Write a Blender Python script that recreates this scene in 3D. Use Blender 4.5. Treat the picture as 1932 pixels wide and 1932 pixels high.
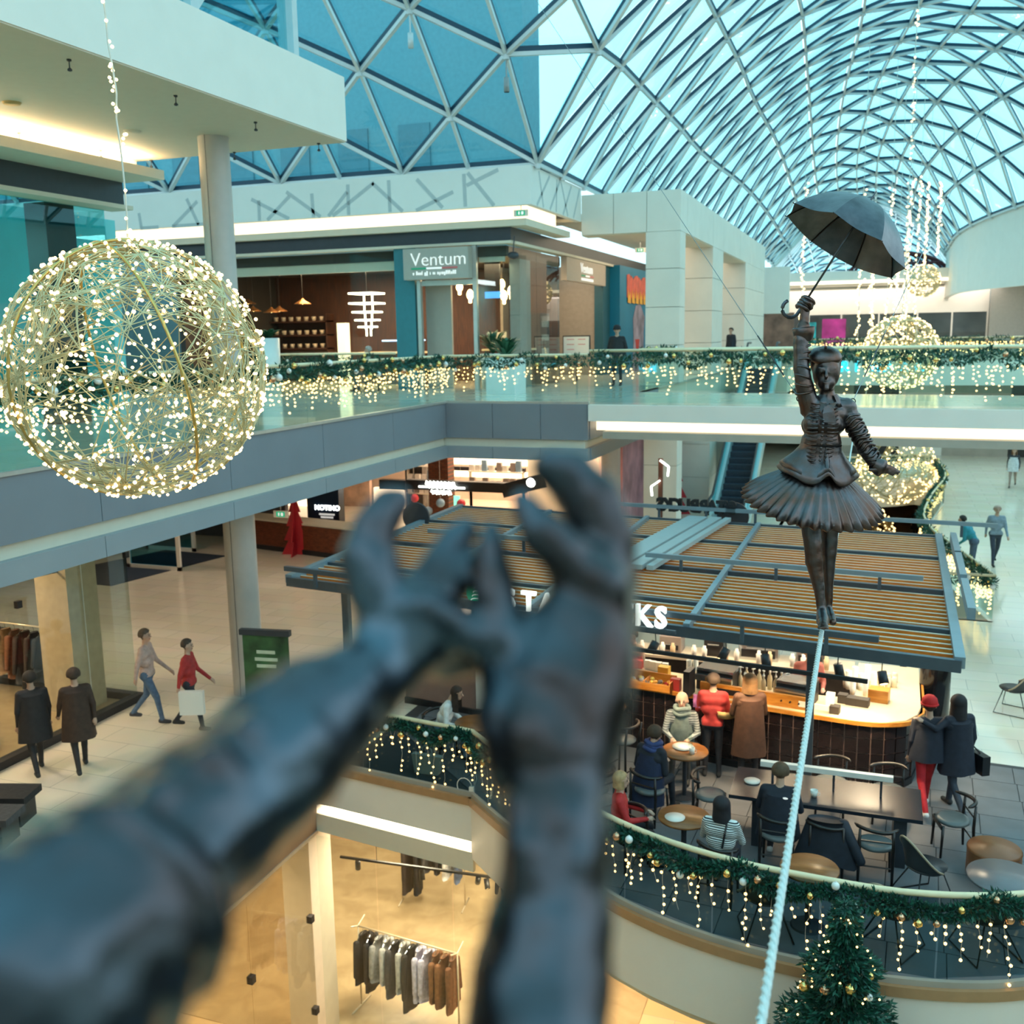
import bpy, bmesh, math, random
from mathutils import Vector, Matrix, Quaternion
from math import sin, cos, pi, radians, sqrt, hypot, atan2
random.seed(7)
for _o in list(bpy.data.objects): bpy.data.objects.remove(_o)
scene = bpy.context.scene
COL = scene.collection
# ------------------------------------------------------------------ camera
FPX, YHOR, ROLL, YAW, ZC = 1900.0, 635.0, radians(0.95), radians(20.2), 1.55
PITCH = math.atan((966 - YHOR) / FPX)
FWD = Vector((-sin(YAW) * cos(PITCH), cos(YAW) * cos(PITCH), -sin(PITCH)))
_r0 = Vector((cos(YAW), sin(YAW), 0)); _u0 = _r0.cross(FWD)
RGT = _r0 * cos(ROLL) - _u0 * sin(ROLL)
UPV = _u0 * cos(ROLL) + _r0 * sin(ROLL)
CAM = Vector((0, 0, ZC))
cd = bpy.data.cameras.new('camera'); camo = bpy.data.objects.new('camera', cd); COL.objects.link(camo)
camo.matrix_world = Matrix(((RGT.x, UPV.x, -FWD.x, CAM.x), (RGT.y, UPV.y, -FWD.y, CAM.y), (RGT.z, UPV.z, -FWD.z, CAM.z), (0, 0, 0, 1)))
cd.sensor_width = 36; cd.sensor_fit = 'HORIZONTAL'; cd.lens = FPX / 1932 * 36
cd.clip_start = 0.02; cd.clip_end = 400
cd.dof.use_dof = True; cd.dof.focus_distance = 6.4; cd.dof.aperture_fstop = 3.0
scene.camera = camo
def ray(x, y): return FWD + RGT * ((x - 966) / FPX) - UPV * ((y - 966) / FPX)
def atz(x, y, z):
    d = ray(x, y); return CAM + d * ((z - ZC) / d.z)
def atX(x, y, X):
    d = ray(x, y); return CAM + d * (X / d.x)
def atY(x, y, Y):
    d = ray(x, y); return CAM + d * (Y / d.y)
def atd(x, y, dep): return CAM + ray(x, y) * dep
M, B = -5.3, -10.6        # middle and bottom floor heights; the upper floor is z = 0
# ------------------------------------------------------------------ sky, exposure
w = bpy.data.worlds.new('sky'); scene.world = w; w.use_nodes = True
wn = w.node_tree.nodes; wl = w.node_tree.links
bg = wn['Background']; bg.inputs['Strength'].default_value = 1.7
tc = wn.new('ShaderNodeTexCoord'); ns = wn.new('ShaderNodeTexNoise'); ns.inputs['Scale'].default_value = 2.2; ns.inputs['Detail'].default_value = 4
cr = wn.new('ShaderNodeValToRGB')
cr.color_ramp.elements[0].position = .35; cr.color_ramp.elements[0].color = (.50, .84, .95, 1)
cr.color_ramp.elements[1].position = .7; cr.color_ramp.elements[1].color = (.74, .95, .99, 1)
wl.new(tc.outputs['Generated'], ns.inputs['Vector']); wl.new(ns.outputs['Fac'], cr.inputs['Fac']); wl.new(cr.outputs['Color'], bg.inputs['Color'])
scene.view_settings.view_transform = 'Standard'; scene.view_settings.look = 'None'
scene.view_settings.gamma = 1; scene.view_settings.use_curve_mapping = False
scene.view_settings.exposure = 0.52
try:
    scene.cycles.use_denoising = True
    scene.cycles.transparent_max_bounces = 16
    scene.cycles.max_bounces = 6; scene.cycles.diffuse_bounces = 3; scene.cycles.glossy_bounces = 2
    scene.cycles.sample_clamp_indirect = 6
    scene.cycles.caustics_reflective = False; scene.cycles.caustics_refractive = False
except Exception: pass
# ------------------------------------------------------------------ materials
def lin(h):
    c = [int(h[i:i + 2], 16) / 255 for i in (0, 2, 4)]
    return tuple(((v + .055) / 1.055) ** 2.4 if v > .04045 else v / 12.92 for v in c)
MATS = {}
def mat(name, col, rough=.5, metal=0, var=.08, scale=6, emit=0, ecol=None, bump=0, spec=.5, sample=True, coat=0, stretch=None):
    if name in MATS: return MATS[name]
    if isinstance(col, str): col = lin(col)
    m = bpy.data.materials.new(name); m.use_nodes = True
    n = m.node_tree.nodes; l = m.node_tree.links; b = n['Principled BSDF']
    b.inputs['Roughness'].default_value = rough; b.inputs['Metallic'].default_value = metal
    b.inputs['Specular IOR Level'].default_value = spec
    if coat: b.inputs['Coat Weight'].default_value = coat
    if var or bump:
        t = n.new('ShaderNodeTexCoord'); no = n.new('ShaderNodeTexNoise'); no.inputs['Scale'].default_value = scale; no.inputs['Detail'].default_value = 5
        src = t.outputs['Object']
        if stretch:
            mp = n.new('ShaderNodeMapping'); mp.inputs['Scale'].default_value = stretch
            l.new(src, mp.inputs['Vector']); src = mp.outputs['Vector']
        l.new(src, no.inputs['Vector'])
        r = n.new('ShaderNodeValToRGB')
        r.color_ramp.elements[0].position = .3; r.color_ramp.elements[1].position = .7
        r.color_ramp.elements[0].color = tuple(c * (1 - var) for c in col) + (1,)
        r.color_ramp.elements[1].color = tuple(min(1, c * (1 + var)) for c in col) + (1,)
        l.new(no.outputs['Fac'], r.inputs['Fac']); l.new(r.outputs['Color'], b.inputs['Base Color'])
        if bump:
            bp = n.new('ShaderNodeBump'); bp.inputs['Strength'].default_value = bump; bp.inputs['Distance'].default_value = .02
            l.new(no.outputs['Fac'], bp.inputs['Height']); l.new(bp.outputs['Normal'], b.inputs['Normal'])
    else: b.inputs['Base Color'].default_value = (*col, 1)
    if emit:
        b.inputs['Emission Color'].default_value = (*(ecol or col), 1); b.inputs['Emission Strength'].default_value = emit
        if not sample:
            try: m.cycles.emission_sampling = 'NONE'
            except Exception: pass
    MATS[name] = m; return m
def glassmat(name, tint, ior=1.45, rough=.0, refl=(1, 1, 1), solid=True):
    if name in MATS: return MATS[name]
    m = bpy.data.materials.new(name); m.use_nodes = True; n = m.node_tree.nodes; l = m.node_tree.links
    n.remove(n['Principled BSDF']); out = n['Material Output']
    tr = n.new('ShaderNodeBsdfTransparent'); tr.inputs['Color'].default_value = (*tint, 1)
    gl = n.new('ShaderNodeBsdfGlossy'); gl.inputs['Roughness'].default_value = rough; gl.inputs['Color'].default_value = (*refl, 1)
    f0 = ((ior - 1) / (ior + 1)) ** 2 * 1.6
    lw = n.new('ShaderNodeLayerWeight'); lw.inputs['Blend'].default_value = .5
    pw = n.new('ShaderNodeMath'); pw.operation = 'POWER'; pw.inputs[1].default_value = 5; l.new(lw.outputs['Facing'], pw.inputs[0])
    ma = n.new('ShaderNodeMath'); ma.operation = 'MULTIPLY_ADD'; ma.inputs[1].default_value = 1 - f0; ma.inputs[2].default_value = f0; l.new(pw.outputs[0], ma.inputs[0])
    fac = ma.outputs[0]
    if solid:     # the far side of a pane adds no second mirror image
        ge = n.new('ShaderNodeNewGeometry'); sb = n.new('ShaderNodeMath'); sb.operation = 'SUBTRACT'; sb.inputs[0].default_value = 1; l.new(ge.outputs['Backfacing'], sb.inputs[1])
        mu = n.new('ShaderNodeMath'); mu.operation = 'MULTIPLY'; l.new(fac, mu.inputs[0]); l.new(sb.outputs[0], mu.inputs[1]); fac = mu.outputs[0]
    mx = n.new('ShaderNodeMixShader'); l.new(fac, mx.inputs['Fac']); l.new(tr.outputs['BSDF'], mx.inputs[1]); l.new(gl.outputs['BSDF'], mx.inputs[2])
    l.new(mx.outputs['Shader'], out.inputs['Surface']); MATS[name] = m; return m
def wood(name, c1, c2, scale=(1, 12, 12), rough=.5):
    if name in MATS: return MATS[name]
    m = bpy.data.materials.new(name); m.use_nodes = True; n = m.node_tree.nodes; l = m.node_tree.links; b = n['Principled BSDF']
    t = n.new('ShaderNodeTexCoord'); mp = n.new('ShaderNodeMapping'); mp.inputs['Scale'].default_value = scale
    no = n.new('ShaderNodeTexNoise'); no.inputs['Scale'].default_value = 3; no.inputs['Detail'].default_value = 6; no.inputs['Distortion'].default_value = .6
    r = n.new('ShaderNodeValToRGB'); r.color_ramp.elements[0].position = .35; r.color_ramp.elements[1].position = .65
    r.color_ramp.elements[0].color = (*lin(c1), 1); r.color_ramp.elements[1].color = (*lin(c2), 1)
    l.new(t.outputs['Object'], mp.inputs['Vector']); l.new(mp.outputs['Vector'], no.inputs['Vector']); l.new(no.outputs['Fac'], r.inputs['Fac']); l.new(r.outputs['Color'], b.inputs['Base Color'])
    b.inputs['Roughness'].default_value = rough; MATS[name] = m; return m
def tilemat(name, c1, c2, mortar, w_, h_, ms=.01, rough=.3, axes='XY', bump=.3, offset=0.0):
    if name in MATS: return MATS[name]
    m = bpy.data.materials.new(name); m.use_nodes = True; n = m.node_tree.nodes; l = m.node_tree.links; b = n['Principled BSDF']
    t = n.new('ShaderNodeTexCoord'); sp = n.new('ShaderNodeSeparateXYZ'); cb = n.new('ShaderNodeCombineXYZ')
    l.new(t.outputs['Object'], sp.inputs[0])
    l.new(sp.outputs[axes[0]], cb.inputs['X']); l.new(sp.outputs[axes[1]], cb.inputs['Y'])
    br = n.new('ShaderNodeTexBrick'); br.offset = offset; br.inputs['Scale'].default_value = 1
    br.inputs['Brick Width'].default_value = w_; br.inputs['Row Height'].default_value = h_; br.inputs['Mortar Size'].default_value = ms
    br.inputs['Color1'].default_value = (*lin(c1), 1); br.inputs['Color2'].default_value = (*lin(c2), 1); br.inputs['Mortar'].default_value = (*lin(mortar), 1)
    l.new(cb.outputs[0], br.inputs['Vector'])
    no = n.new('ShaderNodeTexNoise'); no.inputs['Scale'].default_value = 1.7; no.inputs['Detail'].default_value = 6
    mx = n.new('ShaderNodeMixRGB'); mx.blend_type = 'MULTIPLY'; mx.inputs['Fac'].default_value = .14
    l.new(br.outputs['Color'], mx.inputs['Color1']); l.new(no.outputs['Color'], mx.inputs['Color2']); l.new(t.outputs['Object'], no.inputs['Vector'])
    l.new(mx.outputs['Color'], b.inputs['Base Color']); b.inputs['Roughness'].default_value = rough
    if bump:
        bp = n.new('ShaderNodeBump'); bp.inputs['Strength'].default_value = bump; bp.inputs['Distance'].default_value = .005; bp.invert = True
        l.new(br.outputs['Fac'], bp.inputs['Height']); l.new(bp.outputs['Normal'], b.inputs['Normal'])
    MATS[name] = m; return m
# ------------------------------------------------------------------ mesh builder
class MB:
    def __init__(s): s.v = []; s.f = []; s.m = []; s.mi = 0
    def add(s, vs, fs):
        o = len(s.v); s.v += [tuple(v) for v in vs]; s.f += [tuple(i + o for i in f) for f in fs]; s.m += [s.mi] * len(fs); return s
    def bx(s, x0, x1, y0, y1, z0, z1):
        return s.add([(x0, y0, z0), (x1, y0, z0), (x1, y1, z0), (x0, y1, z0), (x0, y0, z1), (x1, y0, z1), (x1, y1, z1), (x0, y1, z1)],
                     [(3, 2, 1, 0), (4, 5, 6, 7), (0, 1, 5, 4), (1, 2, 6, 5), (2, 3, 7, 6), (3, 0, 4, 7)])
    def box(s, c, d, R=None):
        c = Vector(c); P = []
        for z in (-1, 1):
            for x, y in ((-1, -1), (1, -1), (1, 1), (-1, 1)):
                q = Vector((x * d[0] / 2, y * d[1] / 2, z * d[2] / 2)); P.append(c + (R @ q if R else q))
        return s.add(P, [(3, 2, 1, 0), (4, 5, 6, 7), (0, 1, 5, 4), (1, 2, 6, 5), (2, 3, 7, 6), (3, 0, 4, 7)])
    def beam(s, p, q, w_, h_, up=(0, 0, 1)):
        p = Vector(p); q = Vector(q); d = (q - p).normalized(); up = Vector(up)
        sd = d.cross(up)
        if sd.length < 1e-4: sd = d.cross(Vector((1, 0, 0)))
        sd.normalize(); u = sd.cross(d).normalized(); a = sd * (w_ / 2); b = u * (h_ / 2)
        return s.add([p - a - b, p + a - b, p + a + b, p - a + b, q - a - b, q + a - b, q + a + b, q - a + b],
                     [(3, 2, 1, 0), (4, 5, 6, 7), (0, 1, 5, 4), (1, 2, 6, 5), (2, 3, 7, 6), (3, 0, 4, 7)])
    def tube(s, pts, r, n=8, cap=True, closed=False):
        pts = [Vector(p) for p in pts]; k = len(pts); rs = r if isinstance(r, (list, tuple)) else [r] * k
        ref = None; rings = []; o = len(s.v)
        for i, p in enumerate(pts):
            if closed: d = pts[(i + 1) % k] - pts[i - 1]
            else: d = pts[min(i + 1, k - 1)] - pts[max(i - 1, 0)]
            if d.length < 1e-9: d = Vector((0, 0, 1))
            d.normalize()
            if ref is None: ref = Vector((0, 0, 1)) if abs(d.z) < .9 else Vector((1, 0, 0))
            a = d.cross(ref); 
            if a.length < 1e-6: a = d.cross(Vector((1, .3, 0)))
            a.normalize(); b = d.cross(a).normalized(); ref = -b if False else ref
            for j in range(n):
                t = 2 * pi * j / n; s.v.append(tuple(p + (a * cos(t) + b * sin(t)) * rs[i]))
        F = []
        for i in range(k if closed else k - 1):
            for j in range(n):
                i2 = (i + 1) % k; F.append((o + i * n + j, o + i2 * n + j, o + i2 * n + (j + 1) % n, o + i * n + (j + 1) % n))
        if cap and not closed:
            F.append(tuple(o + j for j in range(n))); F.append(tuple(o + (k - 1) * n + j for j in reversed(range(n))))
        s.f += F; s.m += [s.mi] * len(F); return s
    def lathe(s, prof, n=24, c=(0, 0, 0), R=None, sx=1, sy=1, a0=0, a1=2 * pi):
        c = Vector(c); full = abs(a1 - a0 - 2 * pi) < 1e-6; k = n if full else n + 1; o = len(s.v)
        for r, z in prof:
            for j in range(k):
                t = a0 + (a1 - a0) * j / n; q = Vector((r * cos(t) * sx, r * sin(t) * sy, z)); s.v.append(tuple(c + (R @ q if R else q)))
        F = []
        for i in range(len(prof) - 1):
            for j in range(n):
                j2 = (j + 1) % k; F.append((o + i * k + j, o + i * k + j2, o + (i + 1) * k + j2, o + (i + 1) * k + j))
        s.f += F; s.m += [s.mi] * len(F); return s
    def cyl(s, c, r, z0, z1, n=20, r2=None):
        r2 = r if r2 is None else r2
        return s.lathe([(0.0005, z0), (r, z0), (r2, z1), (0.0005, z1)], n, c)
    def prism(s, poly, z0, z1):
        k = len(poly); o = len(s.v); s.v += [(x, y, z0) for x, y in poly] + [(x, y, z1) for x, y in poly]
        F = [tuple(o + i for i in reversed(range(k))), tuple(o + k + i for i in range(k))] + [(o + i, o + (i + 1) % k, o + k + (i + 1) % k, o + k + i) for i in range(k)]
        s.f += F; s.m += [s.mi] * len(F); return s
    def sphere(s, c, r, n=12, sc=(1, 1, 1), R=None):
        c = Vector(c); prof = []; k = max(4, n // 2); o = len(s.v)
        for i in range(k + 1):
            a = -pi / 2 + pi * i / k
            for j in range(n):
                t = 2 * pi * j / n; q = Vector((r * cos(a) * cos(t) * sc[0], r * cos(a) * sin(t) * sc[1], r * sin(a) * sc[2])); s.v.append(tuple(c + (R @ q if R else q)))
        F = [(o + i * n + j, o + i * n + (j + 1) % n, o + (i + 1) * n + (j + 1) % n, o + (i + 1) * n + j) for i in range(k) for j in range(n)]
        s.f += F; s.m += [s.mi] * len(F); return s
    ICOV = None
    def ico(s, c, r):
        if MB.ICOV is None:
            g = (1 + 5 ** .5) / 2; q = 1 / hypot(1, g)
            MB.ICOV = [(-1, g, 0), (1, g, 0), (-1, -g, 0), (1, -g, 0), (0, -1, g), (0, 1, g), (0, -1, -g), (0, 1, -g), (g, 0, -1), (g, 0, 1), (-g, 0, -1), (-g, 0, 1)]
            MB.ICOV = [(a * q, b * q, d * q) for a, b, d in MB.ICOV]
        o = len(s.v); s.v += [(c[0] + a * r, c[1] + b * r, c[2] + d * r) for a, b, d in MB.ICOV]
        for f in ((0, 11, 5), (0, 5, 1), (0, 1, 7), (0, 7, 10), (0, 10, 11), (1, 5, 9), (5, 11, 4), (11, 10, 2), (10, 7, 6), (7, 1, 8), (3, 9, 4), (3, 4, 2), (3, 2, 6), (3, 6, 8), (3, 8, 9), (4, 9, 5), (2, 4, 11), (6, 2, 10), (8, 6, 7), (9, 8, 1)):
            s.f.append(tuple(i + o for i in f)); s.m.append(s.mi)
        return s
    def cap(s, p, q, r1, r2, n=12):
        # rounded cone from p to q, a closed shape
        p = Vector(p); q = Vector(q); d = q - p; L = d.length
        R = Vector((0, 0, 1)).rotation_difference(d.normalized() if L > 1e-6 else Vector((0, 0, 1))).to_matrix()
        prof = []
        for i in range(5): a = -pi / 2 + pi / 2 * i / 5; prof.append((max(r1 * cos(a), 1e-5), r1 * sin(a)))
        for i in range(6): a = pi / 2 * i / 5; prof.append((max(r2 * cos(a), 1e-5), L + r2 * sin(a)))
        return s.lathe(prof, n, p, R)
    def mesh(s, name, smooth=False):
        me = bpy.data.meshes.new(name); me.from_pydata(s.v, [], s.f); me.update()
        if any(s.m): me.polygons.foreach_set('material_index', s.m)
        if smooth: me.polygons.foreach_set('use_smooth', [True] * len(me.polygons))
        return me
    def build(s, name, m, parent=None, smooth=False, loc=None):
        me = s.mesh(name, smooth)
        for q in (m if isinstance(m, (list, tuple)) else [m]): me.materials.append(q)
        o = bpy.data.objects.new(name, me); COL.objects.link(o)
        if parent is not None:
            o.parent = parent
            if parent.get('_w'): o.matrix_parent_inverse = wm(parent).inverted()
        return o
def wm(o):
    mt = Matrix.Translation(o.location) @ o.rotation_euler.to_matrix().to_4x4()
    return mt
def tag(o, label=None, cat=None, group=None, kind=None):
    if label: o['label'] = label
    if cat: o['category'] = cat
    if group: o['group'] = group
    if kind: o['kind'] = kind
    return o
def thing(name, label, cat, loc=(0, 0, 0), rz=0, group=None, world=False):
    # an Empty at the thing's base; world=True: its parts are given in world coordinates
    o = bpy.data.objects.new(name, None); COL.objects.link(o); o.empty_display_size = .1
    o.location = loc; o.rotation_euler = (0, 0, rz)
    if world: o['_w'] = 1
    return tag(o, label, cat, group)
def stru(name, label=None, loc=(0, 0, 0)):
    o = bpy.data.objects.new(name, None); COL.objects.link(o); o['kind'] = 'structure'; o.location = loc; o['_w'] = 1
    if label: o['label'] = label
    return o
def struct(mb, name, m, label=None):
    o = mb.build(name, m); o['kind'] = 'structure'
    if label: o['label'] = label
    return o
def copy_tree(o, parent=None):
    c = o.copy(); COL.objects.link(c)
    if parent is not None: c.parent = parent
    for ch in list(o.children): copy_tree(ch, c)
    return c
def place(proto, used, loc, rz, label, group=None, sc=1.0):
    o = proto if not used else copy_tree(proto)
    used.append(o); o.location = loc; o.rotation_euler = (0, 0, rz); o.scale = (sc, sc, sc); o['label'] = label
    if group: o['group'] = group
    return o
def RZ(a): return Matrix.Rotation(a, 3, 'Z')
def text(body, size, loc, xdir, m, name='lettering', parent=None, depth=.03, off=0.0, updir=(0, 0, 1), align='LEFT', sx=1.0, shear=0):
    c = bpy.data.curves.new(name, 'FONT'); c.body = body; c.size = size; c.extrude = depth / 2; c.offset = off; c.align_x = align; c.resolution_u = 3; c.shear = shear
    o = bpy.data.objects.new(name, c); COL.objects.link(o)
    me = bpy.data.meshes.new_from_object(o); bpy.data.objects.remove(o); bpy.data.curves.remove(c)
    x = Vector(xdir).normalized(); u = Vector(updir).normalized(); nz = x.cross(u)
    R = Matrix((x, u, nz)).transposed()
    for v in me.vertices: v.co = Vector(loc) + R @ Vector((v.co.x * sx, v.co.y, v.co.z))
    me.materials.clear(); me.materials.append(m)
    o = bpy.data.objects.new(name, me); COL.objects.link(o)
    if parent is not None:
        o.parent = parent
        if parent.get('_w'): o.matrix_parent_inverse = wm(parent).inverted()
    return o
def evalmesh(mb, name, voxel, smooth_it=6, sf=.5, disp=None):
    # union of overlapping closed shapes as ONE continuous surface
    me = mb.mesh(name); o = bpy.data.objects.new(name, me); COL.objects.link(o)
    r = o.modifiers.new('r', 'REMESH'); r.mode = 'VOXEL'; r.voxel_size = voxel
    if smooth_it:
        s_ = o.modifiers.new('s', 'SMOOTH'); s_.iterations = smooth_it; s_.factor = sf
    dg = bpy.context.evaluated_depsgraph_get(); dg.update()
    ev = o.evaluated_get(dg); out = bpy.data.meshes.new_from_object(ev)
    bpy.data.objects.remove(o); bpy.data.meshes.remove(me)
    out.name = name
    out.polygons.foreach_set('use_smooth', [True] * len(out.polygons))
    return out
def lumpy(me, amp, sc, amp2=0, sc2=1):
    from mathutils import noise
    ns = [v.normal.copy() for v in me.vertices]
    for v, n in zip(me.vertices, ns): v.co += n * (amp * noise.noise(v.co * sc) + (amp2 * noise.noise(v.co * sc2) if amp2 else 0))
def area(name, loc, size, energy, col=(1, .78, .5), size_y=None, rot=(0, 0, 0), spread=pi):
    l = bpy.data.lights.new(name, 'AREA'); l.energy = energy; l.color = col; l.size = size; l.spread = spread
    if size_y: l.shape = 'RECTANGLE'; l.size_y = size_y
    o = bpy.data.objects.new(name, l); COL.objects.link(o); o.location = loc; o.rotation_euler = rot
    return o
WARM = (1.0, .72, .40)
# ================================================================== materials of the building
m_white = mat('white_plaster', (.82, .77, .70), .55, var=.02, scale=2)
m_band = mat('band_white', (.80, .78, .73), .5, var=.03, scale=1)
m_cream = mat('cream_soffit', (.72, .66, .54), .6, var=.02)
m_ceil = mat('gallery_ceiling', (.66, .58, .47), .65, var=.02)
m_fascia = mat('grey_fascia', (.20, .22, .255), .45, var=.04, scale=1.2)
m_fascia2 = mat('grey_fascia_light', (.27, .30, .33), .4, var=.04, scale=1.2)
m_dark = mat('dark_metal', (.03, .035, .045), .4, var=.1)
m_black = mat('black_metal', (.012, .012, .015), .45, var=.1)
m_steel = mat('roof_steel', (.60, .63, .63), .4, metal=.25, var=.03)
m_gasket = mat('roof_gasket', (.01, .05, .09), .5, var=0)
m_alu = mat('brushed_aluminium', (.6, .6, .58), .35, metal=.8, var=.05)
m_tan = mat('tan_stone', (.42, .37, .31), .45, var=.08, scale=2)
m_portal = mat('portal_panel', (.76, .70, .62), .5, var=.04, scale=1.3)
m_rail = mat('handrail_beech', (.80, .66, .42), .35, var=.06, scale=4)
m_ledge = mat('copper_ledge', (.42, .24, .12), .35, var=.08)
m_strip = mat('light_strip', (1, .9, .7), .5, var=0, emit=5.0, ecol=(1, .80, .50))
m_strip2 = mat('light_strip_soft', (1, .9, .7), .5, var=0, emit=1.1, ecol=(1, .82, .54))
m_cove = mat('canopy_cove_light', (1, .9, .7), .5, var=0, emit=16.0, ecol=(1, .78, .46))
g_rail = glassmat('balustrade_glass', (.88, .96, .95), 1.4)
g_shop = glassmat('shop_glass', (.92, .96, .95), 1.45)
g_roof = glassmat('roof_glass', (.44, .77, .83), 1.4, solid=False)
def stonefloor(name, c1, c2, rough, w_, scale=.8):
    return tilemat(name, c1, c2, 'A79F92', w_, w_ / 2, .004, rough, 'XY', .05, .5)
m_floor = stonefloor('stone_floor_upper', 'E2D8C6', 'D9CEBB', .12, 1.2)
m_floorM = stonefloor('stone_floor_middle', 'F2E4CF', 'EADBC4', .14, 1.2)
m_floorB = stonefloor('stone_floor_bottom', 'E3C79C', 'D9BA8A', .2, 1.2)
m_paver = mat('grey_paver', (.145, .145, .155), .55, var=.14, scale=2.2)
m_joint = mat('paver_joint', (.06, .06, .065), .8, var=.05)
# ================================================================== upper floor, galleries, bridge
XE = -9.85; YE = 22.35
struct(MB().bx(-34, XE - .04, -4, YE, -.06, 0).bx(-34, -6.3, YE, 57, -.06, 0).bx(-6.3, -3.9, 46, 57, -.06, 0).bx(-34, 34, 57, 82, -.06, 0).bx(16, 34, -4, 57, -.06, 0).bx(-9.8, 16, -4, .30, -.06, 0), 'floor', m_floor, 'pale polished stone floor of the upper galleries')
struct(MB().bx(-34, XE - .1, -4, YE, -1.3, -.07).bx(-34, -6.4, YE, 57, -1.3, -.07).bx(-6.4, -3.95, 46.05, 57, -1.1, -.07).bx(-34, 34, 57.05, 82, -1.3, -.07).bx(16.1, 34, -4, 57, -1.3, -.07).bx(-9.8, 16, -4, .25, -1.3, -.07), 'ceiling', m_cream, 'cream ceiling slab under the upper galleries')
t1 = stru('trim_1', 'grey metal fascia along the upper gallery edge, with a recessed shadow gap and lower ledge')
yy = -3.9
for i in range(9):
    y1 = yy + 2.92
    if y1 > YE: y1 = YE
    MB().bx(XE - .08, XE, yy + .006, y1 - .006, -.83, -.004).build('panel', m_fascia, t1)
    MB().bx(XE - .1, XE + .02, yy + .006, y1 - .006, -1.32, -1.03).build('panel', m_fascia2, t1)
    yy = y1
    if yy >= YE: break
xx = XE
for x1 in (-8.65, -7.45, -6.3):
    MB().bx(xx + .006, x1 - .006, YE - .08, YE - .002, -.83, -.004).build('panel', m_fascia, t1)
    MB().bx(xx + .006, x1 - .006, YE - .1, YE + .1, -1.32, -1.03).build('panel', m_fascia2, t1)
    xx = x1
MB().bx(-6.38, -6.3, YE + .08, 30, -.83, -.004).bx(-6.4, -6.28, YE + .1, 30, -1.32, -1.03).build('side_return', m_fascia, t1)
# slim edge profile under the glass
t2 = stru('trim_2', 'pale edge profile under the glass balustrade of the upper gallery')
MB().bx(XE - .06, XE + .03, -3.9, YE, -.004, .05).bx(XE, -6.3, YE - .03, YE + .06, -.004, .05).build('edge_profile', m_alu, t2)
# white footbridge
BR = [(-6.28, 22.2), (16, 20.75), (16, 25.0), (-6.28, 27.3)]
BR2 = [(-6.28, 22.3), (16, 20.85), (16, 24.9), (-6.28, 27.2)]
br = stru('floor_bridge', 'white footbridge with a lit cove along its lower edge')
MB().prism(BR, -.38, -.01).build('bridge_fascia', m_white, br)
MB().prism([(x, y) for x, y in BR2], -.012, .0).build('bridge_floor', m_floor, br)
MB().prism([(-6.2, 22.62), (16, 21.17), (16, 24.7), (-6.2, 26.9)], -.62, -.38).build('cove_light', m_strip2, br)
MB().prism([(-5.95, 22.25), (16, 20.8), (16, 24.95), (-5.95, 27.2)], -.78, -.62).build('bridge_soffit', m_tan, br)
# ================================================================== middle floor (kiosk terrace), with two voids
curve = [(-8.6, 13.6), (-5.55, 13.19), (-4.9, 12.62), (-4.27, 12.11), (-3.6, 11.6), (-2.9, 11.17), (-2.35, 10.9), (-1.83, 10.72), (-1.2, 10.58), (-.63, 10.53), (0, 10.5), (.46, 10.52), (1.1, 10.66), (1.69, 10.91), (2.6, 11.5), (3.6, 12.4), (5, 13.9), (7, 16.2), (16, 22)]
voidR = [(2.69, 25.6), (2.29, 27.58), (1.9, 29.57), (1.56, 31.22), (1.40, 33.4), (1.47, 35), (1.85, 38.5), (2.48, 42.9), (2.54, 46.3), (2.31, 49.3), (1.65, 50.4), (.7, 49.6), (-1, 48.8), (-3.2, 48.6)]
fm = MB()
fm.prism([(-34, -4), (-8.6, -4), (-8.6, 13.6), (-8.6, 25.6), (-34, 25.6)], M - .06, M)
fm.prism(curve + [(34, 22), (34, 25.6), (-8.6, 25.6)], M - .06, M)
fm.prism([(-34, 25.6), (-3.2, 25.6), (-3.2, 48.6), (-3.2, 82), (-34, 82)], M - .06, M)
fm.prism([(34, 25.6), (34, 82), (-3.2, 82)] + [voidR[-1]] + list(reversed(voidR[:-1])), M - .06, M)
struct(fm, 'floor', m_floorM, 'pale polished stone floor of the middle level')
fs = MB()
c2 = [(x, y + .12) for x, y in curve]
fs.prism([(-34, -4), (-8.7, -4), (-8.7, 13.7), (-8.7, 25.5), (-34, 25.5)], M - 1.2, M - .07)
fs.prism(c2 + [(34, 22.1), (34, 25.5), (-8.7, 25.5)], M - 1.2, M - .07)
fs.prism([(-34, 25.5), (-3.3, 25.5), (-3.3, 82), (-34, 82)], M - 1.2, M - .07)
fs.prism([(34, 25.5), (34, 82), (-3.3, 82)] + [(voidR[-1][0], voidR[-1][1] + .1)] + [(x + .1, y) for x, y in reversed(voidR[:-1])], M - 1.2, M - .07)
struct(fs, 'ceiling', m_cream, 'cream ceiling slab under the middle level')
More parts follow.
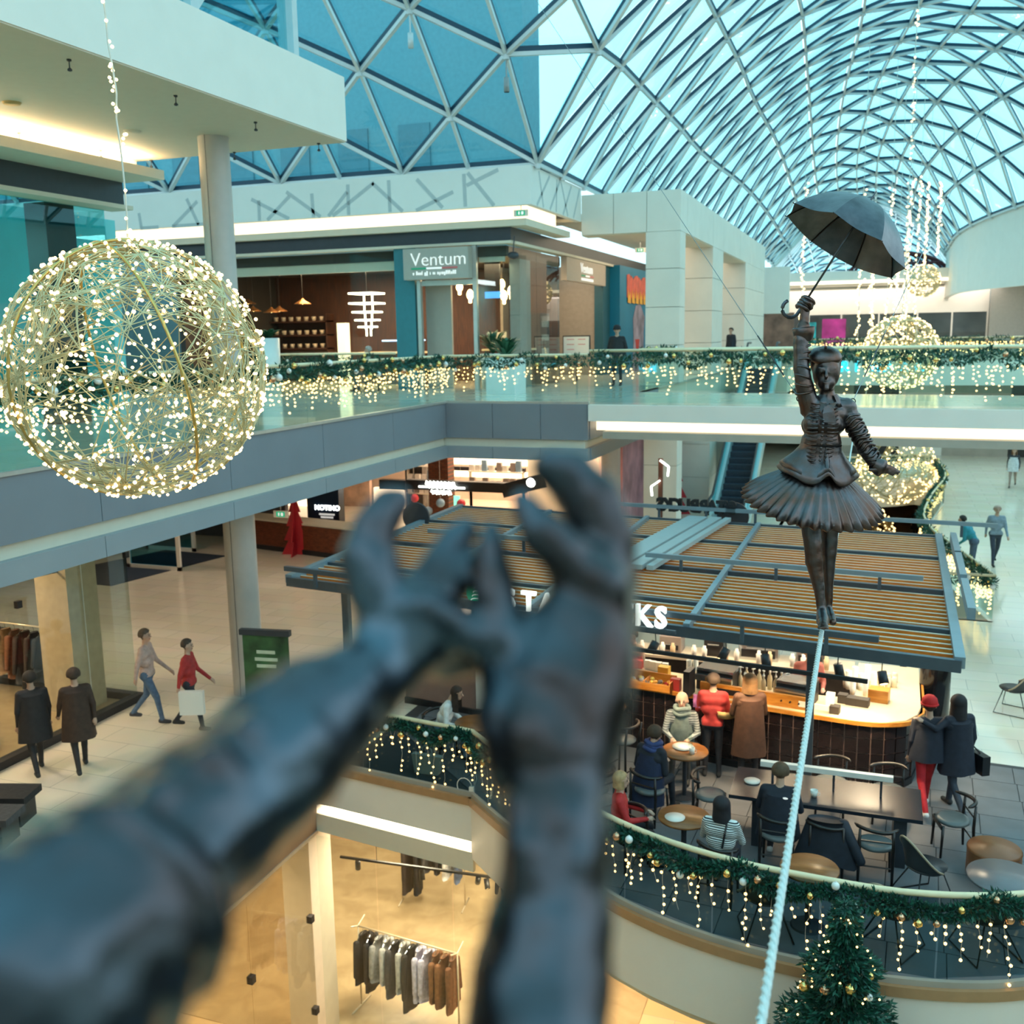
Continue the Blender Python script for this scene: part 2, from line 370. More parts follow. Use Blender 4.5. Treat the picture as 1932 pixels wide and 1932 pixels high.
# fascia bands following the edges (strips with thickness)
def ribbon(path, z0, z1, th, m, name, parent, out=1):
    mb = MB(); n = len(path); N = []
    for i in range(n):
        a = Vector(path[max(i - 1, 0)]); b = Vector(path[min(i + 1, n - 1)]); d = (b - a).normalized(); N.append(Vector((d.y, -d.x)) * out)
    P = [Vector(p) for p in path]
    for i in range(n - 1):
        a, b = P[i], P[i + 1]; c, d = P[i + 1] + N[i + 1] * th, P[i] + N[i] * th
        mb.add([(a.x, a.y, z0), (b.x, b.y, z0), (c.x, c.y, z0), (d.x, d.y, z0), (a.x, a.y, z1), (b.x, b.y, z1), (c.x, c.y, z1), (d.x, d.y, z1)],
               [(0, 1, 2, 3), (7, 6, 5, 4), (0, 4, 5, 1), (1, 5, 6, 2), (2, 6, 7, 3), (3, 7, 4, 0)])
    return mb.build(name, m, parent)
def dense(path, k=5):
    out = []
    n = len(path)
    for i in range(n - 1):
        p0, p1, p2, p3 = (Vector(path[max(i - 1, 0)]), Vector(path[i]), Vector(path[i + 1]), Vector(path[min(i + 2, n - 1)]))
        for j in range(k):
            t = j / k; out.append(tuple(.5 * ((2 * p1) + (p2 - p0) * t + (2 * p0 - 5 * p1 + 4 * p2 - p3) * t * t + (3 * p1 - p0 - 3 * p2 + p3) * t ** 3)))
    out.append(tuple(path[-1])); return out
cfront = curve[:2]; carc = dense(curve[1:], 4)
t3 = stru('trim_3', 'white plaster fascia below the terrace edge with a copper coloured ledge and a light strip')
fl = MB().bx(-8.62, -5.55, 0, 0, 0, 0)
ribbon(cfront, M - .72, M - .12, .06, m_white, 'fascia_band', t3)
ribbon(cfront, M - .90, M - .72, .03, m_strip, 'light_strip', t3)
ribbon(cfront, M - 1.22, M - .90, .06, m_cream, 'fascia_band', t3)
ribbon(carc, M - 1.0, M - .12, .06, m_white, 'fascia_band', t3)
ribbon(cfront, M - .12, M + .0, .10, m_ledge, 'ledge', t3)
ribbon(carc, M - .12, M + .0, .10, m_ledge, 'ledge', t3)
ribbon(cfront, M + .0, M + .07, .05, m_tan, 'glass_shoe', t3); ribbon(carc, M + .0, M + .07, .05, m_tan, 'glass_shoe', t3)
t4 = stru('trim_4', 'brown fascia along the edge of the middle level above the clothes shop glass')
MB().bx(-8.62, -8.54, -3.9, 13.55, M - 1.22, M - .0).build('fascia_band', mat('brown_fascia', (.16, .09, .06), .4), t4)
MB().bx(-8.64, -8.52, -3.9, 13.55, M - 1.26, M - 1.2).build('bottom_profile', m_alu, t4)
t5 = stru('trim_5', 'white fascia around the far oval opening of the middle level')
vr = dense(voidR, 3)
ribbon(vr, M - 1.25, M - .0, .08, m_white, 'fascia_band', t5, -1)
MB().bx(-3.2, 2.69, 25.5, 25.6, M - 1.25, M).bx(-3.3, -3.2, 25.6, 48.6, M - 1.25, M).build('fascia_band', m_white, t5)
# terrace pavers: one object each around the kiosk
pv = stru('floor_terrace', 'grey stone pavers of the cafe terrace laid in a grid')
def front_y(x):
    for (x0, y0), (x1, y1) in zip(curve[1:], curve[2:]):
        if x0 <= x <= x1: return y0 + (y1 - y0) * (x - x0) / (x1 - x0)
    return 13.45
MB().prism([(x, y + .06) for x, y in curve[1:15]] + [(4.9, 16.7), (-8.0, 17.4), (-8.0, 13.6)], M + .001, M + .004).build('bedding', m_joint, pv)
def clip(poly, a, b):
    # keep what lies on the left of the line a -> b
    out = []; n = len(poly)
    sd = lambda p: (b[0] - a[0]) * (p[1] - a[1]) - (b[1] - a[1]) * (p[0] - a[0])
    for i in range(n):
        p, q = poly[i], poly[(i + 1) % n]; s1, s2 = sd(p), sd(q)
        if s1 >= 0: out.append(p)
        if s1 * s2 < 0: t = s1 / (s1 - s2); out.append((p[0] + (q[0] - p[0]) * t, p[1] + (q[1] - p[1]) * t))
    return out
pm = None; ang = radians(-2.5); PW = .62
for i in range(-13, 9):
    for j in range(0, 16):
        cx = i * PW; cy = 10.3 + j * PW + cx * math.tan(ang)
        if cx < -7.7 or cx > 4.6 or cy > 16.9 - .07 * cx: continue
        if cy > 15.9 and -5.4 < cx < .3: continue
        h = PW / 2 - .006; ca, sa = cos(ang), sin(ang)
        sq = [(cx + x * ca - y * sa, cy + x * sa + y * ca) for x, y in ((-h, -h), (h, -h), (h, h), (-h, h))]
        poly = sq
        for a_, b_ in list(zip(curve, curve[1:]))[0 if cx < -5.6 else 1:14]: poly = clip(poly, (a_[0], a_[1] + .05), (b_[0], b_[1] + .05))
        if len(poly) < 3: continue
        if poly == sq:
            if pm is None: o = MB().box((0, 0, 0), (2 * h, 2 * h, .012)).build('paver', m_paver, pv); pm = o.data
            else: o = bpy.data.objects.new('paver', pm); COL.objects.link(o); o.parent = pv
            o.location = (cx, cy, M + .010); o.rotation_euler = (0, 0, ang)
        else: MB().prism(poly, M + .004, M + .016).build('paver', m_paver, pv)
# ================================================================== bottom floor
struct(MB().bx(-34, 34, -4, 82, B - .1, B), 'floor', m_floorB, 'warm lit stone floor of the bottom level')
# outer closure walls far away from view
struct(MB().bx(-34.2, -34, -4, 27.6, B, 6.2).bx(-34.2, -34, 27.6, 82, B, 5.6), 'wall_left', m_white, 'plain white wall at the far left end of the mall')
struct(MB().bx(34, 34.2, -4, 82, B, 5.6), 'wall_right', m_white, 'plain white wall at the far right end of the mall')
struct(MB().bx(-34, 34, -4.2, -4, B, 5.6), 'wall_back', m_white, 'plain white wall behind the viewpoint')
struct(MB().bx(-34, 34, 82, 82.2, B, 5.6), 'wall_front', m_white, 'plain white wall closing the far end of the mall')
# ================================================================== columns
def column(p, r, z0, z1, label):
    t = stru('trim_6', label, (p[0], p[1], z0))
    MB().lathe([(r, z0), (r, z1)], 32, (p[0], p[1], 0)).build('shaft', mat('column_paint', (.50, .47, .45), .4, var=.03), t, True)
    MB().lathe([(r + .004, z0), (r + .004, z1)], 2, (p[0], p[1], 0), a0=radians(-88), a1=radians(-86)).build('joint_line', m_dark, t)
column((-11.45, 15.95), .27, 0, 5.16, 'round grey column under the near white canopy')
column((-11.5, 16.05), .30, M, -1.3, 'round grey column standing on the middle floor by the clothes shop')
# ================================================================== near white canopy, upper left
cn = stru('ceiling_canopy', 'white canopy slab with a beige soffit in the upper left')
MB().bx(-34, -9.55, -4, 17.4, 5.17, 6.3).build('canopy_edge', m_white, cn)
MB().bx(-34, -9.57, -4, 17.38, 5.15, 5.17).build('soffit', m_ceil, cn)
MB().bx(-14.5, -13.55, -4, 17.2, 4.72, 4.9).bx(-14.5, -14.2, -4, 17.2, 4.9, 5.15).build('cove_lip', m_cream, cn)
MB().bx(-14.15, -13.75, -4, 17.0, 4.905, 4.93).build('cove_light', m_cove, cn)
MB().bx(-15.3, -14.5, -4, 17.1, 4.28, 4.72).build('bulkhead', m_dark, cn)
MB().bx(-15.0, -14.45, -4, 17.3, 4.2, 4.28).build('bulkhead_trim', m_cream, cn)
sm = None; k = 0
for p in ((130, 112), (331, 180), (482, 230), (601, 270), (442, 287), (285, 302), (36, 250), (190, 283)):
    q = atz(p[0], p[1], 5.15)
    if sm is None:
        o = MB().lathe([(.002, 0), (.03, 0), (.03, -.02), (.008, -.03), (.008, -.10), (.03, -.12), (.03, -.14), (.002, -.15)], 10).build('sprinkler_head', m_dark, None, True); sm = o.data
    else:
        o = bpy.data.objects.new('sprinkler_head', sm); COL.objects.link(o)
    o.location = q
    tag(o, 'dark sprinkler head under the white canopy, ' + ('leftmost along the front edge', 'second along the front edge', 'third along the front edge', 'nearest the canopy tip', 'just right of the round column', 'just left of the round column', 'nearest the photo left border', 'closest to the glowing cove')[k], 'sprinkler', 'sprinklers under the canopy'); k += 1
q = atz(250, 247, 5.15); tag(MB().lathe([(.002, -.03), (.13, -.03), (.15, 0)], 20, q).build('ceiling_speaker', m_ceil, None, True), 'flat round speaker grille in the canopy soffit', 'speaker')
q = atz(22, 193, 5.15); tag(MB().lathe([(.002, -.03), (.12, -.03), (.14, 0)], 20, q).build('ceiling_sensor', mat('ochre_disc', (.5, .33, .12), .6), None, True), 'ochre round disc in the canopy soffit near the left border', 'sensor')
# glazed clerestory standing on the canopy
cl = stru('window_1', 'glazed clerestory with heavy steel posts standing on the white canopy')
ys = [-4, -1, 1.9, 4.8, 7.7, 10.55, 13.4, 16.2]
for a in ys:
    MB().beam((-9.95, a, 6.3), (-9.95, a, 9.6), .16, .3, (1, 0, 0)).build('post', m_steel, cl)
for a, b in zip(ys, ys[1:]):
    MB().beam((-9.95, a, 6.35), (-9.95, b, 9.5), .13, .2, (1, 0, 0)).build('brace', m_steel, cl)
    MB().bx(-9.97, -9.93, a + .05, b - .05, 6.35, 9.5).build('pane', g_roof, cl)
MB().bx(-10.05, -9.85, -4, 16.3, 9.5, 9.7).build('top_beam', m_steel, cl)
# ================================================================== corner store: band, cove, bulkhead
bd = stru('wall_band', 'white band with a printed grey branch pattern above the corner cafe')
YB, XB = 27.5, -9.4
MB().bx(-34, XB, YB, YB + .2, 5.17, 6.22).build('band_front', m_band, bd)
MB().bx(XB - .2, XB, YB + .2, 32.5, 5.17, 6.22).build('band_side', m_band, bd)
m_print = mat('printed_stripe', (.47, .51, .51), .55, var=.05)
# branch pattern: flat printed strokes on the band (3 mm proud)
random.seed(11)
strokes = [((262, 402), (270, 470)), ((268, 470), (300, 440)), ((330, 470), (372, 380)), ((352, 375), (378, 475)), ((325, 430), (385, 425)), ((474, 376), (546, 426)), ((488, 378), (490, 426)), ((546, 370), (505, 428)), ((540, 362), (605, 412)), ((588, 365), (592, 420)), ((655, 362), (620, 418)), ((656, 348), (658, 410)), ((628, 415), (705, 345)), ((702, 345), (760, 400)), ((733, 340), (736, 400)), ((786, 338), (835, 392)), ((855, 362), (785, 402)), ((875, 328), (878, 390)), ((880, 350), (940, 320)), ((882, 326), (932, 388))]
for i, (a, b) in enumerate(strokes):
    p = atY(a[0], a[1], YB - .002); q = atY(b[0], b[1], YB - .002)
    p.z = max(5.19, min(6.2, p.z)); q.z = max(5.19, min(6.2, q.z))
    MB().beam(p, q, .004, .11, (q - p).cross(Vector((0, 1, 0)))).build('printed_stroke', m_print, bd)
for i, (ya, yb_) in enumerate(((28, 29.2), (28.6, 28.2), (29.2, 30.2), (29.8, 29.9), (30.5, 31.4), (31.0, 30.3), (31.6, 32.3))):
    MB().beam((XB + .002, ya, 5.2), (XB + .002, yb_, 6.15), .004, .10, (0, 1, 0)).build('printed_stroke', m_print, bd)
MB().bx(-34, XB - .2, YB + .2, 36, 5.46, 5.5).bx(-10.4, -6.4, 32.6, 57, 5.2, 5.3).build('gallery_soffit', m_cream, bd)
MB().bx(-34, -10.2, 28.5, 28.54, 4.88, 5.44).bx(-10.24, -10.2, 28.54, 32.3, 4.88, 5.44).build('cove_light', m_strip2, bd)
MB().bx(-34, -9.75, 28.05, 28.5, 4.68, 4.87).bx(-10.25, -9.75, 28.5, 32.4, 4.68, 4.87).build('cove_lip', m_cream, bd)
MB().bx(-34, -10.3, 28.28, 28.55, 4.3, 4.68).bx(-10.6, -10.3, 28.55, 47, 4.3, 4.68).build('bulkhead', m_dark, bd)
MB().bx(-34, -10.28, 28.24, 28.6, 4.22, 4.3).bx(-10.6, -10.26, 28.6, 47, 4.22, 4.3).build('bulkhead_trim', m_cream, bd)
# ================================================================== white portal frame with pillars
pt = stru('wall_portal', 'white clad portal frame with square pillars beside the corner cafe')
XP, YP = -6.17, 32.5
def clad(x0, x1, y0, y1, z0, z1): MB().bx(x0, x1, y0, y1, z0, z1).build('panel', m_portal, pt)
g = .008
for a, b in ((XB, -8.33), (-8.33, -7.25), (-7.25, XP)):
    clad(a + g, b - g, YP, YP + .9, 4.75, 6.0)
pys = [32.5, 33.7, 39.0, 41.6, 46.5, 50, 56.5]
for y0, y1 in zip(pys, pys[1:]):
    clad(XP - .9, XP, y0 + g, y1 - g, 4.75 if y0 > 32.6 else 4.75, 6.0)
for (y0, y1) in ((32.5, 33.4), (39.0, 41.6), (48.5, 56.5)):
    for z0, z1 in ((0, 1.2), (1.2, 2.4), (2.4, 3.6), (3.6, 4.75)):
        clad(XP - 1.1, XP, y0, y1, z0 + g, z1 - g)
MB().bx(XP - .85, XP - .05, 33.5, 56, 4.72, 4.76).bx(XB, XP - .9, 32.6, 33.3, 4.72, 4.76).build('lintel_soffit', m_cream, pt)
# ================================================================== glass gridshell roof
rf = stru('ceiling_glass_roof', 'triangulated steel and glass gridshell roof')
E_ = 2.4; EX = E_ * sin(radians(60)); YS = 27.8; XL0 = -9.3; RZ0 = 6.27
def sst(a, b, t): t = max(0, min(1, (t - a) / (b - a))); return t * t * (3 - 2 * t)
def vz(xi, Y):
    # xi: position across the vault before narrowing
    H = 7.3 - 2.9 * sst(50, 72, Y) + .7 * sst(74, 84, Y) - 3.9 * sst(88, 108, Y); s0 = RZ0 - .5 * sst(50, 72, Y)
    a = xi - XL0; Wd = 10.9
    u = abs(a - Wd) / Wd
    fb = (1 - min(1, u) ** 2.1) * H + s0 if a > 0 else -9
    b = YS - Y
    if b > 0:
        ua = max(0, 1 - b / 13.5); fa = RZ0 + 7.1 * (1 - ua ** 2.0)
    else: fa = -9
    if fa < 0 and fb < 0: return RZ0
    if a > 0 and b > 0:
        k = .6; mx = max(fa, fb); return mx + k * math.log(math.exp((fa - mx) / k) + math.exp((fb - mx) / k)) - k * math.log(2) * math.exp(-abs(fa - fb) / 2)
    return max(fa, fb)
def vx(xi, Y):
    s = 1 - .47 * sst(40, 66, Y) + .12 * sst(72, 90, Y); c0 = XL0 + 10.9
    c = c0 - 3.0 * sst(38, 66, Y) - .03 * max(0, Y - 28) * .3
    return c + (xi - c0) * s
nodes = {}
for i in range(-11, 12):
    for j in range(-18, 36):
        xi = XL0 + i * EX; Y = YS + (j + (.5 if i % 2 else 0)) * E_
        if Y < -7 or Y > 108: continue
        if i < 0 and Y > YS: 
            if Y - YS < E_ * .6: Y = YS
            else: continue
        if xi > XL0 + 21.9: continue
        nodes[(i, j)] = Vector((vx(xi, Y), Y, vz(xi, Y)))
edges = set(); tris = []
def nb(i, j):
    if i % 2: return ((i, j + 1), (i + 1, j), (i + 1, j + 1))
    return ((i, j + 1), (i + 1, j - 1), (i + 1, j))
for (i, j), p in nodes.items():
    n0, n1, n2 = nb(i, j)
    for q in (n0, n1, n2):
        if q in nodes and (nodes[q] - p).length > .5: edges.add(((i, j), q))
    for a, b in ((n0, n2), (n1, n2)):
        if a in nodes and b in nodes: tris.append(((i, j), a, b))
def vis(p):
    d = p - CAM; z = d.dot(FWD)
    if z < 1: return 0
    x = 966 + FPX * d.dot(RGT) / z; y = 966 - FPX * d.dot(UPV) / z
    return z if -60 < x < 1990 and -60 < y < 560 else 0
tv = []; 
for t in tris:
    c = (nodes[t[0]] + nodes[t[1]] + nodes[t[2]]) / 3; z = vis(c); tv.append((z if z else 1e3 + c.length, t))
tv.sort(key=lambda q: q[0]); restp = MB()
for k, (z, t) in enumerate(tv):
    P = [nodes[q] for q in t]; c = (P[0] + P[1] + P[2]) / 3
    n_ = (P[1] - P[0]).cross(P[2] - P[0])
    if n_.length < .05: continue
    n_.normalize(); n_ = n_ if n_.z > 0 else -n_
    Q = [p + (c - p) * .015 + n_ * .17 for p in P]
    if k < 290: MB().add(Q, [(0, 1, 2)]).build('pane', g_roof, rf)
    else: restp.add(Q, [(0, 1, 2)])
restp.build('pane_field', g_roof, rf)['kind'] = 'stuff'
ev = []
for a, b in edges:
    c = (nodes[a] + nodes[b]) / 2; z = vis(c); ev.append((z if z else 1e3 + c.length, a, b))
ev.sort(key=lambda q: q[0]); restb = MB(); restg = MB()
for k, (z, a, b) in enumerate(ev):
    p, q = nodes[a], nodes[b]; d = (q - p).normalized(); w_ = .105 if a[0] != b[0] else .085
    up = Vector((0, 0, 1)); p2, q2 = p + d * .06, q - d * .06
    if k < 290:
        o = MB().beam(p2, q2, w_, .10).build('beam', m_steel, rf)
        MB().beam(p2 + up * .115, q2 + up * .115, w_ * .9, .13).build('gasket', m_gasket, o)
    else: restb.beam(p2, q2, w_, .10); restg.beam(p2 + up * .115, q2 + up * .115, w_ * .9, .13)
restb.build('beam_field', m_steel, rf)['kind'] = 'stuff'; restg.build('gasket_field', m_gasket, rf)['kind'] = 'stuff'
nm = MB(); 
for p in nodes.values(): nm.lathe([(.001, -.12), (.085, -.12), (.085, .12), (.001, .12)], 8, p)
nm.build('node_field', m_steel, rf)['kind'] = 'stuff'
# small hanging fittings under roof nodes
k = 0
for px, py in ((895, 40), (948, 170), (690, 18)):
    best = min((p for p in nodes.values() if vis(p)), key=lambda p: ((966 + FPX * (p - CAM).dot(RGT) / (p - CAM).dot(FWD) - px) ** 2 + (966 - FPX * (p - CAM).dot(UPV) / (p - CAM).dot(FWD) - py) ** 2))
    t = thing('roof_spotlight', 'grey spotlight hanging from a roof node, ' + ('middle one over the corner cafe', 'right one nearest the roof valley', 'left one close to the canopy')[k], 'spotlight', best - Vector((0, 0, .9)), 0, 'spotlights under the glass roof'); k += 1
    MB().cyl((0, 0, 0), .02, .35, .8, 8).build('stem', m_steel, t); MB().lathe([(.001, 0), (.07, 0), (.07, .35), (.001, .35)], 12).build('housing', m_steel, t, True)
# office building seen through the roof
eb = thing('office_building', 'pale office block beyond the glass roof with dark windows', 'building', (-30, 40, 5), 0, world=True)
MB().bx(-48, -13.6, 39, 41, 0, 26).build('wall', mat('office_wall', (.13, .30, .36), .7), eb)
m_ow = mat('office_window', (.07, .20, .26), .3)
for i in range(11):
    for z in (8.2,):
        MB().bx(-47 + i * 2.8, -45.6 + i * 2.8, 38.93, 38.99, z, z + 1.9).build('window', m_ow, eb)
# ================================================================== balustrades, garlands, icicle lights
m_needle = mat('pine_needle', (.012, .10, .06), .55, var=.35, scale=30)
m_needle2 = mat('pine_needle_dark', (.006, .05, .035), .6, var=.3, scale=30)
m_gold = mat('gold_bauble', (.85, .58, .20), .22, metal=.9, var=.05)
m_pearl = mat('pearl_bauble', (.82, .82, .78), .25, var=.03, coat=.5)
m_copper = mat('copper_bauble', (.72, .42, .25), .25, metal=.9, var=.05)
m_bulb = mat('fairy_bulb', (1, .8, .4), .4, var=0, emit=2.6, ecol=(1, .64, .22), sample=False)
m_bulb_w = mat('fairy_bulb_white', (1, .85, .6), .4, var=0, emit=2.4, ecol=(1, .70, .30), sample=False)
m_wire = mat('clear_wire', (.65, .62, .55), .4, var=0)
def plen(path):
    L = [0]
    for a, b in zip(path, path[1:]): L.append(L[-1] + hypot(b[0] - a[0], b[1] - a[1]))
    return L
def patl(path, L, s):
    s = max(0, min(L[-1], s))
    for i in range(len(path) - 1):
        if s <= L[i + 1] + 1e-9:
            t = (s - L[i]) / max(1e-9, L[i + 1] - L[i]); a, b = path[i], path[i + 1]
            d = Vector((b[0] - a[0], b[1] - a[1])); d.normalize()
            return Vector((a[0] + (b[0] - a[0]) * t, a[1] + (b[1] - a[1]) * t)), d
def balustrade(path, z, label, pane=1.55, h=1.08, glass=None, rail_r=.035, base=.05, corners=()):
    t = thing('glass_balustrade', label, 'railing', (path[0][0], path[0][1], z), 0, world=True)
    L = plen(path); marks = [0]
    segs = [0] + [L[i] for i in corners] + [L[-1]]
    for a, b in zip(segs, segs[1:]):
        n = max(1, round((b - a) / pane))
        for k in range(n): marks.append(a + (b - a) * (k + 1) / n)
    for a, b in zip(marks, marks[1:]):
        p, _ = patl(path, L, a + .012); q, _ = patl(path, L, b - .012)
        MB().beam((p.x, p.y, z + (base + h) / 2), (q.x, q.y, z + (base + h) / 2), .016, h - base).build('pane', glass or g_rail, t)
        q, _ = patl(path, L, b)
    step = .25 if len(path) > 4 else 3
    n = max(2, int(L[-1] / step)); pts = []
    ss = sorted(set([L[-1] * i / n for i in range(n + 1)] + [L[i] for i in corners]))
    for s_ in ss: p, _ = patl(path, L, s_); pts.append((p.x, p.y, z + h + .03))
    MB().tube(pts, rail_r, 8).build('handrail', m_rail, t, True)
    return t
BAUB = {}
def bauble_mesh(kind):
    if kind not in BAUB:
        mb = MB().sphere((0, 0, 0), 1, 12); mb.lathe([(.18, .95), (.18, 1.15), (.001, 1.15)], 8)
        me = mb.mesh('bauble', True); me.materials.append({'g': m_gold, 'w': m_pearl, 'c': m_copper}[kind]); BAUB[kind] = me
    return BAUB[kind]
def garland(path, z, label, dens=500, rad=.12, h=.97, nl=.07, per_m=4, br=.042, off=-.06, seed=1, maxb=60, swag=.05):
    rnd = random.Random(seed)
    t = thing('pine_garland', label, 'garland', (path[0][0], path[0][1], z + h), 0, world=True)
    L = plen(path); mb = MB(); n = int(L[-1] * dens)
    for i in range(n):
        s = rnd.uniform(0, L[-1]); p, d = patl(path, L, s); nrm = Vector((d.y, -d.x, 0))
        ph = s * 2 * pi / 1.3; cz = z + h + swag * sin(ph) + .03 * sin(s * 7.1); rr = rad * (.8 + .3 * sin(s * 5.3 + 1))
        a = rnd.uniform(0, 2 * pi); r0 = rr * sqrt(rnd.random()) * .75
        c = Vector((p.x, p.y, cz)) + nrm * (-off + r0 * cos(a)) + Vector((0, 0, r0 * sin(a)))
        dirv = (nrm * cos(a) * 1.0 + Vector((0, 0, sin(a))) + Vector((d.x, d.y, 0)) * rnd.uniform(-1, 1) * .9 + Vector((rnd.gauss(0, .3), rnd.gauss(0, .3), rnd.gauss(0, .3)))).normalized()
        l = nl * rnd.uniform(.6, 1.3); sd = dirv.cross(Vector((rnd.gauss(0, 1), rnd.gauss(0, 1), rnd.gauss(0, 1)))); 
        if sd.length < 1e-3: continue
        sd.normalize(); w_ = l * .16; mb.mi = rnd.random() < .4
        e = c + dirv * l; mdl = c + dirv * l * .45
        mb.add([c, mdl + sd * w_, e, mdl - sd * w_], [(0, 1, 2, 3)])
    mb.m = [int(x) for x in mb.m]
    o = mb.build('foliage', [m_needle, m_needle2], t); o['kind'] = 'stuff'
    nb_ = min(maxb, int(L[-1] * per_m))
    for i in range(nb_):
        s = (i + rnd.uniform(.1, .9)) * L[-1] / nb_; p, d = patl(path, L, s); nrm = Vector((d.y, -d.x, 0))
        a = rnd.choice([rnd.uniform(-1.5, .6), rnd.uniform(-.8, 1.2)]); o = bpy.data.objects.new('bauble', bauble_mesh(rnd.choices('gwc', (6, 2, 2))[0])); COL.objects.link(o)
        rr = rad * .95
        o.parent = t; o.matrix_parent_inverse = wm(t).inverted()
        o.location = (p.x + nrm.x * (-off + rr * cos(a)), p.y + nrm.y * (-off + rr * cos(a)), z + h + swag * sin(s * 2 * pi / 1.3) + rr * sin(a) * 1.1)
        k = br * rnd.uniform(.75, 1.15); o.scale = (k, k, k)
    return t
def icicles(path, z, label, top=.88, spacing=.14, lo=.15, hi=.7, bstep=.085, r=.016, off=.07, wires=True, seed=3, mat_=None):
    rnd = random.Random(seed); L = plen(path); s = .05
    t = thing('icicle_lights', label, 'fairy lights', (path[0][0], path[0][1], z + top), 0, world=True)
    mb = MB(); wr = MB()
    while s < L[-1]:
        p, d = patl(path, L, s); nrm = Vector((d.y, -d.x, 0)) * off
        ln = rnd.choice([rnd.uniform(lo, hi), rnd.uniform(lo, hi * .7)]); x = 0; pts = []
        q = Vector((p.x + nrm.x, p.y + nrm.y, z + top)); pts.append(q.copy()); dz = 0
        while dz < ln:
            dz += bstep * rnd.uniform(.7, 1.3); x += rnd.gauss(0, .018)
            c = q + Vector((d.x * x, d.y * x, -dz)); pts.append(c)
            if rnd.random() < .88: mb.ico(c + Vector((rnd.gauss(0, .012), rnd.gauss(0, .012), 0)), r * rnd.uniform(.8, 1.15))
        if wires and len(pts) > 1: wr.tube(pts, .0022, 3, False)
        s += spacing * rnd.uniform(.6, 1.4)
    o = mb.build('bulbs', mat_ or m_bulb, t); o['kind'] = 'stuff'
    if wires: o = wr.build('wires', m_wire, t); o['kind'] = 'stuff'
    return t
# --- upper left gallery, turning the corner
PA = [(XE - .02, 2.0), (XE - .02, YE - .02), (-6.3, YE - .02)]
balustrade(PA, 0, 'glass balustrade with cream handrail along the grey upper gallery, behind the near globe', corners=(1,))
garland(PA, 0, 'pine garland with gold baubles on the grey upper gallery handrail', dens=420, rad=.15, h=.98, nl=.10, per_m=4, br=.055, seed=5, maxb=90)
icicles(PA, 0, 'curtain of warm fairy lights hanging from the upper gallery garland', top=.9, spacing=.105, lo=.12, hi=.62, bstep=.085, r=.021, wires=False, seed=6)
# --- white footbridge, both sides
PB = [(-6.25, 22.24), (16, 20.79)]
balustrade(PB, 0, 'glass balustrade on the near side of the white footbridge', pane=2.2, h=1.17)
garland(PB, 0, 'pine garland with baubles on the near footbridge handrail', dens=330, rad=.15, h=1.0, nl=.11, per_m=3, br=.055, seed=7, maxb=60)
icicles(PB, 0, 'curtain of warm fairy lights on the near footbridge balustrade', top=.9, spacing=.10, lo=.1, hi=.7, bstep=.085, r=.021, wires=False, seed=8)
PB2 = [(16, 24.97), (-6.25, 27.25)]
balustrade(PB2, 0, 'glass balustrade on the far side of the white footbridge', pane=2.2, h=1.12)
garland(PB2, 0, 'pine garland on the far footbridge handrail, largely behind the near one', dens=200, rad=.13, h=.98, nl=.12, per_m=1.5, br=.055, seed=9, maxb=30)
# --- curved terrace edge
PC = [(x, y + .02) for x, y in curve[:2]] + [(x, y + .02) for x, y in carc[1:]]
L_ = plen(PC); PC = PC[:[i for i, l in enumerate(L_) if l < 17][-1]]
balustrade(PC, M, 'curved glass balustrade around the cafe terrace', pane=1.15, h=1.0, glass=glassmat('terrace_glass', (.62, .72, .74), 1.3), rail_r=.036, base=.07, corners=(1,))
garland(PC, M, 'thick pine garland with baubles on the curved terrace handrail', dens=1500, rad=.125, h=.90, nl=.075, per_m=4.5, br=.046, seed=10, maxb=80)
icicles(PC, M, 'warm icicle lights hanging in front of the curved terrace glass', top=.82, spacing=.15, lo=.15, hi=.78, bstep=.095, r=.018, wires=True, seed=12)
# --- far oval opening
PD = [(-2.2, 25.6)] + [tuple(p) for p in vr]
L_ = plen(PD)
balustrade(PD, M, 'glass balustrade winding around the far oval opening', pane=1.7, h=1.08, corners=(1,))
garland(PD, M, 'pine garland winding along the handrail of the far oval opening', dens=200, rad=.14, h=.98, nl=.13, per_m=2, br=.07, seed=13, maxb=70, off=.06)
icicles(PD, M, 'warm fairy lights along the far oval opening', top=.9, spacing=.10, lo=.15, hi=.75, bstep=.09, r=.026, wires=False, seed=14, off=-.07)
# --- far galleries
PE_ = [(-6.34, 27.6), (-6.34, 32.3)]
balustrade(PE_, 0, 'short glass balustrade between the footbridge and the white portal', pane=2.5, h=1.1, base=0)
garland(PE_, 0, 'pine garland between the footbridge and the white portal', dens=150, rad=.14, h=1.0, nl=.14, per_m=1.5, br=.06, seed=15, maxb=30)
PF = [(-3.9, 57), (16, 57)]
balustrade(PF, 0, 'glass balustrade of the far cross gallery', pane=3, h=1.1)
garland(PF, 0, 'pine garland on the far cross gallery handrail', dens=150, rad=.16, h=1.0, nl=.18, per_m=1.2, br=.08, seed=16, maxb=24)
icicles(PF, 0, 'glittering fairy lights on the far cross gallery', top=1.0, spacing=.12, lo=.2, hi=.75, bstep=.12, r=.045, wires=False, seed=17)
PG = [(-19.5, 26.4), (-13.2, 26.4)]
balustrade(PG, 0, 'low glass barrier in front of the corner cafe window', pane=1.6, h=1.1, base=0)
garland(PG, 0, 'pine garland with lights on the barrier of the corner cafe', dens=220, rad=.12, h=.95, nl=.11, per_m=2, br=.05, seed=18, maxb=14)
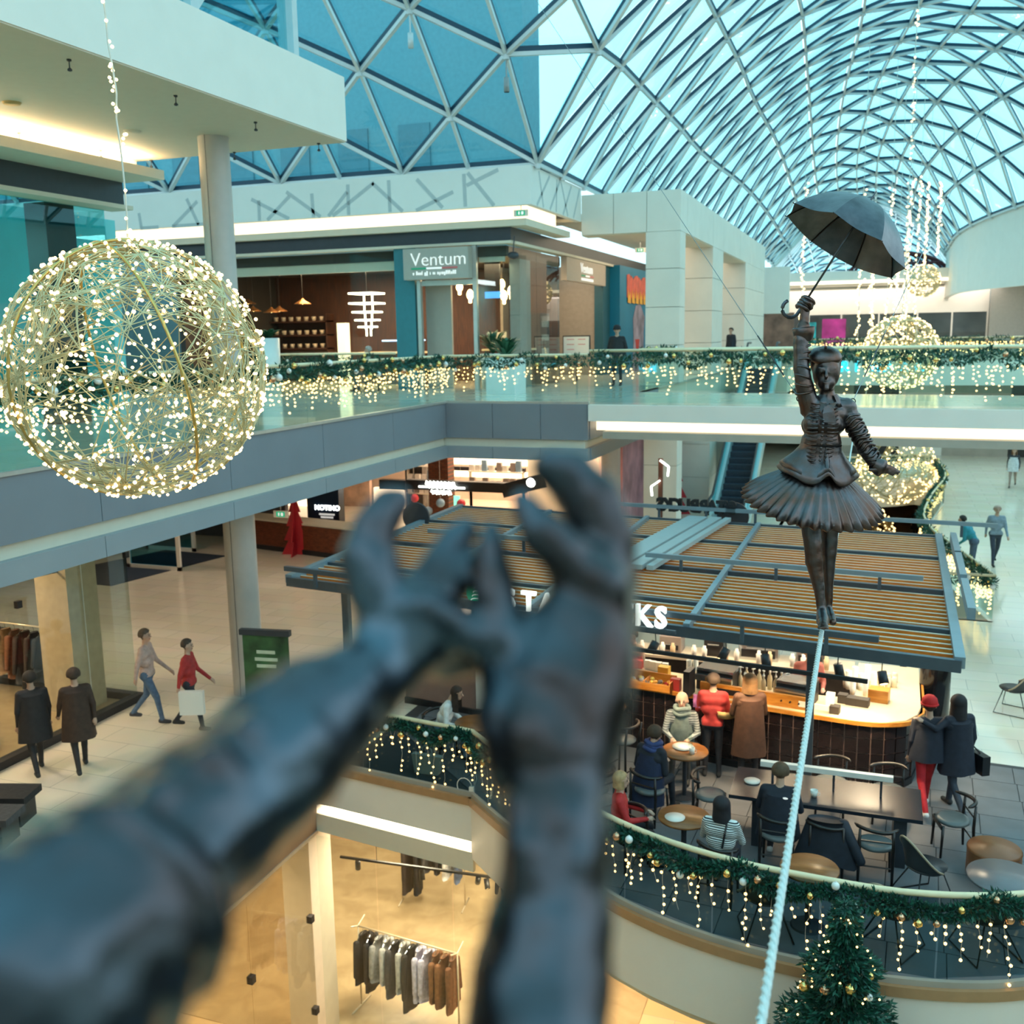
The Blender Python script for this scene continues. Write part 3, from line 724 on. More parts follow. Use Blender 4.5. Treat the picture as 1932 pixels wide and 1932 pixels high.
# white plug box on the terrace ledge
q = atz(893, 1490, M + .06)
t = thing('plug_box', 'white cable connector with looped cord on the terrace corner', 'plug', q, 0, world=True)
MB().box(q + Vector((0, -.06, .03)), (.07, .06, .09)).build('connector', m_white, t)
cpts = [q + Vector((.0, -.06, .07)) + Vector((-.12 + .12 * cos(a), 0, .0 + .13 * sin(a))) for a in [x * pi / 8 for x in range(0, 13)]]
MB().tube(cpts, .007, 6).tube([q + Vector((.03, -.06, .05)), q + Vector((.08, -.05, .2)), q + Vector((.05, -.05, .42)), q + Vector((.06, -.05, .8))], .006, 6).build('cord', m_white, t)
# ================================================================== bronze
def bronzemat():
    m = bpy.data.materials.new('bronze_sky_tint'); m.use_nodes = True; n = m.node_tree.nodes; l = m.node_tree.links; b = n['Principled BSDF']
    t = n.new('ShaderNodeTexCoord'); no = n.new('ShaderNodeTexNoise'); no.inputs['Scale'].default_value = 9; no.inputs['Detail'].default_value = 7
    r = n.new('ShaderNodeValToRGB'); r.color_ramp.elements[0].position = .35; r.color_ramp.elements[1].position = .72
    r.color_ramp.elements[0].color = (.050, .030, .026, 1); r.color_ramp.elements[1].color = (.080, .112, .145, 1)  # blue end of the ramp paints sky reflections into the bronze colour
    l.new(t.outputs['Object'], no.inputs['Vector']); l.new(no.outputs['Fac'], r.inputs['Fac']); l.new(r.outputs['Color'], b.inputs['Base Color'])
    b.inputs['Metallic'].default_value = .95; b.inputs['Roughness'].default_value = .28
    n2 = n.new('ShaderNodeTexNoise'); n2.inputs['Scale'].default_value = 60; n2.inputs['Detail'].default_value = 4
    bp = n.new('ShaderNodeBump'); bp.inputs['Strength'].default_value = .25; bp.inputs['Distance'].default_value = .006
    l.new(t.outputs['Object'], n2.inputs['Vector']); l.new(n2.outputs['Fac'], bp.inputs['Height']); l.new(bp.outputs['Normal'], b.inputs['Normal'])
    return m
m_bronze = bronzemat()
m_bronze_arm = m_bronze
m_bronze = m_bronze.copy(); m_bronze.name = 'bronze_statue'
for _n in m_bronze.node_tree.nodes:
    if _n.type == 'VALTORGB': _n.color_ramp.elements[0].color = (.11, .062, .048, 1); _n.color_ramp.elements[1].color = (.10, .105, .12, 1)
    if _n.type == 'BSDF_PRINCIPLED': _n.inputs['Roughness'].default_value = .36
DS = 5.75; PX = DS / FPX
def S(x, y, dd=0.0): return atd(x, y, DS + dd)      # statue joints: a point on the sculpture at its own distance
st = thing('tightrope_statue', 'bronze girl in beret and pleated skirt balancing on the tightrope', 'statue', S(1553, 1188), 0, world=True)
b_ = MB()
def C_(p, q, r1, r2, n=12): b_.cap(p, q, r1 * PX, r2 * PX, n)
# torso
for x, y, rx, rz_, ry in ((1560, 782, 40, 30, 24), (1553, 802, 42, 34, 26), (1549, 835, 39, 29, 30), (1547, 868, 41, 30, 30), (1546, 905, 44, 34, 34)):
    b_.sphere(S(x, y), 1, 16, (rx * PX, rz_ * PX, ry * PX), RZ(YAW))
C_(S(1531, 768), S(1596, 770), 20, 20); C_(S(1562, 757), S(1594, 766), 14, 15); C_(S(1562, 757), S(1532, 764), 14, 15)
for x in (1534, 1570): b_.sphere(S(x, 800, -.045), 19 * PX, 12)
C_(S(1560, 735), S(1562, 768), 14, 17)
# head
b_.sphere(S(1559, 702), 1, 20, (25 * PX, 28 * PX, 35 * PX), RZ(YAW))
b_.sphere(S(1559, 722, -.03), 1, 14, (17 * PX, 18 * PX, 17 * PX), RZ(YAW))
C_(S(1559, 698, -.086), S(1559, 711, -.097), 2.8, 3.9, 8)           # nose
for x in (1549, 1569):
    b_.sphere(S(x, 701, -.072), 4.2 * PX, 8); C_(S(x - 5, 694, -.078), S(x + 6, 694, -.078), 2.6, 2.4, 6)
C_(S(1553, 722, -.088), S(1566, 722, -.083), 1.7, 1.7, 6); C_(S(1555, 726, -.082), S(1564, 726, -.082), 1.9, 1.9, 6); b_.sphere(S(1559, 733, -.082), 5.5 * PX, 8)
for x in (1534, 1582): C_(S(x, 680, .01), S(x + (3 if x < 1550 else -2), 699, .02), 7, 6, 8)   # plaited hair over the ears
# raised arm
C_(S(1528, 770), S(1517, 726, -.02), 20, 17); C_(S(1517, 726, -.02), S(1511, 690, -.03), 17, 15); C_(S(1511, 690, -.03), S(1511, 640, -.04), 15, 14)
C_(S(1511, 640, -.04), S(1516, 618, -.04), 14, 13)
C_(S(1516, 622, -.04), S(1519, 585, -.04), 10, 9)                    # wrist
b_.sphere(S(1519, 574, -.04), 1, 12, (13 * PX, 11 * PX, 12 * PX), RZ(YAW))
# lowered arm
C_(S(1598, 776), S(1617, 812, .0), 19, 17); C_(S(1617, 812), S(1631, 845, -.02), 17, 15); C_(S(1631, 845, -.02), S(1645, 866, -.05), 15, 13); C_(S(1645, 866, -.05), S(1661, 884, -.08), 13, 11)
b_.sphere(S(1667, 882, -.09), 10 * PX, 10); 
for a, b2, r in (((1668, 884), (1697, 890), 3.4), ((1667, 888), (1694, 894), 3.4), ((1669, 879), (1690, 884), 3.3), ((1666, 889), (1685, 897), 3.2), ((1664, 888), (1641, 887), 4.2)):
    C_(S(*a, -.09), S((a[0] + b2[0]) / 2, (a[1] + b2[1]) / 2 - 1.5, -.10), r + .6, r, 8); C_(S((a[0] + b2[0]) / 2, (a[1] + b2[1]) / 2 - 1.5, -.10), S(*b2, -.10), r, r - .8, 8)
# legs and feet
C_(S(1530, 905), S(1529, 985, -.02), 30, 21); C_(S(1529, 985, -.02), S(1534, 1030, -.03), 20, 17); C_(S(1534, 1030, -.03), S(1536, 1060, -.02), 17, 17); C_(S(1536, 1060, -.02), S(1545, 1110, -.02), 17, 11); C_(S(1545, 1110, -.02), S(1550, 1150, -.02), 11, 8.5)
C_(S(1564, 905), S(1566, 985, .05), 30, 19); C_(S(1566, 985, .05), S(1564, 1045, .07), 18, 15); C_(S(1564, 1045, .07), S(1563, 1100, .09), 15, 10); C_(S(1563, 1100, .09), S(1563, 1146, .10), 10, 7.5)
C_(S(1550, 1152, -.02), S(1552, 1172, -.10), 10, 12); C_(S(1552, 1172, -.10), S(1553, 1180, -.17), 12, 9)
C_(S(1563, 1148, .10), S(1568, 1166, .03), 8, 9.5); C_(S(1568, 1166, .03), S(1571, 1174, -.03), 9.5, 7)
for i in range(5): C_(S(1545 + i * 4, 1180 + abs(i - 2), -.19), S(1545 + i * 4.2, 1184 + abs(i - 2), -.215), 3, 2.6, 6)
me = evalmesh(b_, 'body', .0075, 3, .5); me.materials.append(m_bronze); lumpy(me, .002, 30)
o = bpy.data.objects.new('body', me); COL.objects.link(o); o.parent = st; o.matrix_parent_inverse = wm(st).inverted()
# fingers closed on the umbrella handle
fg = MB()
ax = (S(1637, 388, -.02) - S(1520, 576, -.04)).normalized()
for i in range(4):
    c = S(1519 + i * 3.6 - 5, 575 - i * 5 + 7, -.04); side = ax.cross(FWD).normalized(); f = -FWD
    pts = [c + (side * cos(a) + f * sin(a)) * 11 * PX for a in [radians(x) for x in range(-40, 230, 30)]]
    fg.tube(pts, [4.2 * PX] * (len(pts) - 1) + [3 * PX], 8)
fg.tube([S(1530, 582, -.06), S(1526, 572, -.09), S(1516, 567, -.10)], [4.5 * PX, 4 * PX, 3.2 * PX], 8)
fg.build('fingers', m_bronze, st, True)
# clothing
SR = (Matrix.Rotation(YAW, 3, 'Z'))
def cloth(cx, cy, prof, n, pleat, amp, tiltx, tilty, sy=.85, notch=None, th=0):
    mb = MB(); c = S(cx, cy); Rm = SR @ Matrix.Rotation(tilty, 3, 'Y') @ Matrix.Rotation(tiltx, 3, 'X'); k = len(prof)
    rings = []
    for i, (r, z) in enumerate(prof):
        ring = []
        for j in range(n):
            t = 2 * pi * j / n; f = i / (k - 1)
            rr = r * PX * (1 + amp * f * cos(pleat * t)) if pleat else r * PX
            zz = z * PX + (0 if not pleat else amp * 14 * PX * f * f * sin(pleat * t + .6))
            if notch: zz += notch(t, f) * PX
            ring.append(c + Rm @ Vector((rr * cos(t), rr * sin(t) * sy, zz)))
        rings += ring
    mb.add(rings, [(i * n + j, i * n + (j + 1) % n, (i + 1) * n + (j + 1) % n, (i + 1) * n + j) for i in range(k - 1) for j in range(n)])
    return mb
sk = cloth(1547, 884, [(36, 0), (52, -9), (74, -24), (98, -42), (118, -58), (131, -71), (129, -74), (117, -62), (90, -42), (60, -22)], 360, 36, .075, radians(16), radians(6.0), .9)
sk.build('pleated_skirt', m_bronze, st, True)
sk = cloth(1547, 898, [(40, 0), (60, -12), (84, -32), (104, -52), (108, -57)], 240, 30, .05, radians(14), radians(6.0), .9)
sk.build('underskirt', m_bronze, st, True)
def nt(t, f):
    d = min(abs((t - 3 * pi / 2 + pi) % (2 * pi) - pi), 9); return f * (-16 * math.exp(-((d - .42) / .35) ** 2) + 20 * math.exp(-(d / .16) ** 2))
for nm, dy, ex in (('peplum', 0, 0), ('lower_peplum', 8, 5)):
    pp = cloth(1549, 842 + dy, [(37.5, 6), (40, -4), (50 + ex, -18), (62 + ex, -30), (72 + ex, -39), (70 + ex, -41), (58, -30), (42, -10)], 96, 0, 0, radians(8), radians(4.5), .9, nt)
    pp.build(nm, m_bronze, st, True)
bd_ = MB()
for i in range(17):          # braid trim and buttons down the bodice
    y = 762 + i * 7.6
    if y > 870: break
    fx = 1556 - (y - 762) * .085; dep = -.125 - (.02 if 785 < y < 815 else 0) - .015 * sin((y - 760) / 110 * pi)
    for s_ in (-1, 1):
        a = fx + s_ * 9; b2 = fx + s_ * (30 - abs(y - 815) * .10)
        bd_.tube([S(a, y, dep), S((a + b2) / 2, y + 1, dep + .016), S(b2, y - 1, dep + .055)], [1.7 * PX, 2.0 * PX, 1.2 * PX], 6)
    if y > 790: bd_.sphere(S(fx, y, dep - .006), 2.7 * PX, 8)
bd_.build('bodice_braid', m_bronze, st, True)
cv = MB()
cv.add([S(1545, 757, -.10), S(1562, 764, -.135), S(1580, 757, -.10), S(1573, 771, -.14), S(1576, 786, -.15), S(1556, 790, -.155), S(1548, 775, -.145)], [(0, 1, 6), (1, 2, 3), (1, 3, 4, 5, 6)])
cv.add([S(1556, 766, -.16), S(1574, 776, -.17), S(1578, 798, -.165), S(1554, 797, -.168), S(1552, 780, -.17)], [(0, 1, 2, 3, 4)])
cv.build('cravat', m_bronze, st)
co = MB().lathe([(17 * PX, 18 * PX), (26 * PX, 6 * PX), (32 * PX, -4 * PX), (27 * PX, -4 * PX), (18 * PX, 6 * PX)], 24, S(1562, 762), SR, 1, .85, radians(-70), radians(250)); co.build('collar', m_bronze, st, True)
hb = MB().lathe([(.0005, 15 * PX), (13 * PX, 14 * PX), (24 * PX, 9 * PX), (30 * PX, 1 * PX), (31 * PX, -4 * PX), (30 * PX, -8 * PX), (26 * PX, -11 * PX), (23 * PX, -8 * PX)], 28, S(1557, 670, .0), SR @ Matrix.Rotation(radians(16), 3, 'X'))
hb.sphere(S(1558, 655, -.03), 3 * PX, 8); hb.build('beret', m_bronze, st, True)
cf = MB().lathe([(15 * PX, -20 * PX), (19 * PX, -8 * PX), (21 * PX, 3 * PX), (18 * PX, 5 * PX), (14 * PX, -6 * PX), (14 * PX, -20 * PX)], 20, S(1516, 622, -.04), SR @ Matrix.Rotation(radians(-6), 3, 'Y')); cf.build('cuff', m_bronze, st, True)
cf = MB().lathe([(12 * PX, -12 * PX), (16 * PX, 0), (17 * PX, 8 * PX), (12 * PX, 6 * PX)], 16, S(1657, 880, -.075), SR @ Matrix.Rotation(radians(118), 3, 'Y')); cf.build('cuff', m_bronze, st, True)
rnd = random.Random(4); sf = MB()
for i in range(12):           # wrinkled sleeve folds
    f = i / 11; c = S(1604 + f * 50, 790 + f * 86, -.0 - f * .06); r = (18 - 6 * f) * PX
    d = (S(1661, 884, -.08) - S(1598, 776)).normalized(); a = d.cross(Vector((0, 0, 1))).normalized(); b2 = d.cross(a)
    sf.tube([c + (a * cos(t) + b2 * sin(t)) * r + d * .008 * sin(3 * t + i) for t in [2 * pi * k / 14 for k in range(14)]], 2.6 * PX, 6, closed=True)
for i in range(8):
    f = i / 7; c = S(1513 + 8 * abs(f - .5), 640 + f * 100, -.03); r = (13.5 + 3 * f) * PX
    sf.tube([c + Vector((cos(t) * cos(YAW), cos(t) * sin(YAW), .35 * sin(t + i))) * r * .9 + FWD * sin(t) * r for t in [2 * pi * k / 14 for k in range(14)]], 2.2 * PX, 6, closed=True)
so = sf.build('sleeve_folds', m_bronze, st, True); so['kind'] = 'stuff'
for c in (S(1508, 752, -.0), S(1609, 757, .0)):
    MB().tube([c + (RGT * cos(t) + UPV * sin(t)) * 5 * PX for t in [2 * pi * k / 12 for k in range(12)]], 1.1 * PX, 6, closed=True).build('suspension_ring', m_black, st, True)
# ------------------------------------------------------------------ umbrella
um = thing('umbrella', 'dark bronze umbrella held up by the tightrope statue', 'umbrella', S(1520, 576, -.04), 0, world=True)
nrm = (RGT * .51 + UPV * .817 - FWD * .10).normalized()
ctr = S(1593, 455, .02); hgt = 83 * PX; rad = 127 * PX
e1 = (RGT * .848 - UPV * .53); e1 = (e1 - nrm * e1.dot(nrm)).normalized(); e2 = nrm.cross(e1)
m_umb = mat('umbrella_bronze', (.09, .095, .11), .34, metal=.85, var=.25, scale=14, bump=.1)
m_umbi = mat('umbrella_inner', (.028, .016, .013), .6, metal=.3, var=.3, scale=20)
K = 8; rows = 9; per = 8; ph0 = radians(18)
for k in range(K):
    mb = MB(); vs = []
    for i in range(rows + 1):
        f = i / rows
        for j in range(per + 1):
            u = j / per; t = ph0 + 2 * pi * (k + u) / K
            sc = 1 - .055 * f * f * sin(pi * u); rr = rad * sin(f * pi / 2 * .985) * sc if False else rad * (f ** .82) * (1 - .03 * sin(pi * u)) 
            scal = .075 * (f ** 4) * sin(pi * u)
            rr *= (1 - scal); zz = hgt * (1 - f ** 1.9) - .012 * sin(pi * u) * f + scal * .02
            vs.append(ctr + (e1 * cos(t) + e2 * sin(t)) * rr + nrm * zz)
    mb.add(vs, [(i * (per + 1) + j, i * (per + 1) + j + 1, (i + 1) * (per + 1) + j + 1, (i + 1) * (per + 1) + j) for i in range(rows) for j in range(per)])
    p_ = mb.build('canopy_panel', m_umb, um, True)
    mb2 = MB(); t = ph0 + 2 * pi * k / K; dv = e1 * cos(t) + e2 * sin(t)
    mb2.tube([ctr + dv * rad * (f ** .82) + nrm * (hgt * (1 - f ** 1.9) - .006) for f in [x / 8 for x in range(1, 9)]] + [ctr + dv * rad * 1.03 - nrm * .004], .0032, 6).build('rib', m_umbi, um)
apex = ctr + nrm * hgt
MB().tube([apex + nrm * .075, apex + nrm * .02, apex - nrm * .03, apex - nrm * (232 * PX)], [.003, .006, .007, .006], 10).build('shaft', m_umb, um, True)
hk = apex - nrm * (225 * PX)
hpts = [hk + nrm * .03, hk, hk - nrm * .05]; side = (-RGT * .9 - UPV * .35); side = (side - nrm * side.dot(nrm)).normalized()
c_ = hk - nrm * .05 + side * .05
hpts += [c_ + (-side * cos(t) - nrm * sin(t)) * .05 for t in [radians(x) for x in range(15, 230, 20)]]
MB().tube(hpts, .0105, 10).build('hook_handle', m_umb, um, True)
# ------------------------------------------------------------------ tightrope and suspension wires
m_rope = mat('white_rope', (.62, .66, .64), .6, var=.1, scale=60)
ft = S(1550, 1191, -.03); nearp = atz(1435, 1932, ft.z - .02)
dr = (ft - nearp); dr = dr / dr.y
rope_far = ft + dr * (21.98 - ft.y); rope_far.z = -.35; start = nearp - dr * (nearp.y - .32); start.z = ft.z - .05
tr = thing('tightrope', 'pale twisted rope stretched from the viewpoint to the footbridge under the statue', 'rope', start, 0, world=True)
pts = [start.lerp(nearp, i / 4) for i in range(4)] + [nearp.lerp(ft, i / 24) for i in range(24)] + [ft.lerp(rope_far, i / 10) for i in range(11)]
MB().tube(pts, .0105, 8).build('core', m_rope, tr, True)
for ph in (0, 2.1, 4.2):
    mb = MB(); hp = []
    L0 = (ft - nearp).length; n = int(L0 / .012)
    for i in range(n + 1):
        p = nearp.lerp(ft, i / n); a = i * .62 + ph; hp.append(p + Vector((cos(a), 0, sin(a))) * .009)
    mb.tube(hp, .006, 4, False).build('strand', m_rope, tr, True)
m_cable = mat('thin_steel_cable', (.22, .25, .26), .4, metal=.6, var=0)
def cable(p, px, zroof, lab):
    d = ray(*px); 
    q = CAM + d * 7.6
    e = p + (q - p) * ((zroof - p.z) / (q.z - p.z))
    t = thing('suspension_cable', lab, 'cable', p, 0, 'statue suspension cables', world=True)
    MB().tube([p, e], .0025, 5).build('steel_wire', m_cable, t); MB().tube([p + (e - p) * .01, p + (e - p) * .03], .0045, 6).build('turnbuckle', m_black, t)
cable(S(1505, 748), (1262, 380), 12.6, 'thin steel cable rising to the left from the statue shoulder')
cable(S(1611, 753), (1786, 380), 13.2, 'thin steel cable rising to the right from the statue shoulder')
# ================================================================== foreground bronze arms (second sculpture beside the viewpoint)
def A(x, y, d): return atd(x, y, d)
ab = MB()
def arm(pts, n=14):
    # pts: (x, y, depth, half width in pixels)
    for a, b in zip(pts, pts[1:]):
        ab.cap(A(*a[:3]), A(*b[:3]), a[3] * a[2] / FPX, b[3] * b[2] / FPX, n)
# left arm: sleeve, forearm, wrist
arm([(-420, 2250, .40, 300), (-160, 2040, .43, 285), (60, 1850, .46, 262)])
arm([(60, 1850, .46, 262), (150, 1772, .475, 240), (240, 1700, .49, 205)])
arm([(215, 1705, .485, 196), (300, 1620, .51, 178), (400, 1535, .54, 160), (520, 1430, .57, 138), (610, 1350, .60, 118), (680, 1285, .62, 92), (720, 1250, .63, 84)])
# cuff ring and sleeve folds
def ringfold(x, y, d, hw, tr, dx, dy, dd, a0=0, a1=360):
    c = A(x, y, d); ax = (A(x + dx, y + dy, d + dd) - c).normalized(); u = ax.cross(FWD).normalized(); v = ax.cross(u); R_ = hw * d / FPX; n = 26
    P_ = [c + (u * cos(radians(a0 + (a1 - a0) * k / n)) + v * sin(radians(a0 + (a1 - a0) * k / n))) * R_ for k in range(n + 1)]
    for p, q in zip(P_, P_[1:]): ab.cap(p, q, tr * d / FPX, tr * d / FPX, 8)
ringfold(238, 1700, .49, 205, 34, 85, -85, .03)
ringfold(150, 1772, .475, 228, 30, 85, -80, .03)
ringfold(20, 1880, .455, 262, 40, 85, -70, .03)
for x, y, d, l, w_ in ((300, 1500, .49, 80, 44), (400, 1425, .515, 80, 40), (470, 1372, .535, 60, 34)):
    arm([(x - l * .5, y + 44, d, w_ * .7), (x, y + 4, d, w_), (x + l * .5, y + 40, d, w_ * .8), (x + l * .7, y + 130, d, w_ * .6)])
# left hand: heel, palm, fingers
arm([(715, 1245, .63, 86), (770, 1200, .64, 84), (830, 1195, .655, 68), (890, 1218, .66, 40)])
arm([(725, 1190, .635, 72), (745, 1150, .64, 60)])
arm([(735, 1165, .64, 66), (708, 1115, .64, 62), (690, 1050, .645, 52), (704, 990, .65, 44), (730, 955, .655, 36), (752, 942, .655, 27)])       # thumb
arm([(770, 1170, .645, 52), (800, 1110, .66, 42), (832, 1058, .675, 37), (858, 1022, .68, 33), (882, 1003, .685, 27)])                          # index
arm([(800, 1165, .65, 46), (838, 1115, .66, 39), (872, 1084, .67, 34), (896, 1070, .675, 27)])                                                # middle
arm([(815, 1180, .640, 44), (858, 1184, .632, 42), (893, 1204, .628, 37), (912, 1220, .628, 30)])                                             # ring, folded over
arm([(800, 1215, .65, 50), (850, 1238, .66, 44), (905, 1236, .67, 33)])                                                                      # little finger
for x, y, r in ((770, 1150, 40), (806, 1146, 38), (838, 1166, 36)): ab.sphere(A(x, y, .628), r * .63 / FPX, 10)                                  # knuckles
# right arm
arm([(905, 2420, .46, 190), (985, 2150, .49, 158), (1010, 1960, .52, 140)])
arm([(1010, 1960, .52, 140), (1020, 1850, .54, 134), (1040, 1700, .56, 116), (1048, 1560, .58, 106), (1040, 1470, .60, 106)])
for x, y, r in ((1085, 1640, 46), (985, 1600, 44)): arm([(x, y - 90, .565, r * .7), (x, y, .55, r), (x - 6, y + 170, .535, r * .8)])
# right hand: palm seen from its edge, cupped fingers
arm([(1040, 1470, .60, 106), (1036, 1400, .61, 132), (1056, 1320, .625, 136), (1085, 1230, .64, 116), (1112, 1140, .65, 88)])
arm([(980, 1430, .60, 82), (958, 1350, .61, 68), (968, 1275, .63, 66), (1005, 1225, .64, 62)])
arm([(1000, 1280, .62, 70), (962, 1214, .63, 50), (938, 1150, .64, 40), (929, 1080, .65, 38), (926, 1028, .655, 35), (929, 1002, .66, 28)])     # thumb
arm([(1120, 1180, .655, 86), (1146, 1100, .665, 60), (1140, 1020, .67, 58), (1112, 945, .675, 56), (1072, 900, .68, 50), (1040, 884, .68, 38)]) # index, arched
arm([(1105, 1150, .64, 70), (1108, 1080, .645, 56), (1068, 1046, .64, 50), (1022, 1004, .635, 44), (994, 962, .64, 36), (982, 940, .645, 27)])   # middle
arm([(1140, 1170, .68, 64), (1150, 1080, .69, 48), (1124, 992, .70, 46), (1080, 935, .70, 42), (1052, 905, .70, 32)])                           # ring, behind
arm([(1120, 1230, .68, 70), (1156, 1160, .69, 44), (1140, 1080, .70, 40), (1100, 1020, .70, 34)])                                               # little finger
for x, y, r in ((1150, 1110, 50), (1110, 1090, 46)): ab.sphere(A(x, y, .635), r * .63 / FPX, 10)
# shoulders, torso, head and legs behind and below the viewpoint
def W_(r, u, f): return CAM + RGT * r + UPV * u + FWD * f
def wcap(p, q, r1, r2): ab.cap(W_(*p), W_(*q), r1, r2, 12)
e1_, e2_ = A(-420, 2250, .40), A(905, 2420, .46)
shl, shr = W_(-.30, -.42, -.22), W_(.12, -.44, -.20)
ab.cap(e1_, shl, .062, .07); ab.cap(e2_, shr, .048, .065)
tz = (shl + shr) / 2
ab.cap(shl, shr, .085, .085); ab.cap(tz, Vector((tz.x, tz.y, .62)), .15, .14); hip = Vector((tz.x, tz.y, .62))
sd_ = (shr - shl); sd_.z = 0; sd_.normalize()
for s_ in (-1, 1):
    ab.cap(hip + sd_ * .08 * s_, hip + sd_ * .09 * s_ + Vector((0, .02, -.3)), .095, .065); ab.cap(hip + sd_ * .09 * s_ + Vector((0, .02, -.3)), Vector((hip.x + sd_.x * .1 * s_, hip.y + sd_.y * .1 * s_, .06)), .065, .045)
    ab.cap(Vector((hip.x + sd_.x * .1 * s_, hip.y + sd_.y * .1 * s_, .045)), Vector((hip.x + sd_.x * .1 * s_, hip.y + sd_.y * .1 * s_ + .13, .035)), .045, .035)
nk = tz + Vector((0, -.05, .10)); ab.cap(tz, nk, .055, .055); ab.sphere(nk + Vector((0, -.02, .09)), 1, 14, (.075, .09, .105))
me = evalmesh(ab, 'body', .0042, 4, .5); me.materials.append(m_bronze_arm); lumpy(me, .0055, 16, .0022, 45)
s2 = thing('clapping_statue', 'dark bronze sculpture reaching two cupped hands into the foreground', 'statue', (hip.x, hip.y, 0), 0, world=True)
o = bpy.data.objects.new('body', me); COL.objects.link(o); o.parent = s2; o.matrix_parent_inverse = wm(s2).inverted()
# near balcony the sculpture stands on: glass balustrade under the frame
balustrade([(-9.6, .26), (15.8, .26)], 0, 'glass balustrade of the near gallery right below the viewpoint', pane=2.1, h=.98)
# ================================================================== wire globes with fairy lights
m_gw = mat('globe_wire', (.72, .62, .36), .45, metal=.25, var=.1, scale=20)
m_hoop = mat('globe_hoop', (.60, .42, .14), .35, metal=.8, var=.05)
def globe(c, R, label, nch, nb_, br, wr, cord_top, seed, hoops=True, cordb=True, lab2='', bulbm=None, sway=None):
    rnd = random.Random(seed); t = thing('light_globe', label, 'light globe', c, 0, 'wire light globes', world=True)
    def rp():
        z = rnd.uniform(-1, 1); a = rnd.uniform(0, 2 * pi); q = sqrt(1 - z * z); return Vector((q * cos(a), q * sin(a), z))
    hubs = [rp() for _ in range(nch // 7)]
    w1 = MB()
    for h in hubs:
        near = sorted(hubs, key=lambda q: (q - h).length)[1:26]
        for q in rnd.sample(near, 7):
            n = max(2, int((q - h).length / .3)); pts = []
            for i in range(n + 1): pts.append(c + h.lerp(q, i / n).normalized() * R)
            w1.tube(pts, wr, 3, False)
    o = w1.build('wire_mesh', m_gw, t, True); o['kind'] = 'stuff'
    b1 = MB()
    for i in range(nb_): b1.ico(c + rp() * R * rnd.uniform(1.0, 1.015), br * rnd.uniform(.8, 1.2))
    o = b1.build('bulbs', bulbm or m_bulb_w, t); o['kind'] = 'stuff'
    if hoops:
        for ang, tl in ((radians(-32), radians(14)), (radians(70), radians(6))):
            Rm = Matrix.Rotation(ang, 3, 'Z') @ Matrix.Rotation(tl, 3, 'X')
            MB().tube([c + Rm @ Vector((R * cos(a), 0, R * sin(a))) for a in [2 * pi * k / 64 for k in range(64)]], wr * 2.6, 8, closed=True).build('hoop', m_hoop, t, True)
    # lit cord
    top = c + Vector((0, 0, R)); cp = []; n = 40; L0 = cord_top - top.z
    for i in range(n + 1):
        f = i / n; cp.append(Vector((top.x + .02 * sin(f * 17) + .01 * rnd.gauss(0, 1), top.y + .015 * cos(f * 13), top.z + L0 * f)))
    cd_ = t; MB().tube(cp, wr * 1.6, 5).build('cord', m_wire, t)
    b2 = MB(); k = int(L0 / (.075 if R > .9 and hoops else .16))
    for i in range(k):
        f = rnd.random(); q = Vector((top.x + .02 * sin(f * 17), top.y + .015 * cos(f * 13), top.z + L0 * f)); b2.ico(q + Vector((rnd.gauss(0, .025), rnd.gauss(0, .025), 0)), br * 1.05)
    o = b2.build('cord_bulbs', bulbm or m_bulb_w, cd_); o['kind'] = 'stuff'
    return t
globe(atd(258, 698, 8.0), 238 * 8.0 / FPX, 'big golden wire globe with fairy lights in the left foreground', 1750, 1250, .0145, .0046, 9.5, 21, lab2='big left globe')
globe(atd(1700, 665, 30.5), 68 * 30.5 / FPX, 'golden light globe hanging behind the footbridge, beside the statue', 700, 620, .030, .009, 13.0, 22, False, lab2='globe behind the footbridge')
globe(atd(1742, 530, 62), 30 * 62 / FPX, 'small far light globe in front of the far white roof edge', 250, 160, .05, .014, 10, 23, False, lab2='far small globe')
globe(atd(1690, 880, 46), 70 * 46 / FPX, 'far light globe low in the oval opening, behind the statue', 350, 420, .045, .012, 6.5, 24, False, lab2='low globe in the oval opening')
globe(atd(1622, 1010, 52), 62 * 52 / FPX, 'far light globe beyond the kiosk roof, behind the statue legs', 300, 320, .05, .013, 0.0, 25, False, lab2='globe beyond the kiosk roof')
rnd = random.Random(9)
for k, (x, y0, y1, D_) in enumerate(((1618, 375, 640, 40), (1672, 370, 600, 42), (1708, 355, 610, 44), (1724, 350, 600, 41), (1745, 350, 500, 50), (1769, 355, 480, 55), (1511, 360, 610, 48), (1642, 510, 640, 45), (1690, 520, 590, 47))):
    p, q = atd(x, y0, D_), atd(x, y1, D_); p.x = q.x; p.y = q.y
    t = thing('light_string', ('hanging string of warm lights, ' + ('first', 'second', 'third', 'fourth', 'fifth', 'sixth')[k] + ' from the left right of the umbrella') if k < 6 else ('faint string of warm lights left of the umbrella', 'string of warm lights just under the umbrella edge, left one', 'string of warm lights just under the umbrella edge, right one')[k - 6], 'fairy lights', q, 0, 'hanging light strings', world=True)
    zt = 12.4 if D_ < 60 else 9.6
    MB().tube([q, Vector((q.x, q.y, zt))], .012, 4).build('cord', m_wire, t)
    mb = MB(); n = int((zt - q.z) / .17)
    for i in range(n):
        if rnd.random() < .85: mb.ico((q.x + rnd.gauss(0, .05), q.y + rnd.gauss(0, .05), q.z + (p.z + .3 - q.z) * i / n), .05 * D_ / 45)
    o = mb.build('bulbs', m_bulb_w, t); o['kind'] = 'stuff'
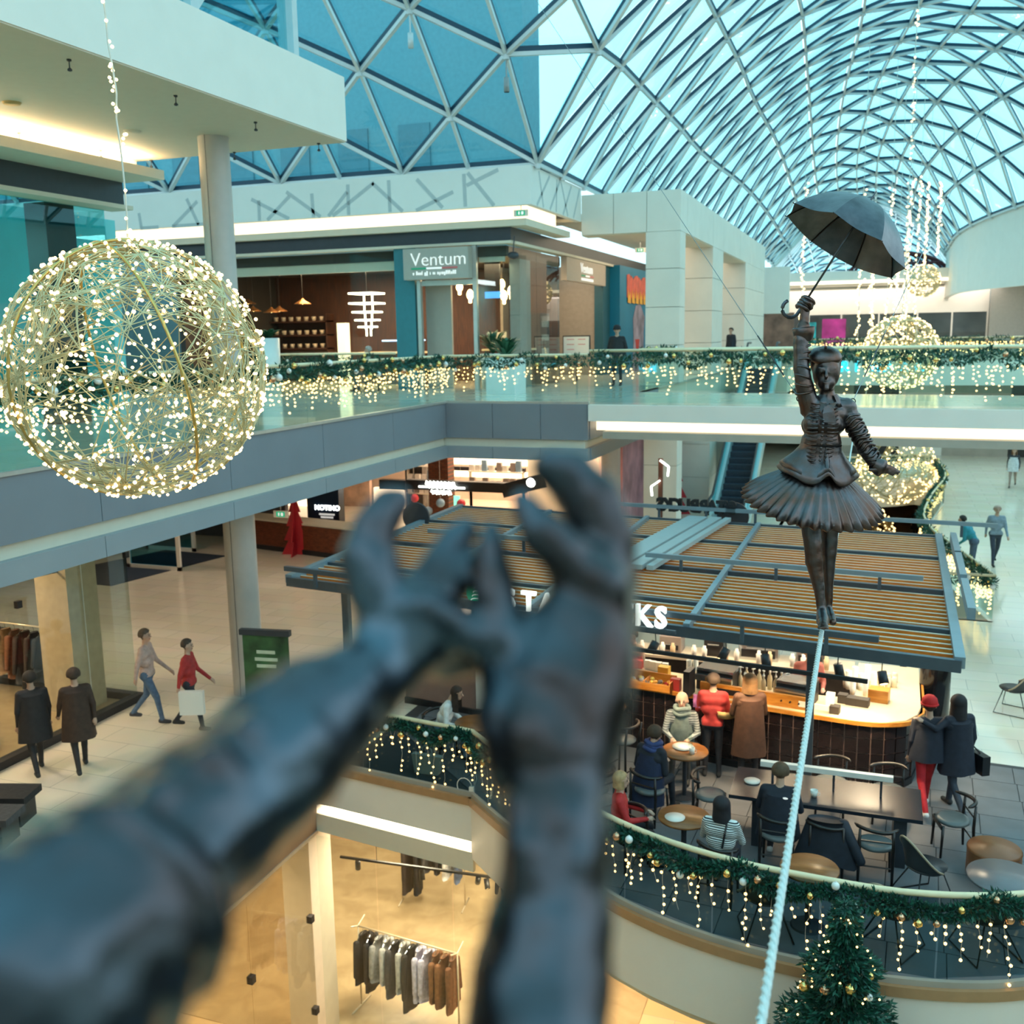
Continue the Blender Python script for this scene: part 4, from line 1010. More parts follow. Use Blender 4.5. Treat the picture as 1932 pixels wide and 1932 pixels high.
# ================================================================== corner cafe on the upper level
m_teal = mat('teal_paint', (.03, .20, .25), .45, var=.06)
m_teal2 = mat('dark_teal_paint', (.015, .09, .12), .45, var=.06)
m_signgrey = mat('sign_taupe', (.42, .40, .35), .5, var=.03)
m_signtan = mat('sign_beige', (.50, .40, .32), .5, var=.03)
m_cafewall = wood('cafe_wall_wood', '2A1610', '4A2A1A', (8, 1, .6), .6)
m_cafedark = mat('cafe_dark_wall', (.03, .025, .022), .6, var=.2)
m_whitetxt = mat('white_lettering', (.85, .86, .84), .4, var=0, emit=.35, ecol=(1, 1, .95))
m_green = mat('green_bar', (.03, .42, .22), .4, var=0); m_red = mat('red_bar', (.72, .16, .16), .4, var=0)
m_lampglow = mat('lamp_glow', (1, .8, .4), .4, var=0, emit=9, ecol=(1, .62, .22))
m_neon = mat('neon_white', (1, 1, .9), .4, var=0, emit=5, ecol=(1, .86, .60))
m_lampmetal = mat('copper_lamp_shade', (.45, .20, .07), .35, metal=.7, var=.1)
m_plant = mat('plant_leaf', (.02, .10, .045), .5, var=.3, scale=12)
m_planter = mat('white_planter', (.72, .76, .74), .5, var=.03)
ws = stru('wall_cafe', 'back walls, ceiling and beige bulkhead of the corner cafe')
MB().bx(-22, -10.7, 34.0, 34.2, 0, 4.25).build('back_wall', m_cafewall, ws)
MB().bx(-22, -10.6, 28.7, 34, 3.9, 4.2).build('cafe_ceiling', m_cafedark, ws)
MB().bx(-20.5, -14.2, 28.75, 28.85, 3.62, 4.22).bx(-11.5, -10.7, 28.75, 28.85, 3.75, 4.22).build('beige_bulkhead', m_cream, ws)
MB().bx(-13.35, -12.5, 28.9, 29.0, 0, 3.3).build('tan_wall', m_signgrey, ws)
MB().bx(-22.2, -22, 28.4, 34, 0, 4.25).build('end_wall', m_cafedark, ws)
MB().bx(-14.12, -13.45, 28.35, 28.9, 0, 4.22).build('teal_pier', m_teal, ws)
MB().bx(-10.95, -10.62, 29.9, 30.9, 0, 4.22).build('teal_pier', mat('grey_teal', (.16, .24, .24), .5), ws)
MB().bx(-10.75, -10.4, 38.95, 40.0, 0, 4.22).build('teal_pier', m_teal2, ws)
MB().bx(-12.6, -12.5, 33.4, 39.0, 0, 4.22).bx(-12.6, -10.7, 39.0, 39.1, 0, 4.22).build('beige_side_wall', mat('beige_wall', (.30, .25, .20), .6), ws)
w2 = stru('window_2', 'frameless glass shopfront of the corner cafe')
xs = [-20.2, -18.2, -16.2, -14.15]
for a, b in zip(xs, xs[1:]): MB().bx(a + .01, b - .01, 28.40, 28.42, .05, 4.22).build('pane', g_shop, w2)
for a, b in ((-11.5, -10.42),): MB().bx(a, b, 28.40, 28.42, .05, 4.22).build('pane', g_shop, w2)
for a, b in ((28.42, 30.9), (30.92, 33.3)): MB().bx(-10.44, -10.42, a, b, .05, 4.22).build('pane', g_shop, w2)
for x in (-13.38, -11.55): MB().bx(x, x + .12, 28.34, 28.48, 0, 4.22).build('post', m_alu, w2)
MB().bx(-13.3, -11.5, 28.4, 28.5, 3.1, 3.25).build('transom', m_alu, w2)
sg = thing('cafe_sign', 'taupe Ventum sign box with white letters and a tricolour bar', 'sign', (-12.6, 28.1, 3.27), 0, world=True)
MB().bx(-13.64, -11.54, 28.0, 28.345, 3.27, 4.17).build('box', m_signgrey, sg)
text('Ventum', .56, (-13.40, 27.985, 3.66), (1, 0, 0), m_whitetxt, 'lettering', sg, .03, -.008, sx=1.02)
for i, m_ in enumerate((m_green, m_whitetxt, m_red)): MB().bx(-13.38 + i * .5, -12.88 + i * .5, 27.985, 28.0, 3.56, 3.61).build('colour_bar', m_, sg)
mb = MB(); rnd = random.Random(5); x = -13.33
while x < -11.95: wd = rnd.uniform(.02, .05); mb.bx(x, x + wd, 27.985, 28.0, 3.40 - (.03 if rnd.random() < .2 else 0), 3.47 + (.04 if rnd.random() < .3 else 0)); x += wd + (.02 if rnd.random() < .85 else .07)
mo = mb.build('small_print', m_whitetxt, sg); mo['kind'] = 'stuff'
sg = thing('cafe_sign', 'beige Ventum sign over the side entrance of the cafe', 'sign', (-10.3, 36, 3.4), 0, world=True)
MB().bx(-10.5, -10.28, 33.75, 38.9, 3.42, 4.2).build('box', m_signtan, sg)
text('Ventum', .5, (-10.27, 35.4, 3.76), (0, 1, 0), m_whitetxt, 'lettering', sg, .03, -.006, sx=1.0)
for i, m_ in enumerate((m_green, m_whitetxt, m_red)): MB().bx(-10.28, -10.27, 35.5 + i * .55, 36.05 + i * .55, 3.64, 3.69).build('colour_bar', m_, sg)
MB().bx(-10.28, -10.27, 35.5, 37.1, 3.49, 3.58).build('small_print', m_whitetxt, sg)
# pendant lamps
def pendant(p, ztop, kind, label, grp):
    t = thing('pendant_lamp', label, 'lamp', p, 0, grp)
    MB().tube([(0, 0, .12), (0, 0, ztop - p[2])], .008, 5).build('cable', m_black, t)
    if kind == 'bulb':
        MB().lathe([(.001, 0), (.05, .02), (.05, .09), (.045, .12), (.09, .17), (.11, .25), (.09, .35), (.04, .42), (.001, .43)], 14, (0, 0, -.2)).build('bulb', m_lampglow, t, True)
    else:
        MB().lathe([(.03, .12), (.06, .08), (.10, .05), (.28, -.05), (.29, -.07), (.27, -.06), (.03, .08)], 20).build('shade', m_lampmetal, t, True)
        MB().sphere((0, 0, -.02), .05, 10).build('bulb', m_lampglow, t, True)
for k, (x, y, Y) in enumerate(((822, 560, 30), (867, 545, 30.5), (887, 560, 30), (951, 562, 30), (964, 553, 30.3), (947, 540, 32), (932, 512, 31))):
    p = atY(x, y, Y); pendant(p, 3.9, 'bulb', 'glowing amber glass pendant in the cafe, ' + ('left of the doorway', 'in the doorway, top', 'in the doorway, right', 'lower one behind the corner glass', 'upper one behind the corner glass', 'round one behind the corner glass', 'highest one behind the corner glass')[k], 'amber pendants in the cafe')
for k, (x, y, Y) in enumerate(((478, 584, 31), (512, 586, 31), (527, 584, 31.4), (571, 570, 30.4), (468, 570, 32))):
    p = atY(x, y, Y); pendant(p, 3.9, 'dish', 'copper dish pendant in the cafe window, ' + ('second from the left', 'third from the left', 'fourth from the left', 'rightmost and highest', 'leftmost, next to the globe')[k], 'copper pendants in the cafe')
# tiered ring chandelier
c = atY(693, 590, 30.2)
t = thing('tiered_chandelier', 'glowing chandelier of stacked rectangular light frames in the cafe window', 'chandelier', (c.x, c.y, c.z - .6), 0, world=True)
for i, (w_, z) in enumerate(((.86, .62), (.86, .30), (.72, .02), (.60, -.24), (.46, -.46))):
    h = w_ / 2; zz = c.z + z; mb = MB()
    for a, b in (((-h, -h), (h, -h)), ((h, -h), (h, h)), ((h, h), (-h, h)), ((-h, h), (-h, -h))):
        mb.beam((c.x + a[0], c.y + a[1], zz), (c.x + b[0], c.y + b[1], zz), .05, .05)
    mb.build('light_frame', m_neon, t)
    MB().beam((c.x + h, c.y - h, zz), (c.x + h, c.y - h, zz - .3), .04, .04, (1, 0, 0)).beam((c.x + h * .3, c.y - h, zz), (c.x + h * .3, c.y - h, zz - .3), .04, .04, (1, 0, 0)).build('light_bar', m_neon, t)
MB().tube([(c.x, c.y, c.z + .62), (c.x, c.y, 3.9)], .01, 5).tube([(c.x - .43, c.y - .43, c.z - .46), (c.x - .43, c.y - .43, c.z + .62)], .006, 4).build('cable', m_black, t)
# interior furniture: shelf with cups, counter with bottles, glowing column
c = atY(545, 640, 33.3)
t = thing('cafe_shelf', 'dark wall shelf with rows of crockery in the cafe', 'shelf', (c.x, 33.3, 0), 0, world=True)
for z in (1.2, 1.7, 2.2): MB().bx(c.x - 1.6, c.x + 1.6, 33.4, 33.9, z, z + .05).build('board', m_cafewall, t)
for x in (c.x - 1.6, c.x + 1.55): MB().bx(x, x + .05, 33.4, 33.9, 0, 2.5).build('upright', m_cafewall, t)
cup = None; m_cup = mat('cream_crockery', (.55, .45, .33), .4)
for z in (1.25, 1.75, 2.25):
    for i in range(9):
        if cup is None: o = MB().lathe([(.001, 0), (.07, 0), (.09, .16), (.08, .16), (.06, .02)], 10).build('cup_stack', m_cup, None, True); cup = o.data
        else: o = bpy.data.objects.new('cup_stack', cup); COL.objects.link(o)
        o.location = (c.x - 1.4 + i * .33, 33.65, z); tag(o, 'stack of cream cups on the dark cafe wall shelf', 'cups', 'cup stacks on the cafe shelf')
c = atY(647, 640, 31)
t = thing('light_column', 'pale glowing floor column in the cafe window', 'lamp', (c.x, 31, 0), 0, world=True)
MB().bx(c.x - .16, c.x + .16, 30.9, 31.2, 0, 2.1).build('diffuser', mat('soft_glow', (.8, .75, .55), .5, var=0, emit=.7, ecol=(1, .9, .6)), t); MB().bx(c.x - .18, c.x + .18, 30.88, 31.22, 0, .06).build('foot', m_black, t)
t = thing('cafe_counter', 'long cafe counter with a lit vitrine', 'counter', (-15.6, 31.5, 0), 0, world=True)
MB().bx(-17.2, -14.4, 31.3, 32.0, 0, 1.05).build('front', m_cafewall, t); MB().bx(-17.3, -14.3, 31.2, 32.1, 1.05, 1.1).build('worktop', m_rail, t); MB().bx(-16.2, -14.8, 31.4, 31.9, 1.1, 1.5).build('vitrine', glassmat('vitrine_glass', (.9, .95, 1), 1.4), t); MB().bx(-16.2, -14.8, 31.4, 31.9, 1.46, 1.5).build('vitrine_light', mat('blue_glow', (.6, .8, 1), .5, var=0, emit=2, ecol=(.6, .85, 1)), t)
t = thing('bar_counter', 'wooden bar with menu stand inside the cafe doorway', 'counter', (-11.6, 31.5, 0), 0, world=True)
MB().bx(-12.4, -10.9, 31.3, 32.0, 0, 1.1).build('front', m_cafewall, t); MB().bx(-12.45, -10.85, 31.2, 32.1, 1.1, 1.16).build('worktop', m_rail, t); MB().bx(-12.2, -11.7, 31.5, 31.6, 1.16, 1.7).build('menu_stand', m_cream, t)
o = tag(MB().bx(-11.9, -11.4, 30.2, 30.28, 2.75, 2.95).build('restroom_sign', mat('blue_sign', (.02, .15, .55), .4, var=0, emit=.8, ecol=(.1, .35, 1))), 'small blue pictogram sign hanging inside the cafe doorway', 'sign')
MB().bx(-11.9, -11.4, 30.2, 30.28, 2.95, 3.9).build('bracket', m_black, o)
# interior lamps of the cafe (the pendants' light)
area('cafe_light', (-17, 30.8, 3.8), 4, 420, (1, .66, .36), 2); area('cafe_light_b', (-11.8, 31, 3.8), 1.6, 150, WARM, 3)
area('cafe_side_light', (-11.4, 36, 4.0), .8, 80, WARM, 4)
# side entrance: orange picture, drinks fridge, menu board
o = tag(MB().bx(-12.48, -12.44, 34.6, 36.2, 1.9, 3.0).build('wall_picture', mat('orange_picture', (.55, .09, .02), .5, var=.4, scale=3)), 'square orange picture on the beige side wall of the cafe', 'picture')
t = thing('menu_board', 'open white menu board on a stand outside the cafe side door', 'menu', (-9.9, 33.6, 0), 0, world=True)
MB().tube([(-9.9, 33.6, 0), (-9.9, 33.6, .9)], .03, 8).build('stand', m_black, t); MB().box((-9.9, 33.55, 1.2), (.9, .04, .62)).build('board', m_white, t); MB().box((-9.9, 33.58, 1.2), (.98, .03, .7)).build('frame', m_black, t)
for i in range(5): MB().box((-10.1 + (i % 2) * .4, 33.525, 1.42 - (i // 2) * .17), (.26, .006, .02)).build('menu_line', m_red, t)
t = thing('drinks_fridge', 'dark drinks fridge with bottle shelves beside the cafe corner', 'fridge', (-10.9, 32.8, 0), 0, world=True)
MB().bx(-11.5, -10.75, 32.25, 33.2, 0, 2.3).build('cabinet', m_black, t); MB().bx(-10.75, -10.73, 32.3, 33.15, .1, 2.2).build('door', g_shop, t)
for z in (.5, .95, 1.4, 1.85): MB().bx(-10.749, -10.735, 32.35, 33.1, z, z + .2).build('bottle_row', mat('fridge_goods', (.35, .35, .33), .4, var=.6, scale=25), t)
# ceiling loudspeaker at the corner
c = atY(968, 482, 28.32); t = thing('corner_loudspeaker', 'dark oval loudspeaker mounted at the cafe corner', 'speaker', c, 0, world=True)
MB().sphere(c, .14, 14, (1.3, 1, .8)).build('body', m_dark, t, True); MB().tube([c, c + Vector((.05, 0, .55))], .02, 6).build('bracket', m_dark, t)
# blue poster wall
pw = thing('poster_wall', 'bright blue hoarding with orange graffiti lettering and a tall figure print', 'poster', (-10.1, 43, 0), 0, world=True)
m_blue = mat('poster_blue', (.0, .17, .30), .5, var=.12, scale=.6); m_or = mat('poster_orange', (.62, .10, .06), .5, var=.25, scale=3); m_ye = mat('poster_yellow', (.80, .38, .03), .5, var=.1)
MB().bx(-10.7, -10.0, 40.05, 47, 0, 4.28).build('panel', m_blue, pw)
for i in range(5): MB().prism([(0, 0)] * 0 or [(41.0 + i * .62, 3.0 + .18 * ((i * 7) % 3)), (41.62 + i * .62, 2.95 + .12 * ((i * 5) % 3)), (41.66 + i * .62, 3.95 - .1 * (i % 2)), (40.98 + i * .62, 3.98 - .12 * ((i + 1) % 2))], 0, .01)
def yz(poly, x0, x1, m_, nm, par):
    mb = MB(); k = len(poly); mb.v = [(x0, y, z) for y, z in poly] + [(x1, y, z) for y, z in poly]
    mb.f = [tuple(range(k)), tuple(reversed(range(k, 2 * k)))] + [(i, (i + 1) % k, k + (i + 1) % k, k + i) for i in range(k)]; mb.m = [0] * len(mb.f)
    return mb.build(nm, m_, par)
for i in range(5):
    y0 = 41.2 + i * .72
    yz([(y0, 3.05), (y0 + .68, 2.95 + .1 * (i % 2)), (y0 + .70, 3.85 + .12 * (i % 2)), (y0 + .34, 4.0 - .2 * (i % 2)), (y0 - .02, 3.95)], -9.995, -9.97, m_or, 'graffiti_letter', pw)
    yz([(y0 + .06, 2.85), (y0 + .6, 2.82), (y0 + .5, 3.3), (y0 + .3, 3.1), (y0 + .12, 3.4)], -9.97, -9.96, m_ye, 'graffiti_flame', pw)
yz([(42.2, 0), (44.4, 0), (44.3, 1.6), (44.5, 2.3), (43.6, 2.85), (42.8, 2.75), (42.3, 2.2), (42.4, 1.3)], -9.995, -9.985, mat('poster_figure', (.28, .22, .28), .5, var=.6, scale=1.2), 'printed_figure', pw)
yz([(42.7, 1.35), (43.5, 1.35), (43.1, .3)], -9.985, -9.98, mat('poster_red', (.5, .03, .02), .5), 'printed_tie', pw)
yz([(46.1, 1.6), (46.8, 1.6), (46.8, 2.7), (46.1, 2.7)], -9.985, -9.97, m_ye, 'yellow_panel', pw)
# exit signs
def exitsign(p, xd, w_, label):
    t = thing('exit_sign', label, 'exit sign', p, 0, world=True); x = Vector(xd).normalized(); n = x.cross(Vector((0, 0, 1)))
    R = Matrix((x, -n, Vector((0, 0, 1)))).transposed()
    MB().box(p, (w_, .05, w_ * .42), R).build('housing', m_white, t)
    MB().box(Vector(p) + n * .028, (w_ * .6, .006, w_ * .32), R).build('green_panel', mat('exit_green', (.0, .16, .08), .4, var=0, emit=.5, ecol=(.0, .5, .25)), t)
    MB().box(Vector(p) + n * .034 - x * w_ * .12, (w_ * .1, .006, w_ * .2), R).box(Vector(p) + n * .034 + x * w_ * .12, (w_ * .16, .006, w_ * .2), R).build('pictogram', m_whitetxt, t)
    MB().tube([Vector(p) + Vector((0, 0, w_ * .2)), Vector(p) + Vector((0, 0, w_ * .2 + .3))], .012, 5).build('hanger', m_alu, t)
exitsign(atY(983, 402, 27.9), (1, 0, 0), .42, 'green exit sign under the white band at the cafe corner')
exitsign(atY(1208, 472, 40), (1, 0, 0), .42, 'green exit sign under the portal ceiling')
exitsign(atY(1366, 553, 50), (1, 0, 0), .5, 'green exit sign between the portal pillars')
# shop with the glowing orange sign behind the pillars
t = thing('burger_sign', 'glowing orange and yellow round lettered sign seen between the portal pillars', 'sign', atY(1385, 548, 60), 0, world=True)
m_fire = mat('fire_red', (.8, .1, .02), .4, var=0, emit=1.2, ecol=(1, .12, .02)); m_fireY = mat('fire_yellow', (1, .6, .1), .4, var=0, emit=1.3, ecol=(1, .62, .12))
for i in range(4):
    c = atY(1374 + i * 11, 552, 60); MB().sphere(c, .2, 12, (1, .3, 1.2)).build('lower_letter', m_fireY, t, True); MB().sphere(c + Vector((0, .02, .2)), .2, 12, (1, .3, .9)).build('upper_letter', m_fire, t, True)
ws2 = stru('wall_far_shop', 'white bulkhead and brown shop interior behind the portal pillars')
MB().bx(-14, -5.2, 60.3, 60.6, 2.6, 5.2).build('bulkhead', m_white, ws2); MB().bx(-14, -5.2, 64, 64.2, 0, 2.7).build('shop_back', mat('brown_shop', (.20, .10, .07), .6, var=.5, scale=1.5), ws2)
MB().bx(-10.5, -10.3, 47, 60.3, 0, 4.3).build('side_wall', m_tan, ws2)
area('portal_light', (-8.3, 42, 5.1), 2, 160, (1, .85, .62), 14)
# planters on the upper gallery
def leafplant(t, n, h, spread, seed, mt=None, lw=.05, z0=0):
    rnd = random.Random(seed); mb = MB()
    for i in range(n):
        a = rnd.uniform(0, 2 * pi); r = rnd.uniform(.2, 1) * spread; hh = h * rnd.uniform(.45, 1); w_ = lw * rnd.uniform(.7, 1.4)
        pts = [Vector((r * f ** 1.4 * cos(a), r * f ** 1.4 * sin(a), z0 + hh * (f - .35 * f ** 3))) for f in (0, .35, .7, 1)]; s_ = Vector((-sin(a), cos(a), 0)) * w_
        mb.add([pts[0], pts[1] + s_, pts[2] + s_ * .9, pts[3], pts[2] - s_ * .9, pts[1] - s_], [(0, 1, 5), (1, 2, 4, 5), (2, 3, 4)])
    return mb.build('foliage', mt or m_plant, t)
def planter(loc, w_, h, hp, label, kind='round', seed=1):
    t = thing('planter', label, 'planter', loc)
    if kind == 'round': MB().lathe([(.001, 0), (w_ * .46, 0), (w_ * .5, h), (w_ * .44, h), (w_ * .43, h - .06), (.001, h - .06)], 24).build('pot', m_planter, t, True)
    else: MB().box((0, 0, h / 2), (w_, w_, h)).build('pot', m_planter, t)
    MB().cyl((0, 0, 0), w_ * .42, h - .07, h - .04, 16).build('soil', m_cafedark, t)
    leafplant(t, 60, hp, w_ * .9, seed, z0=h - .05); return t
q = atz(645, 728, 0); planter((-16.9, 29.2 - 3.6, 0), .62, 1.62, .5, 'tall white planter in front of the cafe window', 'round', 3)
planter((-9.75, 26.2, 0), .85, .95, 1.0, 'white planter with broad leaves at the cafe corner', 'box', 4)
planter((-11.2, 29.0, 0), .8, 1.05, 1.2, 'dark leafy plant in a pale pot behind the cafe corner glass', 'round', 5)
# ================================================================== escalator
es = thing('escalator', 'escalator with dark steps and bright glass sides rising behind the kiosk', 'escalator', (-5, 36, M), 0, world=True)
m_step = mat('escalator_step', (.035, .05, .075), .4, metal=.3, var=.2, scale=12); m_esc = mat('escalator_side', (.50, .68, .70), .3, metal=.3, var=.03)
y0, y1, z0, z1 = 36.4, 45.6, M, 0.0; n = 26; dy = (y1 - y0) / n; dz = (z1 - z0) / n
for i in range(n): MB().bx(-5.5, -4.5, y0 + i * dy, y0 + (i + 1) * dy + .05, z0 + i * dz - .3, z0 + (i + 1) * dz).build('step', m_step, es)
for x, s_ in ((-5.62, -1), (-4.38, 1)):
    mb = MB(); 
    for a, b, w_, h in (((x, y0 - 1, z0 + .25), (x, y0, z0 + .25), .22, .5), ((x, y0, z0 + .25), (x, y1, z1 + .25), .22, .5), ((x, y1, z1 + .25), (x, y1 + 1, z1 + .25), .22, .5)): mb.beam(a, b, w_, h)
    mb.build('side_skirt', m_esc, es)
    MB().beam((x, y0, z0 + .75), (x, y1, z1 + .75), .02, .6).build('glass_side', glassmat('escalator_glass', (.6, .85, .88), 1.4), es)
    MB().tube([(x, y0 - 1, z0 + .5), (x, y0 - 1.1, z0 + .8), (x, y0 - .9, z0 + 1.03), (x, y0, z0 + 1.1), (x, y1, z1 + 1.1), (x, y1 + 1, z1 + 1.1)], .045, 8).build('handrail', m_black, es, True)
MB().bx(-5.8, -4.2, y0 - 1.2, y0, M, M + .03).build('comb_plate', m_alu, es)
# ================================================================== middle level: pillars, lighted shops at the back left
pb = stru('wall_pillars', 'grey clad pillars of the middle level behind the kiosk')
for x0, x1, yy in ((-7.3, -6.2, 32.5), (-7.3, -6.2, 39.2)):
    for z0, z1 in ((M, -4.0), (-4.0, -2.7), (-2.7, -1.3)): MB().bx(x0, x1, yy, yy + (.9 if yy < 35 else 2.4), z0 + .006, z1 - .006).build('panel', m_portal, pb)
MB().lathe([(.33, M), (.33, -1.3)], 24, (-8.6, 33.2, 0)).build('round_pillar', mat('column_paint', (.5, .47, .45), .4), pb, True)
MB().bx(-6.2, -5.95, 41, 52, M, -1.0).build('wall_panel', m_tan, pb)
# shops: glowing shelves behind black beams
m_glow = mat('shop_shelf_glow', (1, .85, .65), .5, var=.15, scale=3, emit=1.5, ecol=(1, .76, .5)); m_brick = tilemat('red_brick', '8A4A2E', '6E3520', '4A3A30', .25, .075, .012, .8, 'XZ', .5, .5)
m_marble = mat('dark_marble', (.05, .048, .045), .3, var=.9, scale=3.5); m_copperwood = wood('reddish_wood', '5A2E1C', '7A4028', (1, 8, 8), .4)
sh = stru('wall_shops', 'lit shop fronts at the back of the middle level with brick and dark marble piers')
YB2 = 33.0
def R2(x0, y0, x1, y1, Y, m_, nm, th=.2):
    p, q = atY(x0, y0, Y), atY(x1, y1, Y); z0, z1 = min(p.z, q.z), max(p.z, q.z)
    return MB().bx(min(p.x, q.x), max(p.x, q.x), Y, Y + th, max(z0, M), min(z1, -1.3)).build(nm, m_, sh)
MB().bx(-30, -8.4, 39.5, 39.7, M, -1.3).build('back_wall', mat('shop_back_wall', (.55, .42, .33), .6, var=.15, scale=1), sh)
R2(762, 830, 800, 1000, 36, m_marble, 'marble_pier', .6); R2(806, 830, 848, 1000, 34.5, m_brick, 'brick_pier', .6)
R2(995, 830, 1130, 985, 36, m_cream, 'beige_pier', .5)
R2(715, 905, 765, 925, 33.8, m_black, 'black_beam', .3); R2(765, 905, 990, 932, 33.6, m_black, 'black_beam', .3)
R2(850, 860, 1000, 880, 36.5, m_glow, 'lit_shelf', .2); R2(850, 888, 1000, 904, 37, m_glow, 'lit_shelf', .2); R2(850, 880, 990, 892, 36.3, m_black, 'black_beam', .2)
R2(540, 930, 600, 1010, 36, m_glow, 'lit_shelf', .2); R2(640, 905, 700, 985, 36.5, mat('shop_warm_wall', (.6, .42, .33), .5, var=.3, scale=2), 'warm_wall', .2)
R2(705, 920, 760, 960, 36, m_glow, 'lit_shelf', .2)
MB().bx(-8.5, -8.38, 34, 45, M, -1.4).build('side_wall', mat('rose_shop', (.45, .20, .22), .5, var=.4, scale=1.2), sh)
# goods on the lit shelves
rnd = random.Random(31); gm = [mat('goods_%d' % i, c, .4, var=.1) for i, c in enumerate(((.75, .70, .65), (.6, .2, .15), (.25, .2, .18), (.7, .5, .3), (.2, .3, .4), (.8, .75, .7)))]
gmesh = [MB().bx(-.1, .1, -.08, .08, 0, h).mesh('shop_goods') for h in (.24, .34, .42)]
for i, me in enumerate(gmesh): me.materials.append(gm[i * 2])
for (x0, x1, Y, z) in ((-17.6, -16.2, 35.7, -4.5), (-17.6, -16.2, 35.7, -4.0), (-17.6, -16.2, 35.7, -3.4), (-14.8, -12.6, 35.4, -3.5), (-14.8, -12.6, 35.4, -4.1), (-12.4, -9.2, 36.1, -1.95), (-12.4, -9.2, 36.5, -2.75)):
    t = thing('shop_shelf', 'pale lit shop shelf crowded with small packages at the back of the middle level', 'shelf', ((x0 + x1) / 2, Y, M), 0, 'lit shelves of the back shops', world=True)
    MB().bx(x0, x1, Y, Y + .3, z - .04, z).build('board', m_cream, t)
    MB().bx(x0, x0 + .04, Y + .1, Y + .3, M, z).bx(x1 - .04, x1, Y + .1, Y + .3, M, z).build('support', m_cream, t)
    x = x0 + .12
    while x < x1 - .1:
        o = bpy.data.objects.new('shop_goods', rnd.choice(gmesh)); COL.objects.link(o); o.location = (x, Y + .15, z); tag(o, 'small package on a lit shelf of the back shops', 'package', 'packages in the back shops'); x += rnd.uniform(.22, .34)
# white neon logo
t = thing('neon_sign', 'white script neon sign on the black beam of the back shop', 'sign', atY(832, 920, 33.3), 0, world=True)
m_wn = mat('white_neon', (1, 1, 1), .4, var=0, emit=3.5, ecol=(.95, 1, .9))
c = atY(832, 921, 33.5); mb = MB().bx(c.x - .9, c.x + .95, 33.48, 33.52, c.z - .0, c.z + .06)
mb.build('bar', m_wn, t)
MB().tube([c + Vector((-.6 + 1.2 * k / 40, 0, .12 + .13 * sin(k * 1.25))) for k in range(41)], .035, 6).build('script_line', m_wn, t); MB().tube([c + Vector((-.4 + .8 * k / 30, 0, -.16 + .08 * sin(k * 1.4))) for k in range(31)], .03, 6).build('script_line', m_wn, t)
t = thing('neon_sign', 'small white emblem sign on a dark slanted board beside the hand', 'sign', atY(1003, 908, 33), 0, world=True)
c = atY(1003, 910, 33); MB().beam(c + Vector((-1.1, 0, -.35)), c + Vector((.5, 0, .1)), .1, .5).build('board', m_black, t); MB().sphere(c + Vector((0, -.08, 0)), .17, 10, (1, .2, 1)).build('emblem', m_wn, t, True)
# perfume counter with totem and red paper tree
c = atz(560, 1042, M)
t = thing('perfume_counter', 'long reddish wood display counter with a black plinth', 'counter', (c.x, c.y, M), 0, world=True)
p0, p1 = atz(480, 1032, M), atz(650, 1058, M); p1 = Vector((-14.6, p0.y - 1.2, M))
MB().beam(p0 + Vector((-1, .2, .55)), p1 + Vector((0, .2, .55)), .3, .8).build('front', m_copperwood, t); MB().beam(p0 + Vector((-1, .2, .08)), p1 + Vector((0, .2, .08)), .34, .16).build('plinth', m_black, t)
MB().beam(p0 + Vector((-1, .5, 1.0)), p1 + Vector((0, .5, 1.0)), .9, .06).build('top', m_cream, t)
c = atz(616, 1022, M); ht = 3.3
t = thing('display_totem', 'tall dark blue Notino display totem', 'sign', c, 0, world=True)
MB().bx(c.x - .62, c.x + .62, c.y - .12, c.y + .25, M, M + ht).build('screen', mat('totem_blue', (.008, .022, .06), .3, var=.5, scale=.8), t)
cc = atY(616, 958, c.y - .13); text('NOTINO', .24, (cc.x - .46, c.y - .135, cc.z - .08), (1, 0, 0), m_wn, 'lettering', t, .02, .006)
MB().bx(cc.x - .3, cc.x + .3, c.y - .135, c.y - .125, cc.z - .26, cc.z - .2).bx(cc.x - .24, cc.x + .24, c.y - .135, c.y - .125, cc.z - .36, cc.z - .3).build('small_print', m_whitetxt, t)
m_redp = mat('red_paper', (.50, .015, .03), .5, var=.08)
def papertree(c, h, w_, rz, label):
    t = thing('paper_tree', label, 'decoration', c, rz)
    pts = [(0, h)]; k = 5
    R_ = []
    for i in range(k): f = (i + 1) / k; R_ += [(w_ / 2 * f, h * (1 - f)), (w_ / 2 * f * .62, h * (1 - f) + .0)] if i < k - 1 else [(w_ / 2 * f, h * (1 - f))]
    out = [(0, h)] + R_ + [(-x, z) for x, z in reversed(R_)]
    for ang in (0, pi / 2):
        mb = MB(); n_ = len(out); Rm = RZ(ang); a = [Rm @ Vector((x, -.015, z)) for x, z in out]; b = [Rm @ Vector((x, .015, z)) for x, z in out]
        mb.v = [tuple(v) for v in a + b]; mb.f = [tuple(range(n_)), tuple(reversed(range(n_, 2 * n_)))] + [(i, n_ + i, n_ + (i + 1) % n_, (i + 1) % n_) for i in range(n_)]; mb.m = [0] * len(mb.f); mb.build('tree_panel', m_redp, t)
    MB().tube([(0, -.03, 0), (0, -.03, h * .95)], .012, 5).build('silver_edge', m_whitetxt, t)
papertree(atz(560, 1046, M), 1.55 * 1.5, 1.0, .2, 'red paper fir tree in front of the perfume counter')
papertree(atY(1163, 985, 37.5) * 1 if False else Vector((-7.45, 38.0, M)), 3.2, 1.5, .3, 'tall red paper fir tree in the rose shop window')
